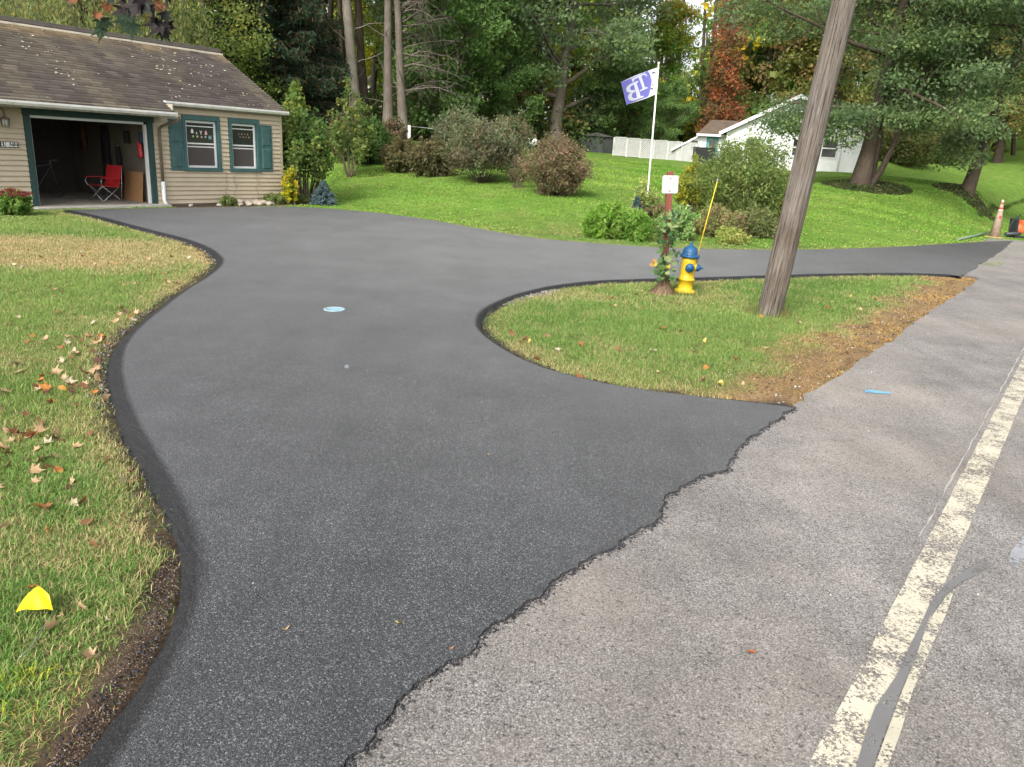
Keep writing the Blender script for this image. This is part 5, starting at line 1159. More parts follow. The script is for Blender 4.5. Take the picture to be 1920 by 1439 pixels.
# ------------------------------------------------------------------ shrubs
def shrub(name, loc, H, W, pal, label, seed, nst=26, vase=.35, size=.035, per=22, elong=1.8, cat='shrub', low=.25, twigs=True, sig=.10, topbias=1., stemr=.012, twigmat=None, tdens=5, dome=1.0, cv=.3, mid=None, flat_=.2, smul=1.45):
    """many-stemmed bush: base width W*vase, spreading to W; leaf clusters on the outer stems"""
    rg = np.random.default_rng(seed); sk = []; tips = []
    for i in range(nst):
        an = i * 2.4 + rg.normal(0, .3); q = ((i + .5) / nst) ** .5; r0 = W / 2 * vase * q; r1 = W / 2 * q * (.82 + .25 * rg.random()); hz = H * (math.sqrt(max(.05, 1 - (q * .93) ** 2)) * dome + (1 - dome)) * (.82 + .25 * rg.random())
        a = np.array([math.cos(an), math.sin(an), 0]); P = [a * r0 * u_ ** 0 * 1.0 + (a * (r1 - r0)) * (t ** .75) + np.array([0, 0, hz * t ** 1.15]) + rg.normal(0, .012 * H, 3) * t for t in np.linspace(0, 1, 7) for u_ in (1,)]
        P = np.array(P); P[0, 2] = -.05; sk.append((P, stemr * np.linspace(1, .3, 7), 4))
        for j in range(tdens):
            t = low + (1 - low) * ((j + rg.random()) / tdens) ** (1 / topbias); k = t * 6; b = int(min(k, 5)); p = P[b] + (P[b + 1] - P[b]) * (k - b)
            d = a * .6 + rg.normal(0, .6, 3) + np.array([0, 0, .5]); B_, _, _ = branch(rg, p, d, (.10 + .16 * rg.random()) * W * .7, stemr * .4, 3, .2, .03, .3, 3, sk); tips += [B_[-1], B_[1]]
        tips.append(P[-1])
    tips = np.array(tips); o = empty(name, tuple(loc), rg.random() * 6.28, label, cat)
    link('stems', tubes_mesh('stems', sk, twigmat or M_TWIG), o)
    link('foliage', crown_mesh('foliage', tips, per, (sig * W * .8,) * 3, size, elong, pal, seed + 1, flat_, cv=cv, mul=smul), o); return o
G_GRY = [(.13, .16, .08), (.10, .13, .06), (.16, .18, .10), (.14, .11, .08)]
G_BRN = [(.16, .12, .07), (.11, .10, .05), (.20, .14, .09), (.08, .09, .04)]
G_PNK = [(.22, .15, .10), (.14, .13, .07), (.28, .18, .13), (.11, .12, .05), (.18, .17, .08)]
M_DTW = pm('dark_twigs', (.055, .04, .03), .9, .3)
shrub('round_shrub', gt(690, 309), 1.75, 1.9, [(.06, .12, .03), (.045, .09, .025), (.09, .15, .04)], 'dark green rounded shrub, leftmost of the row on the far lawn', 201, 30, .22, .09, 34, 1.5, low=.3, twigmat=M_DTW)
shrub('round_shrub', px(655, 300, 35), 1.9, 1.9, G_BRN, 'brown shrub half hidden behind the lilac', 202, 24, .3, .08, 26, twigmat=M_DTW)
shrub('round_shrub', px(732, 300, 35.5), 1.7, 1.6, G_BRN, 'dull brown shrub behind the dark green rounded shrub', 203, 24, .3, .08, 26, twigmat=M_DTW)
shrub('round_shrub', gt(750, 322), 1.15, 1.5, [(.13, .12, .05), (.09, .10, .04), (.16, .13, .07)], 'small olive brown ball shrub, second in the row', 204, 26, .35, .07, 26, twigmat=M_DTW)
shrub('round_shrub', gt(810, 331), 1.35, 1.8, [(.12, .12, .05), (.09, .09, .04), (.15, .12, .07)], 'small brown green ball shrub left of the large vase-shaped shrub', 205, 26, .35, .07, 26, twigmat=M_DTW)
shrub('vase_shrub', gt(905, 343), 1.95, 2.7, G_GRY + G_BRN[:1], 'large grey green vase-shaped shrub in the middle of the row', 206, 60, .10, .055, 24, 2.2, low=.48, topbias=1.3, twigmat=M_DTW, stemr=.010, dome=.8, sig=.075)
shrub('vase_shrub', px(862, 320, 33.5), 2.2, 2.5, G_GRY, 'tall grey green shrub behind the large vase-shaped shrub', 207, 40, .12, .065, 16, 2.0, low=.5, dome=.8)
shrub('vase_shrub', px(950, 310, 38), 2.0, 2.2, G_GRY[:2] + G_PNK[:1], 'reddish green shrub behind and between the two large ones', 208, 34, .14, .07, 18, 1.8, low=.45, dome=.8)
shrub('sparse_shrub', gt(969, 353), 1.2, .7, [(.14, .10, .07), (.1, .08, .05)], 'thin leafless stems between the two large shrubs', 209, 14, .3, .05, 4, 1.8, low=.4)
shrub('vase_shrub', gt(1040, 366), 1.75, 2.15, G_PNK, 'rounded reddish brown shrub nearest the driveway on the far lawn', 210, 80, .20, .042, 26, 1.9, low=.22, twigmat=M_DTW, tdens=6, sig=.07, dome=.85, stemr=.009)
# lilac at the house corner
lx = gt(572, 380)
shrub('lilac_bush', lx, 2.75, 1.75, [(.075, .14, .04), (.055, .11, .03), (.11, .17, .05), (.17, .20, .05)], 'tall leafy lilac with thick bare stems at the house corner', 211, 16, .14, .075, 22, 1.6, low=.5, stemr=.035, twigmat=M_DTW, tdens=7, sig=.12, dome=.75)
shrub('lilac_bush', px(556, 380, lx[1] + .6), 3.75, .75, [(.11, .18, .045), (.08, .15, .035), (.24, .24, .05)], 'tall slender lilac shoot rising above the eave behind the corner bush', 212, 8, .3, .085, 24, 1.6, low=.5, stemr=.025, tdens=7, sig=.2, dome=.5)
shrub('young_tree', px(655, 300, 31), 3.3, 1.8, [(.12, .17, .05), (.2, .22, .06), (.08, .13, .04)], 'thin leafy sapling between the lilac and the thickest trunk', 213, 10, .1, .10, 14, 1.5, cat='tree', low=.45, stemr=.03, tdens=7)
shrub('goldenrod', gt(541, 384) + np.array([0, .2, 0]), 1.15, .5, [(.62, .42, .02), (.45, .34, .03), (.18, .22, .04)], 'tall yellow flowering plant against the house corner', 214, 14, .4, .05, 22, 1.8, cat='plant', low=.25, stemr=.006)
# big willowy bush by the far driveway edge
shrub('willowy_bush', gt(1385, 424), 2.4, 2.75, [(.17, .24, .07), (.13, .19, .055), (.24, .28, .09), (.10, .14, .04)], 'large willowy green bush with a few yellow branches left of the utility pole', 215, 84, .16, .038, 18, 3.2, low=.15, tdens=7, stemr=.011, sig=.065, dome=.7)
shrub('yellow_shrub', px(1462, 410, 24.2), 1.75, 1.1, [(.42, .36, .04), (.30, .30, .05), (.16, .2, .05)], 'yellow-leaved shrub between the willowy bush and the utility pole', 216, 22, .3, .055, 20, 2.0, low=.2)
shrub('yellow_shrub', px(1292, 395, 25), 1.7, .95, [(.36, .34, .04), (.26, .28, .05), (.14, .19, .05)], 'yellow-leaved shrub on the left side of the willowy bush', 217, 22, .3, .055, 20, 2.0, low=.3)
shrub('low_bush', px(1345, 430, 21.2), .75, 1.3, [(.20, .24, .09), (.15, .17, .07), (.30, .28, .10), (.24, .15, .10)], 'low pale yellow-green bush in front of the willowy bush', 218, 30, .5, .045, 22, 1.6, low=.1)
shrub('low_bush', px(1418, 430, 22.0), .7, 1.2, [(.15, .19, .07), (.12, .15, .06), (.19, .19, .08)], 'low dull green bush at the foot of the willowy bush, nearer the pole', 219, 26, .5, .045, 22, 1.6, low=.1)
# flower bed round the flagpole
fb = gt(1160, 444)
shrub('leafy_clump', px(1140, 440, 19.6), .72, 1.05, [(.15, .27, .04), (.10, .20, .03), (.20, .30, .06)], 'bright green leafy clump at the left end of the flower bed', 220, 34, .6, .06, 26, 3.2, cat='plant', low=.1, stemr=.006)
shrub('leafy_clump', px(1185, 440, 19.3), .62, .95, [(.13, .25, .04), (.09, .18, .03), (.19, .28, .06)], 'bright green leafy clump right of the first in the flower bed', 221, 34, .6, .06, 26, 3.2, cat='plant', low=.1, stemr=.006)
shrub('flowering_plant', px(1104, 436, 20), .45, .4, [(.12, .26, .04), (.2, .34, .06)], 'small green plant apart at the left of the flower bed', 222, 14, .5, .05, 18, 2.2, cat='plant', low=.1, stemr=.005)
shrub('flowering_plant', px(1212, 420, 20.9), 1.1, .9, [(.30, .34, .10), (.22, .28, .10), (.26, .16, .12), (.14, .2, .07)], 'pale green and pinkish perennial at the foot of the flagpole', 223, 26, .4, .045, 16, 2.2, cat='plant', low=.2, stemr=.006)
shrub('flowering_plant', px(1200, 405, 21.5), 1.35, .55, [(.40, .42, .12), (.24, .33, .12)], 'pale yellow topped plant behind the blue-grey conifer', 224, 16, .4, .05, 18, 1.8, cat='plant', low=.35, stemr=.006)
shrub('flowering_plant', px(1268, 425, 20.3), .75, 1.0, [(.20, .32, .10), (.28, .36, .14), (.14, .24, .08)], 'feathery pale green plant behind the hydrant', 225, 26, .5, .04, 20, 2.8, cat='plant', low=.1, stemr=.005)
shrub('flowering_plant', px(1370, 452, 20.0), .35, .75, [(.26, .32, .08), (.34, .34, .12)], 'ankle-high yellow-green plant near the far driveway edge', 226, 20, .6, .04, 16, 1.8, cat='plant', low=.1, stemr=.004)
# left bed: sedum
so = shrub('sedum_plant', g(20, 404) + np.array([.1, 0, 0]), .50, .72, [(.14, .24, .05), (.20, .30, .07), (.10, .18, .04)], 'red-topped sedum plant at the left edge before the garage wall', 230, 30, .5, .045, 18, 1.6, cat='plant', low=.15, stemr=.006, sig=.07)
rg = np.random.default_rng(9); hd = []
for i in range(34):
    a = rg.random() * 6.28; r_ = .36 * rg.random() ** .5; c_ = np.array([math.cos(a) * r_, math.sin(a) * r_, .57 - .35 * r_]); hd.append(c_ + rg.normal(0, 1, (90, 3)) * np.array([.045, .045, .014]))
hd = np.concatenate(hd); cc = np.array([(.26, .06, .06), (.34, .10, .09), (.18, .05, .04)])[rg.integers(0, 3, len(hd))]; V, c4 = leafquads(hd, .018, 1.2, cc, rg)
link('flower_heads', fastmesh('flower_heads', V, np.arange(4 * len(hd)).reshape(-1, 4), M_FOL, c4), so)
# low weeds in the house bed
for i, (x, lab) in enumerate([(-2.2, 'left of the stones'), (-.62, 'right of the stones'), (-.2, 'at the house corner'), (.5, 'between corner and lilac'), (1.3, 'under the blue spruce')]):
    p = hw(x, -.35); shrub('weed_clump', (p[0], p[1], 0), .24 + .05 * (i % 3), .5, [(.16, .22, .07), (.24, .25, .10), (.12, .16, .05)], f'low weedy clump in the wall bed {lab}', 240 + i, 14, .6, .035, 14, 1.6, cat='plant', low=.1, stemr=.003)
# brush on the far right
for i, (x, Y, H, W, lab) in enumerate([(1690, 54, 2.3, 4.2, 'olive brush right of the double-stemmed tree'), (1745, 60, 2.6, 3.6, 'taller dim brush behind the olive brush'), (1655, 58, 1.9, 3.0, 'brush just right of the white house')]):
    shrub('brush', px(x, 300, Y), H, W, G_OLV + G_DRK[:1], lab, 250 + i, 34, .6, .13, 26, 1.5, low=.1)
cover(gt(1915, 322) + np.array([1.2, 0, 0]), 1.0, .9, 1500, 'tuft of pale ornamental grass at the right edge of the lawn', [(.45, .38, .2), (.36, .3, .14)], .9, .06, name='ornamental_grass')
# ------------------------------------------------------------------ utility pole
bp = g(1441, 592); tp_ = at(1583, 0, bp[1] - .15); dirp = unit(tp_ - bp); Lp = np.linalg.norm(tp_ - bp)
pole = empty('utility_pole', tuple(bp), 0, 'weathered grey leaning wooden utility pole on the grass island', 'utility pole')
m, nt, N, L, B = newmat('weathered_pole_wood')
tc = N.new('ShaderNodeTexCoord'); mp = N.new('ShaderNodeMapping'); mp.inputs['Scale'].default_value = (22, 22, .9); L.new(tc.outputs['Object'], mp.inputs[0])
n1 = noise(N, L, 2.2, 8, .75, mp.outputs[0]); n2 = noise(N, L, 1.3, 4, .6, tc.outputs['Object']); mp2 = N.new('ShaderNodeMapping'); mp2.inputs['Scale'].default_value = (60, 60, .8); L.new(tc.outputs['Object'], mp2.inputs[0]); n3 = noise(N, L, 1.6, 3, .6, mp2.outputs[0])
r = ramp(N, L, n1.outputs[0], [(.3, (.05, .042, .036)), (.5, (.15, .132, .115)), (.72, (.28, .25, .22))]); rk_ = ramp(N, L, n3.outputs[0], [(.34, (.25,) * 3), (.42, (1,) * 3)])
c = mixc(N, L, r.outputs[0], rk_.outputs[0], .85, 'MULTIPLY'); rb = ramp(N, L, n2.outputs[0], [(.35, (.8, .72, .64)), (.65, (1.1, 1.1, 1.1))]); c = mixc(N, L, c, rb.outputs[0], 1, 'MULTIPLY')
L.new(c, B.inputs['Base Color']); B.inputs['Roughness'].default_value = .9; B.inputs['Specular IOR Level'].default_value = .15
nb = bump(N, L, n1.outputs[0], 1., .012); nb = bump(N, L, rk_.outputs[0], 1., .012, nb); L.new(nb, B.inputs['Normal']); M_POLE = m
n = 40; seg = 60; H_ = Lp * 1.75; V = []; Fq = []
for i in range(seg + 1):
    z = -.3 + (H_ + .3) * i / seg
    for k in range(n):
        t = 2 * math.pi * k / n; rr = .168 - .006 * z; crk = fbm(np.array([k * .9 + 3]), np.array([z * .12]), 2, 3)[0]; rr += (crk - .5) * .010 + (-.012 if (vnoise(np.array([k * 1.3]), np.array([z * .35]), 4)[0] > .82) else 0)
        V.append((rr * math.cos(t), rr * math.sin(t), z))
Fq = np.array([(i * n + k, i * n + (k + 1) % n, (i + 1) * n + (k + 1) % n, (i + 1) * n + k) for i in range(seg) for k in range(n)])
pme = fastmesh('pole_shaft', np.array(V), Fq, M_POLE, None, True); po = link('pole_shaft', pme, pole)
q = Vector((0, 0, 1)).rotation_difference(Vector(dirp)); pole.rotation_mode = 'QUATERNION'; pole.rotation_quaternion = q
for z, a in ((1.9, .3), (1.35, 2.0), (2.3, 5.2)):
    MB().tube([(.15 * math.cos(a), .15 * math.sin(a), z), (.19 * math.cos(a), .19 * math.sin(a), z)], .007, 6).build('nail', pm('rusty_nail', (.10, .06, .04), .7), pole)

# ------------------------------------------------------------------ hydrant
M_HY = chipped('yellow_hydrant_paint', (.66, .46, .02), amt=.61); M_HB = chipped('blue_hydrant_paint', (.012, .085, .20), (.05, .05, .05), amt=.61)
hy = empty('fire_hydrant', (HYD[0], HYD[1], 0), 0, 'yellow fire hydrant with blue bonnet and caps on the grass island', 'fire hydrant')
hy.rotation_euler = (0, math.radians(1.5), 0)
body = MB().lathe([(0, -.02), (.150, -.02), (.165, .02), (.165, .045), (.150, .055), (.122, .062), (.115, .075), (.112, .20), (.127, .205), (.127, .235), (.113, .24), (.111, .30), (.112, .50), (.117, .56), (.0, .56)], 36)
body.build('barrel', M_HY, hy)
for k in range(8): t = k * math.pi / 4 + .2; MB().lathe([(0, 0), (.013, 0), (.013, .014), (0, .014)], 6, (.138 * math.cos(t), .138 * math.sin(t), .046), sm=False).build('flange_bolt', M_HY, hy)
bon = MB().lathe([(0, .562), (.148, .562), (.152, .575), (.148, .592), (.118, .598), (.117, .635), (.108, .672), (.088, .705), (.058, .728), (.038, .733), (.036, .745), (.022, .745), (.018, .775), (0, .777)], 36).build('bonnet', M_HB, hy)
MB().lathe([(0, 0), (.016, 0), (.014, .03), (0, .03)], 5, (0, 0, .775), sm=False).build('operating_nut', M_HB, bon)
for k in range(6): t = k * math.pi / 3; MB().lathe([(0, 0), (.011, 0), (.011, .016), (0, .016)], 6, (.132 * math.cos(t), .132 * math.sin(t), .593), sm=False).build('bonnet_bolt', M_HB, bon)
for k in range(4):
    t = k * math.pi / 2 + .5; MB().tube([(.104 * math.cos(t), .104 * math.sin(t), .61), (.09 * math.cos(t), .09 * math.sin(t), .675), (.05 * math.cos(t), .05 * math.sin(t), .722)], .005, 5).build('bonnet_rib', M_HB, bon)
tocam = unit(-np.append(HYD, 0)); base_a = math.atan2(tocam[1], tocam[0])
for a, big_ in ((base_a + .18, True), (base_a + 1.45, False), (base_a + 3.3, False)):
    ax = (math.cos(a), math.sin(a), 0); s = 1.0 if big_ else .82; ctr = (0, 0, .415)
    MB().lathe([(.0, .02), (.066 * s, .06), (.066 * s, .115), (.074 * s, .117), (.074 * s, .128), (0, .128)], 24, ctr, ax).build('outlet', M_HY, hy)
    cp = MB().lathe([(0, .129), (.068 * s, .129), (.070 * s, .150), (.060 * s, .170), (.040 * s, .180), (.026 * s, .186), (.024 * s, .20), (0, .20)], 24, ctr, ax).build('outlet_cap', M_HB, hy)
    MB().lathe([(0, .20), (.018 * s, .20), (.015 * s, .232), (0, .232)], 5, ctr, ax, sm=False).build('cap_nut', M_HB, cp)
a2 = base_a + 1.45
ch_ = [(.12 * math.cos(a2) + .02 * math.sin(t * 5), .12 * math.sin(a2), .56 - .14 * t - .0) for t in np.linspace(0, 1, 7)]; MB().tube(ch_, .003, 4).build('cap_chain', pm('chain_steel', (.12, .10, .08), .5), hy)
# marker rod
mr = empty('hydrant_marker', (HYD[0], HYD[1], 0), 0, 'thin yellow marker rod with a reflective tip rising from the hydrant flange', 'marker rod')
b_ = np.array([.13 * math.cos(a2), .13 * math.sin(a2), .565]); tpx = at(1345, 340, HYD[1] + .1) - np.array([HYD[0], HYD[1], 0])
MB().tube([tuple(b_ - np.array([0, 0, .12])), tuple(b_ + np.array([.0, 0, .06]))], .008, 8).build('spring', pm('spring_steel', (.2, .2, .2), .4), mr)
MB().tube([tuple(b_ + np.array([0, 0, .05])), tuple(tpx)], .007, 8).build('rod', pm('marker_yellow', (.75, .50, .03), .5, .1), mr)
MB().tube([tuple(tpx), tuple(tpx + unit(tpx - b_) * .03)], .013, 10).build('reflector', pm('reflector_grey', (.3, .3, .38), .2), mr)

# ------------------------------------------------------------------ sign post
sp = g(1243, 550); tpn = at(1257, 322, sp[1] + .05)
M_POST = pm('red_brown_post', (.16, .035, .022), .7, .3, 9, .002, stretch=(3, 3, .4), c2=(.24, .07, .045))
sg = empty('sign_post', tuple(sp), 0, 'square red-brown wooden post with the blank back of a white sign beside the hydrant', 'sign')
dv = unit(tpn - sp); sg.rotation_mode = 'QUATERNION'; sg.rotation_quaternion = Vector((0, 0, 1)).rotation_difference(Vector(dv)); hL = float(np.linalg.norm(tpn - sp))
mb = MB().box(-.044, .044, -.044, .044, -.2, hL); mb.build('post', M_POST, sg, bevel=.005)
rp = []
for cx, cz in ((.105, .12), (-.105, .12), (-.105, -.12), (.105, -.12)):
    for t in np.linspace(0, math.pi / 2, 5): a = math.atan2(cz, cx) - math.pi / 4 - 0; rp.append((cx * .8 / 1 + .022 * math.cos(t + {(1, 1): 0, (-1, 1): math.pi / 2, (-1, -1): math.pi, (1, -1): 1.5 * math.pi}[(1 if cx > 0 else -1, 1 if cz > 0 else -1)]), cz * .9 + .022 * math.sin(t + {(1, 1): 0, (-1, 1): math.pi / 2, (-1, -1): math.pi, (1, -1): 1.5 * math.pi}[(1 if cx > 0 else -1, 1 if cz > 0 else -1)])))
zc = hL - .185
pl_ = MB().prism([(p[0] * 1.13, p[1]) for p in rp], -.052, -.048, lambda a, b, c_: (a, c_, zc + b)).build('sign_plate', pm('white_sign_back', (.42, .42, .41), .45, .08, 9), sg)
for dz in (.085, -.095): MB().lathe([(0, 0), (.010, 0), (.008, .008), (0, .009)], 8, (0, -.053, zc + dz), (0, -1, 0)).build('bolt', pm('rusty_bolt', (.18, .06, .04), .6), sg)
# maple sapling climbing the post
SL_ = {k: [leafshape('maple', .35 + .2 * i, v, rs, 'sapling_leaf') for i in range(3)] for k, v in {'g': ((.07, .15, .035), (.10, .19, .05)), 'd': ((.035, .085, .03), (.05, .11, .035)), 'p': ((.20, .27, .10), (.24, .30, .12)), 'y': ((.55, .42, .04), (.5, .36, .05)), 'o': ((.45, .25, .08), (.35, .18, .08))}.items()}
sv = empty('maple_sapling', (sp[0] - .02, sp[1] - .10, 0), 0, 'maple sapling climbing the sign post left of the hydrant', 'sapling')
stm = [(-.06 + .03 * math.sin(z * 5), -.02 + .02 * math.cos(z * 7), z) for z in np.linspace(0, 1.25, 12)]; stm = [(p[0] + .12 * p[2] / 1.25 * .9, p[1], p[2]) for p in stm]
MB().tube(stm, [.012 - .0007 * i for i in range(12)], 6).build('stem', M_TWIG, sv)
def sleaf(parent, x, y, z, k, s, rx=None, rz_=None, name='leaf', lib=SL_):
    o = link(name, lib[k][random.randrange(len(lib[k]))], parent); o.location = (x, y, z); o.scale = (s,) * 3; o.rotation_euler = (rx if rx is not None else random.uniform(.2, 1.5), random.gauss(0, .4), rz_ if rz_ is not None else random.uniform(-1.3, 1.3)); return o
tw = MB()
for i in range(120):
    z = .22 + 1.02 * random.random(); sx = stm[int(z / 1.25 * 11)][0]; w_ = .17 * (1 - .35 * abs(z - .6)); a = random.uniform(-math.pi, math.pi); x = sx + math.cos(a) * w_ * random.uniform(.3, 1.1); y = math.sin(a) * w_ * .6 - .05
    tw.tube([(sx, -.02, z - .05), ((x + sx) / 2, y / 2, z + .0), (x, y, z)], .0025, 3, cap=False)
    sleaf(sv, x, y, z, random.choice('gggddpp'), random.uniform(.09, .17))
tw.build('leaf_stalks', M_TWIG, sv)
for x, y, z, k in [(-.20, -.08, .50, 'o'), (-.17, -.10, .46, 'y'), (-.23, -.06, .44, 'o'), (.01, -.13, .43, 'y'), (-.02, -.12, .40, 'y')]: sleaf(sv, x, y, z, k, .12)
# dead grass skirt at the post
rg = np.random.default_rng(3); n = 2600; a = rg.random(n) * 6.28; hz = rg.random(n); r0 = (.03 + .20 * rg.random(n)); P0 = np.stack([sp[0] - .03 + np.cos(a) * r0 - .05 * 0, sp[1] - .03 + np.sin(a) * r0, np.zeros(n)], 1); hh = (.46 * (1 - r0 / .27) + .08) * (.5 + .6 * rg.random(n))
P1 = np.stack([sp[0] + .005 + np.cos(a) * r0 * .22 + rg.normal(0, .02, n), sp[1] - .02 + np.sin(a) * r0 * .22 + rg.normal(0, .02, n), hh], 1); wv = np.stack([-np.sin(a), np.cos(a), 0 * a], 1) * .0035
V = np.stack([P0 - wv, P0 + wv, P1], 1).reshape(-1, 3); pal = np.array([(.20, .13, .08), (.30, .21, .13), (.12, .075, .045), (.38, .29, .18)]); cc = pal[rg.integers(0, 4, n)] * (.7 + .5 * rg.random((n, 1)))
tag(link('dead_grass', fastmesh('dead_grass', V, np.arange(3 * n).reshape(-1, 3), M_GRASS, np.repeat(cc, 3, 0))), 'cone of dead brown grass round the foot of the sign post', 'dead grass', kind='stuff')

# ------------------------------------------------------------------ flagpole and flag
fp = px(1212, 402, 20.8); ft = at(1235, 121, 20.8)
M_FP = pm('white_flagpole', (.66, .68, .60), .4, .08, 4)
fo = empty('flagpole', tuple(fp), 0, 'thin white flagpole rising from the flower bed', 'flagpole')
MB().tube([(0, 0, -.1), tuple((ft - fp) * .5), tuple(ft - fp)], [.030, .024, .018], 12).build('pole', M_FP, fo)
MB().lathe([(0, 0), (.026, .0), (.030, .03), (.022, .05), (0, .055)], 12, tuple(ft - fp)).build('finial', M_FP, fo)
# flag sheet, corners in space
YF = ft[1]
K00 = at(1233.0, 127, YF); K01 = at(1228.5, 177.5, YF); K10 = at(1165, 154, YF - .12); K11 = at(1175, 198, YF + .10)
def crop2px(x, y): return 1140 + x * 120 / 1727, 110 + y * 100 / 1439
def flagP(s, t, off=0):
    p = (K00 * (1 - s) + K10 * s) * (1 - t) + (K01 * (1 - s) + K11 * s) * t
    sag = math.sin(s * 3.14) * .02; p = p + np.array([0, 1, 0]) * (math.sin(s * 7.5 + t * 1.2) * .055 * s ** .5 + off) + np.array([0, 0, 1]) * (sag * (1 - t) - .012 * math.sin(s * 5) * t); return p
_k = [np.array([pix_x, pix_y]) for pix_x, pix_y in ((1233, 127), (1165, 154), (1228.5, 177.5), (1175, 198))]
def inv(x, y):
    s, t = .5, .5
    for _ in range(12):
        f_ = (_k[0] * (1 - s) + _k[1] * s) * (1 - t) + (_k[2] * (1 - s) + _k[3] * s) * t - np.array([x, y]); ds = (_k[1] - _k[0]) * (1 - t) + (_k[3] - _k[2]) * t; dt = (_k[2] - _k[0]) * (1 - s) + (_k[3] - _k[1]) * s
        J = np.array([[ds[0], dt[0]], [ds[1], dt[1]]]); d = np.linalg.solve(J, -f_); s += d[0]; t += d[1]
    return s, t
FL0 = flagP(0, 0)
flag = empty('flag', tuple(FL0), 0, 'white and violet flag with mirrored interlocked letters flying left from the white pole', 'flag')
def flagsheet(name, polys_st, mat, off, th=.002, parent=flag):
    """polygons in flag coordinates, cut into a fine grid so that they follow the ripples"""
    V = []; Fc = []
    for poly in polys_st:
        bm = bmesh.new(); vs = [bm.verts.new((p[0], p[1], 0)) for p in poly]; bm.faces.new(vs)
        for k in range(1, 28): bmesh.ops.bisect_plane(bm, geom=bm.verts[:] + bm.edges[:] + bm.faces[:], plane_co=(k / 28, 0, 0), plane_no=(1, 0, 0))
        for k in range(1, 8): bmesh.ops.bisect_plane(bm, geom=bm.verts[:] + bm.edges[:] + bm.faces[:], plane_co=(0, k / 8, 0), plane_no=(0, 1, 0))
        bmesh.ops.triangulate(bm, faces=bm.faces[:]); bm.verts.index_update()
        for o_ in (off, -off):
            b = len(V); V += [tuple(flagP(v.co.x, v.co.y, o_) - FL0) for v in bm.verts]; Fc += [tuple(v.index + b for v in f.verts) for f in bm.faces]
        bm.free()
    me = bpy.data.meshes.new(name); me.from_pydata(V, [], Fc); me.materials.append(mat); return link(name, me, parent)
def clothmat(name, col):
    m, nt, N, L, B = newmat(name); B.inputs['Base Color'].default_value = (*col, 1); B.inputs['Roughness'].default_value = .75; t = N.new('ShaderNodeBsdfTranslucent'); t.inputs[0].default_value = (*col, 1); x = N.new('ShaderNodeMixShader'); x.inputs[0].default_value = .4
    L.new(B.outputs[0], x.inputs[1]); L.new(t.outputs[0], x.inputs[2]); L.new(x.outputs[0], N['Material Output'].inputs[0]); return m
M_FW = clothmat('flag_white', (.72, .74, .80)); M_FV = clothmat('flag_violet', (.20, .20, .58)); M_FN = clothmat('flag_navy', (.05, .07, .14))
flagsheet('flag_cloth', [[(0, 0), (1, 0), (1, 1), (0, 1)]], M_FW, .0005)
C2 = lambda L_: [inv(*crop2px(x, y)) for x, y in L_]
clampst = lambda L_: [(min(max(s, 0.0), 1.0), min(max(t, 0.0), 1.0)) for s, t in L_]
disc = clampst(C2([(1075, 345), (1140, 440), (1185, 600), (1160, 760), (1120, 930), (1090, 1010), (800, 1130), (480, 1285), (410, 1100), (350, 900), (350, 640), (600, 560), (860, 460)]))
flagsheet('flag_field', [disc], M_FV, .004)
white = [
    [(800, 510), (885, 480), (1000, 780), (1060, 765), (1080, 795), (860, 895), (850, 870), (930, 815)],                     # T stem + foot serif
    [(620, 575), (690, 545), (700, 590), (690, 640), (655, 665)], [(690, 545), (1020, 400), (1060, 480), (1020, 505), (990, 450), (700, 590)],   # T bar
    [(690, 660), (800, 625), (815, 650), (775, 690), (880, 1020), (950, 1000), (965, 1030), (800, 1100), (830, 1050)],      # B stem
]
# T bar and bowls of the mirrored B
white[1] = [(625, 572), (655, 560), (700, 590), (690, 625), (668, 668), (650, 640)]
white[2] = [(655, 560), (1000, 415), (1055, 470), (1050, 500), (1025, 490), (985, 455), (700, 590)]
white[3] = [(680, 690), (690, 665), (800, 625), (812, 655), (765, 690), (875, 1015), (950, 1000), (965, 1030), (790, 1105), (775, 1040)]
bowl1 = [(700, 668), (600, 700), (520, 760), (490, 820), (510, 900), (570, 930), (620, 925), (720, 885), (712, 855), (650, 870), (610, 850), (595, 810), (620, 760), (690, 720)]
bowl2 = [(720, 885), (620, 925), (560, 980), (540, 1060), (580, 1130), (650, 1155), (720, 1140), (800, 1100), (780, 1060), (720, 1080), (670, 1070), (640, 1030), (650, 970), (690, 925), (730, 910)]
flagsheet('flag_letters', [clampst(C2(p)) for p in white] + [clampst(C2(bowl1)), clampst(C2(bowl2))], M_FW, .008)
flagsheet('flag_lettering', [clampst(C2(p)) for p in ([(1195, 690), (1215, 680), (1235, 720), (1215, 740)], [(1140, 820), (1150, 795), (1225, 795), (1220, 830)], [(1195, 395), (1210, 365), (1250, 360), (1290, 395), (1275, 410), (1245, 385), (1215, 400), (1225, 435), (1205, 430)])], M_FN, .008)

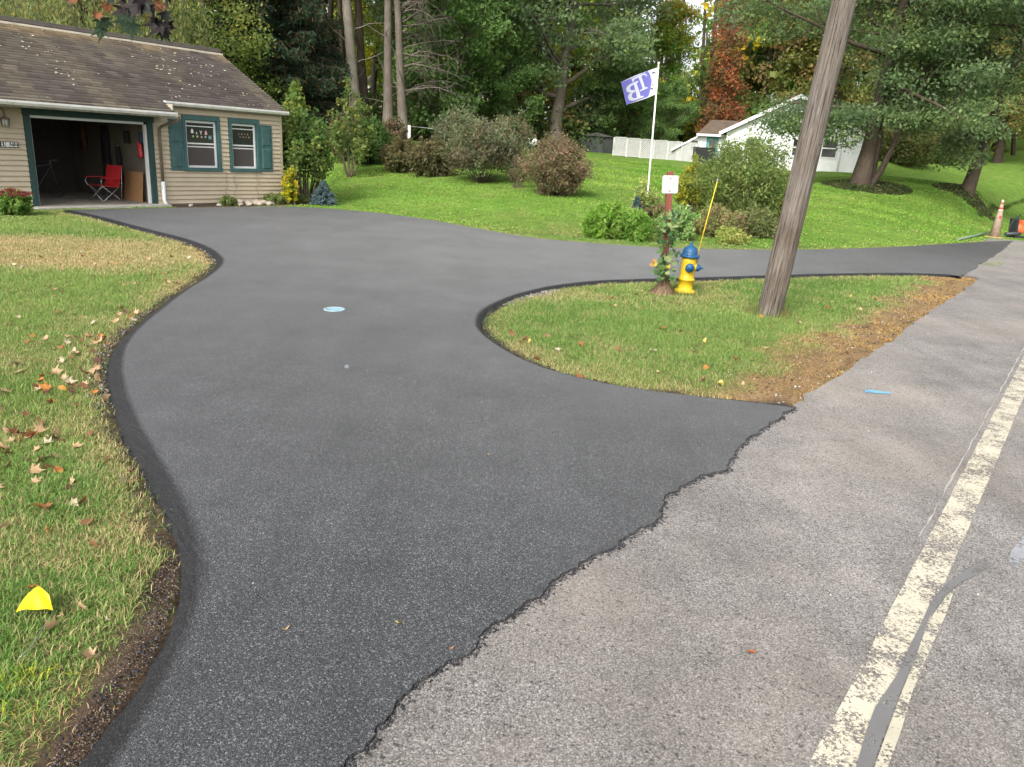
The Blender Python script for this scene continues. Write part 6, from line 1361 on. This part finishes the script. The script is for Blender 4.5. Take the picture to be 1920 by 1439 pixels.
# ------------------------------------------------------------------ driveway cover, marker flag
cv = g(627, 581, DZ); co = empty('valve_cover', (cv[0], cv[1], DZ + .001), 0, 'round light blue painted valve cover set into the new driveway', 'valve cover')
MB().lathe([(0, 0), (.128, 0), (.128, .006), (.108, .008), (.106, .0055), (0, .0055)], 40).build('cover_plate', pm('pale_blue_paint', (.18, .32, .38), .5, .25, 30, .001, c2=(.32, .44, .48)), co)
for i in range(5):
    y = -.06 + i * .03; MB().box(-.07 + abs(y) * .4, .07 - abs(y) * .4, y - .006, y + .006, .0055, .009).build('raised_bar', pm('pale_blue_bar', (.20, .33, .42), .5), co)
MB().tube([(.118 * math.cos(t), .118 * math.sin(t), .006) for t in np.linspace(0, 6.283, 40)], .004, 5, cap=False).build('rim', pm('rim_white', (.38, .44, .44), .5), co)
yf = g(66, 1140); yo = empty('marker_flag', (yf[0], yf[1], 0), 0, 'yellow marker flag with its wire stake lying in the grass at lower left', 'flag')
n_, m__ = 14, 8; V = []; Fc = []
q0, q1 = g(30, 1148, .07) - yf, g(100, 1146, .05) - yf; q2, q3 = g(52, 1112, .085) - yf, g(92, 1116, .10) - yf
for i in range(n_):
    for j in range(m__):
        s, t = i / (n_ - 1), j / (m__ - 1); p = (q0 * (1 - s) + q1 * s) * (1 - t) + (q2 * (1 - s) + q3 * s) * t; p = p + np.array([0, 0, .012 * math.sin(s * 3.1) * (1 + t) + .004 * math.sin(9 * s + 4 * t)]) + np.array([0, .012 * math.sin(3.14 * s) * (t > .8), 0]); V.append(p)
Fc = np.array([(i * m__ + j, (i + 1) * m__ + j, (i + 1) * m__ + j + 1, i * m__ + j + 1) for i in range(n_ - 1) for j in range(m__ - 1)])
link('flag_film', fastmesh('flag_film', np.array(V), Fc, pm('yellow_film', (.80, .55, .005), .45, .06, 12), None, True), yo)
MB().tube([tuple(q1), tuple(g(85, 1170, .04) - yf), tuple(g(60, 1210, .03) - yf), tuple(g(35, 1235, .02) - yf)], .0012, 5).build('wire_stake', M_STEEL, yo)

# ------------------------------------------------------------------ traffic cone, hose, blower
cb = g(1864, 446); cn = empty('traffic_cone', (cb[0], cb[1], 0.0), .2, 'tall dirty orange traffic cone with worn collars at the far road edge', 'traffic cone')
M_CONE = pm('grimy_cone', (.34, .24, .18), .75, .2, 8, .001, c2=(.46, .34, .26)); M_CR = pm('cone_red', (.38, .06, .03), .6, .2, 12); M_CW = pm('cone_white', (.62, .52, .44), .6, .15, 10)
MB().box(-.22, .22, -.22, .22, 0, .035).build('cone_base', pm('cone_base_tan', (.48, .32, .17), .8, .2), cn, bevel=.008)
def cr(z): return .185 - (.185 - .03) * (z / 1.30)
MB().lathe([(cr(.036), .036), (cr(1.28), 1.28), (.02, 1.30), (0, 1.30)], 28).build('cone_body', M_CONE, cn)
for z0_, z1_, mt in ((.97, 1.04, M_CR), (.925, .965, M_CW), (1.15, 1.20, M_CR), (1.22, 1.275, M_CW)):
    MB().lathe([(cr(z0_) + .001, z0_), (cr(z0_) + .005, z0_ + .001), (cr(z1_) + .005, z1_), (cr(z1_) + .001, z1_ + .001)], 28).build('collar', mt, cn)
for k in range(3):
    a = -2.2 + k * .22; z = .66; r_ = cr(z) + .003; MB().box(-.012, .012, -.004, .004, 0, .10).build('red_mark', M_CR, cn, (r_ * math.cos(a), r_ * math.sin(a), z), a + math.pi / 2)
hs_a = g(1797, 452); hs_b = g(1852, 441)
hp = empty('hose', (hs_a[0], hs_a[1], 0), 0, 'grey-green plastic pipe lying in the grass left of the cone', 'pipe')
MB().tube([(0, 0, .05), tuple((hs_b - hs_a) * .5 + np.array([0, 0, .07])), tuple(hs_b - hs_a + np.array([0, 0, .09]))], .035, 10).build('pipe', pm('pipe_green', (.16, .22, .17), .5, .2), hp)
bl = g(1900, 446); blo = empty('leaf_blower', (bl[0], bl[1], 0.02), .3, 'orange and black backpack leaf blower standing at the right edge behind the cone', 'leaf blower')
M_OR = pm('orange_housing', (.62, .11, .035), .4, .12, 8); M_BP = pm('black_plastic', (.025, .026, .03), .5, .2, 8)
MB().lathe([(0, -.14), (.15, -.14), (.19, -.10), (.20, 0), (.19, .10), (.14, .14), (0, .15)], 24, (.18, 0, .30), (0, -1, .1)).build('engine_housing', M_OR, blo)
MB().box(.10, .42, -.14, .12, .42, .60).build('fuel_tank', M_OR, blo, bevel=.04)
MB().box(-.10, -.02, -.17, .17, .05, .66, rot=Matrix.Rotation(-.12, 3, 'Y')).build('backrest_frame', M_BP, blo, bevel=.03)
MB().box(-.14, .40, -.18, .18, .0, .05).build('base_frame', M_BP, blo, bevel=.015)
MB().tube([(-.05, 0, .72), (-.15, -.02, .66), (-.28, -.03, .45), (-.31, -.03, .25), (-.22, -.02, .06)], .018, 8).build('harness_strap', M_BP, blo)
MB().tube([(-.02, 0, .64), (.04, 0, .78), (.10, 0, .76)], .02, 8).build('handle', M_BP, blo)
MB().tube([(.10, -.12, .14), (-.18, -.14, .13), (-.52, -.10, .11)], [.065, .06, .055], 14).build('blower_tube', pm('tube_grey', (.05, .06, .06), .5), blo)
MB().lathe([(.045, -.02), (.06, 0), (.045, .02)], 14, (-.20, -.14, .14), (1, 0, 0)).build('tube_clamp', M_BP, blo)

# ------------------------------------------------------------------ white house far across the lawn
C0 = px(1500, 328, 44.5); S_ = .0308
fh = empty('far_house', (C0[0], C0[1], 0), math.atan2(-C0[0], C0[1]) + .02, 'white clapboard gabled house with brown roofed side wing across the lawn', 'house')
GZ = min(tz(C0[0] - 4, C0[1]), tz(C0[0] + 4, C0[1])) ; zb = GZ - .1
M_WS = pm('white_clapboard', (.80, .81, .80), .55, .06, 3); M_RF = pm('brown_far_roof', (.10, .072, .055), .9, .25, 2.5, c2=(.16, .115, .08)); M_WTR = pm('white_trim', (.74, .75, .74), .5, .05)
def hz_(x, y, Y=None):
    """local x,z of the gable plane for a sight line"""
    d = ray(x, y); a = fh.rotation_euler[2]; nx_, ny_ = -math.sin(a), math.cos(a); t = (C0[0] * nx_ + C0[1] * ny_) / (d[0] * nx_ + d[1] * ny_); P = d * t; return (P[0] - C0[0]) * math.cos(a) + (P[1] - C0[1]) * math.sin(a), EYE + P[2]
pk = hz_(1502, 181); ev = hz_(1358, 247); er = (2 * pk[0] - ev[0], ev[1]); print('gable', pk, ev, zb)
g0, g1_ = ev[0] + .15, er[0] - .15; wy = 9.0
gw = MB(); pf = [(g0, zb), (g1_, zb), (g1_, er[1] - .05), (pk[0], pk[1] - .12), (g0, ev[1] - .05)]; gw.prism(pf, 0, wy, lambda a, b, c_: (a, c_, b)); fw = gw.build('wall', M_WS, fh)
z = zb; rsl = (pk[1] - ev[1]) / (pk[0] - ev[0])
while z < pk[1] - .35:
    t_ = z + .19
    hw_ = (g1_ - g0) / 2 if t_ < ev[1] else (pk[1] - .25 - t_) / rsl
    MB().add([(pk[0] - hw_, -.002, z), (pk[0] + hw_, -.002, z), (pk[0] + hw_, -.03, z), (pk[0] - hw_, -.03, z), (pk[0] - hw_, -.002, t_), (pk[0] + hw_, -.002, t_), (pk[0] + hw_, -.008, t_), (pk[0] - hw_, -.008, t_)], [(0, 1, 2, 3), (4, 7, 6, 5), (3, 2, 6, 7), (0, 4, 5, 1), (0, 3, 7, 4), (1, 5, 6, 2)]).build('siding_board', M_WS, fw); z += .19
for sgn, e_ in ((-1, ev), (1, er)):
    m_ = MB(); ex = pk[0] + sgn * ((pk[0] - ev[0]) + .25); ez = pk[1] - ((pk[0] - ev[0]) + .25) * rsl
    m_.prism([(pk[0], pk[1]), (ex, ez), (ex, ez + .12), (pk[0], pk[1] + .12)], -.30, wy + .2, lambda a, b, c_: (a, c_, b)); r_o = m_.build('roof', M_RF, fh)
    m_ = MB(); m_.prism([(pk[0], pk[1] - .10), (ex, ez - .10), (ex, ez + .10), (pk[0], pk[1] + .10)], -.36, -.31, lambda a, b, c_: (a, c_, b)); m_.build('bargeboard', M_WTR, r_o)
def fwin(x0, x1, z0, z1, y=0, trim=M_WTR, parent=fh):
    o = MB().box(x0 - .08, x1 + .08, y - .06, y - .035, z0 - .08, z1 + .08).build('window', trim, parent)
    MB().box(x0, x1, y - .075, y - .062, z0, z1).build('pane', M_GLASS, o); MB().box(x0, x1, y - .085, y - .076, (z0 + z1) / 2 - .03, (z0 + z1) / 2 + .03).build('meeting_rail', M_WTR, o); return o
a = hz_(1500, 197); b = hz_(1518, 222); fwin(pk[0] - .25, pk[0] + .55, b[1], a[1], trim=M_WTR)
a = hz_(1400, 258); b = hz_(1414, 298); fwin(a[0], a[0] + .75, b[1] + .15, a[1] - .05)
a = hz_(1489, 262); b = hz_(1502, 292); fwin(a[0], a[0] + .7, b[1], a[1])
a = hz_(1545, 262); fwin(a[0], a[0] + .7, b[1], a[1])
for xv, yv in ((1457, 193), (1492, 178)):
    a = hz_(xv, yv + 14); MB().tube([(a[0], 2.5, a[1] - .6), (a[0], 2.5, a[1] + .35)], .09, 10).lathe([(0, 0), (.14, 0), (.14, .05), (0, .1)], 10, (a[0], 2.5, a[1] + .37)).build('roof_vent', pm('vent_steel', (.5, .5, .5), .4), fh)
MB().tube([(g1_ - 1.2, -.09, zb), (g1_ - 1.2, -.09, ev[1])], .05, 8).build('downspout', M_WTR, fh)
MB().tube([(g0 + .05, -.09, zb), (g0 + .05, -.09, ev[1])], .05, 8).build('downspout', M_WTR, fh)
# side wing to the left, ridge parallel to the picture
e0 = hz_(1303, 249); r0_ = hz_(1328, 219); wl0 = hz_(1303, 290)
wzb = zb - .1; yo_ = 1.4
wm = MB().box(e0[0] + .2, g0, yo_, yo_ + 6, wzb, e0[1] - .02); ww_ = wm.build('wing_wall', M_WS, fh)
for i in range(14):
    z = wzb + .2 * i
    if z + .2 < e0[1]: MB().box(e0[0] + .2, g0 - .03, yo_ - .02, yo_ - .002, z, z + .185).build('siding_board', M_WS, ww_)
m_ = MB(); y1_ = yo_ + 3.0; xr0 = r0_[0] - .15
m_.add([(e0[0], yo_ - .35, e0[1]), (g0 + .3, yo_ - .35, e0[1]), (g0 + .3, y1_, r0_[1] + .05), (xr0, y1_, r0_[1] + .05), (e0[0], yo_ - .35, e0[1] - .12), (g0 + .3, yo_ - .35, e0[1] - .12), (g0 + .3, y1_, r0_[1] - .1), (xr0, y1_, r0_[1] - .1)], [(0, 1, 2, 3), (7, 6, 5, 4), (0, 4, 5, 1), (1, 5, 6, 2), (2, 6, 7, 3), (3, 7, 4, 0)])
m_.add([(e0[0], yo_ - .35, e0[1] - .02), (xr0, y1_, r0_[1]), (e0[0], yo_ + 6.3, e0[1] - .02)], [(0, 1, 2)]); m_.add([(xr0, y1_, r0_[1]), (g0 + .3, y1_, r0_[1]), (g0 + .3, yo_ + 6.3, e0[1]), (e0[0], yo_ + 6.3, e0[1])], [(0, 1, 2, 3)])
wr = m_.build('wing_roof', M_RF, fh); MB().box(e0[0], g0 - .02, yo_ - .45, yo_ - .355, e0[1] - .13, e0[1] - .01).build('gutter', M_WTR, wr)
t0_, t1_ = hz_(1322, 254), hz_(1341, 282); M_TQ = pm('turquoise_trim', (.03, .22, .24), .5, .1)
o = MB().box(t0_[0], t1_[0], yo_ - .07, yo_ - .025, t1_[1] - .3, t0_[1]).build('door', M_TQ, fh); MB().box(t0_[0] + .16, t1_[0] - .1, yo_ - .085, yo_ - .072, t1_[1] - .2, t0_[1] - .2).build('pane', M_GLASS, o)
# lean-to
l0 = hz_(1254, 272); lt = MB(); lt.prism([(l0[0] + .3, wzb), (e0[0] + .19, wzb), (e0[0] + .19, e0[1] - .1), (l0[0] + .3, l0[1] - .2)], yo_ + .1, yo_ + 5, lambda a, b, c_: (a, c_, b)); lt.build('lean_to_wall', M_WS, fh)
lt = MB(); lt.prism([(l0[0], l0[1] - .32), (e0[0] + .19, e0[1] - .14), (e0[0] + .19, e0[1] - .04), (l0[0], l0[1] - .22)], yo_ - .1, yo_ + 5.2, lambda a, b, c_: (a, c_, b)); lt.build('lean_to_roof', M_WTR, fh)
a = hz_(1292, 262); b = hz_(1302, 280); fwin(a[0], b[0], b[1], a[1], yo_ + .1)
a = hz_(1568, 196); b = hz_(1603, 215)
m_ = MB(); m_.prism([(a[0] - .2, b[1] - .1), (b[0] + .6, b[1] - .1), (b[0] - .1, a[1]), (a[0] + .1, a[1])], 7, 7.3, lambda p, q, c_: (p, c_, q)); m_.build('rear_dormer_roof', M_RF, fh)
# bins
for x, lab in ((1310, 'black wheeled bin beside the lattice fence'), (1326, 'dark covered grill beside the turquoise door')):
    p = px(x, 297, 47); o = empty('bin', tuple(p), 0, lab, 'bin'); MB().add([(-.26, -.28, 0), (.26, -.28, 0), (.26, .28, 0), (-.26, .28, 0), (-.32, -.36, .85), (.32, -.36, .85), (.32, .36, .85), (-.32, .36, .85)], [(0, 3, 2, 1), (4, 5, 6, 7), (0, 1, 5, 4), (1, 2, 6, 5), (2, 3, 7, 6), (3, 0, 4, 7)]).build('bin_body', M_BP, o, bevel=.03); MB().box(-.34, .34, -.38, .38, .86, .93).build('lid', M_BP, o, bevel=.02)
pkn = A_loc + np.array([1.0, 1.6, 0]); pkn[2] = tz(pkn[0], pkn[1])
# pumpkins by the tree on a small stand
for i, (dx, dz, s, lab) in enumerate([(.0, .30, .22, 'larger orange pumpkin on the stand behind the double-stemmed tree'), (.1, .62, .15, 'smaller orange pumpkin on top behind the double-stemmed tree')]):
    o = empty('pumpkin', (pkn[0] + dx, pkn[1], pkn[2] + dz), 0, lab, 'pumpkin'); m_ = MB(); rows = []
    for j in range(9):
        ph = -math.pi / 2 + math.pi * j / 8
        for k in range(24): t = 2 * math.pi * k / 24; r_ = math.cos(ph) * (1 + .08 * math.cos(8 * t)) * s; rows.append((r_ * math.cos(t), r_ * math.sin(t), math.sin(ph) * s * .8))
    m_.add(rows, [(j * 24 + k, j * 24 + (k + 1) % 24, (j + 1) * 24 + (k + 1) % 24, (j + 1) * 24 + k) for j in range(8) for k in range(24)], True); m_.build('flesh', pm('pumpkin_orange', (.55, .20, .02), .5, .15), o); MB().tube([(0, 0, s * .75), (.01, 0, s * 1.05)], .02, 6).build('stalk', M_TWIG, o)
o = empty('plant_stand', tuple(pkn), 0, 'dark low stand under the pumpkins behind the tree', 'stand')
MB().box(-.3, .3, -.25, .25, .10, .14).build('stand_top', M_BP, o)
for sx in (-1, 1):
    for sy in (-1, 1): MB().box(sx * .27 - .02, sx * .27 + .02, sy * .22 - .02, sy * .22 + .02, -.05, .10).build('leg', M_BP, o)

# ------------------------------------------------------------------ lattice fence
fa, fb_ = px(1149, 296, 50), px(1304, 304, 47.5); Lf = float(np.linalg.norm((fb_ - fa)[:2])); an = math.atan2(*(fb_ - fa)[[1, 0]])
fz = min(fa[2], fb_[2]) ; fe = empty('lattice_fence', (fa[0], fa[1], fz), an, 'low white lattice fence panels left of the far white house', 'fence'); FHt = 1.0; M_LAT = pm('weathered_lattice', (.46, .46, .44), .7, .1, 4); slope_ = (fb_[2] - fa[2]) / Lf
np_ = 6; wP = Lf / np_
for i in range(np_):
    x0 = i * wP; zoff = slope_ * (x0 + wP / 2) + (fa[2] - fz); m_ = MB(); st_ = .115
    k = -FHt
    while k < wP:
        for sgn in (1, -1):
            # diagonal strip clipped to the panel
            if sgn == 1: a0, a1 = max(k, 0), min(k + FHt, wP); z0 = a0 - k; z1 = a1 - k
            else: a0, a1 = max(k, 0), min(k + FHt, wP); z0 = FHt - (a0 - k); z1 = FHt - (a1 - k)
            if a1 - a0 > .03:
                w_ = .028; yy = -.012 if sgn == 1 else .0; m_.add([(x0 + a0, yy, z0 - w_), (x0 + a1, yy, z1 - w_), (x0 + a1, yy, z1 + w_), (x0 + a0, yy, z0 + w_), (x0 + a0, yy + .01, z0 - w_), (x0 + a1, yy + .01, z1 - w_), (x0 + a1, yy + .01, z1 + w_), (x0 + a0, yy + .01, z0 + w_)], [(0, 1, 2, 3), (7, 6, 5, 4), (0, 4, 5, 1), (3, 2, 6, 7)])
        k += st_
    lp = m_.build('lattice_panel', M_LAT, fe); lp.location = (0, 0, zoff + .05)
    fr_ = MB().box(x0 + .05, x0 + wP - .05, -.03, .02, FHt + .0, FHt + .05).box(x0 + .05, x0 + wP - .05, -.03, .02, -.05, .0).build('rail', M_LAT, fe); fr_.location = (0, 0, zoff + .05)
for i in range(np_ + 1): x0 = i * wP; zoff = slope_ * x0 + (fa[2] - fz); MB().box(x0 - .045, x0 + .045, -.05, .045, -.2, FHt + .06).build('post', M_LAT, fe, (0, 0, zoff))
# dark shed, white tank, clothes post
ps = px(1118, 285, 51); sd = empty('garden_shed', tuple(ps), .1, 'dark grey garden shed left of the lattice fence', 'shed')
MB().box(-1.0, 1.0, 0, 2, -.1, 1.0).build('shed_wall', pm('shed_grey', (.03, .033, .033), .7, .2), sd); MB().prism([(-1.1, .98), (1.1, .98), (0, 1.2)], -.15, 2.1, lambda a, b, c_: (a, c_, b)).build('shed_roof', pm('shed_roofing', (.06, .055, .05), .8), sd)
MB().box(-.4, .4, -.04, -.005, 0, .9).build('shed_door', pm('shed_door_grey', (.045, .05, .05), .6), sd)
pt = px(983, 268, 45); tk = empty('white_tank', (pt[0], pt[1], pt[2]), .15, 'long white storage tank half hidden behind the large shrubs', 'tank')
MB().lathe([(0, -.75), (.12, -.73), (.22, -.6), (.24, -.5), (.24, .5), (.22, .6), (.12, .73), (0, .75)], 20, (0, 0, .62), (1, 0, 0)).build('tank_shell', M_WTR, tk)
MB().lathe([(0, 0), (.1, 0), (.1, .08), (0, .1)], 12, (0, 0, .85)).build('valve_dome', M_WTR, tk)
for sx in (-.4, .4): MB().box(sx - .05, sx + .05, -.18, .18, -.05, .42).build('support', M_BP, tk)
pc = px(767, 274, 40.5); cpst = empty('clothesline_post', tuple(pc), 0, 'white wooden post with a wire beside the rightmost bare trunk', 'post'); MB().box(-.07, .07, -.07, .07, -.2, 1.0).build('post', pm('peeling_white_post', (.55, .52, .48), .8, .15), cpst)
MB().tube([(.05, 0, .95), (2.4, 1.0, .86), (4.8, 2.0, .95)], .008, 4).build('wire', M_STEEL, cpst)

# ------------------------------------------------------------------ maple branch hanging into the top left
MP = {'p': ((.016, .010, .012), (.022, .013, .014)), 'q': ((.02, .024, .02), (.024, .026, .024)), 'g': ((.018, .04, .02), (.03, .05, .022)), 'o': ((.20, .075, .02), (.12, .045, .02)), 'y': ((.20, .17, .03), (.12, .12, .03))}
ML = {k: [leafshape('maple', .5 + .3 * i, v, rs, 'maple_leaf') for i in range(3)] for k, v in MP.items()}
b0 = at(235, -120, 5.4); mbr = empty('maple_branch', tuple(b0), 0, 'dark purple and orange maple leaves hanging on a branch at the top left', 'branch')
rel = lambda x, y, Y: tuple(at(x, y, Y) - b0)
tw = MB(); tw.tube([(-1.2, .2, .6), (0, 0, 0), rel(240, -40, 5.4), rel(255, 0, 5.4)], [.02, .014, .009, .004], 6); tw.tube([(0, 0, 0), rel(160, -60, 5.3), rel(140, -20, 5.3)], [.01, .007, .004], 6)
spots = [(140, 2, 'o', .17), (128, -12, 'p', .15), (192, 50, 'g', .16), (200, 22, 'o', .12), (182, 38, 'o', .09), (238, 48, 'g', .19), (250, 32, 'q', .18), (236, 12, 'p', .17), (268, 12, 'q', .20), (283, 28, 'p', .18), (300, 20, 'o', .15), (298, 55, 'p', .18), (306, 72, 'q', .13), (316, 10, 'p', .15), (278, 40, 'y', .13), (262, -8, 'p', .2), (220, -15, 'p', .18), (290, -15, 'o', .16), (152, -20, 'p', .16), (310, 38, 'q', .14), (246, 60, 'g', .16), (232, 30, 'p', .17), (290, 42, 'q', .17), (270, -2, 'p', .2), (305, -10, 'p', .18), (210, 5, 'q', .15), (312, 60, 'p', .13), (190, 68, 'g', .13), (258, 20, 'p', .18)]
for i, (x, y, k, s) in enumerate(spots):
    Yd = 5.4 + random.uniform(-.25, .25); p = rel(x, y - 12, Yd); st_ = rel(min(max(x, 150), 290) * .6 + 100, y - 42, 5.4); tw.tube([st_, p], .0022, 4)
    o = sleaf(mbr, p[0], p[1], p[2], k, s * 1.05, rx=random.uniform(1.2, 2.0), rz_=random.uniform(-.6, .6), name='maple_leaf', lib=ML); o.rotation_euler = (random.uniform(-.5, .2) - 1.57 + 3.14 * 0, random.gauss(0, .5), random.gauss(3.14, .5))
tw.build('twig', M_DTW, mbr)
print('objects', len(bpy.data.objects), 'tris', sum(sum(len(p.vertices) - 2 for p in []) for _ in [0]) or sum(len(me.loops) - 2 * len(me.polygons) for me in bpy.data.meshes))
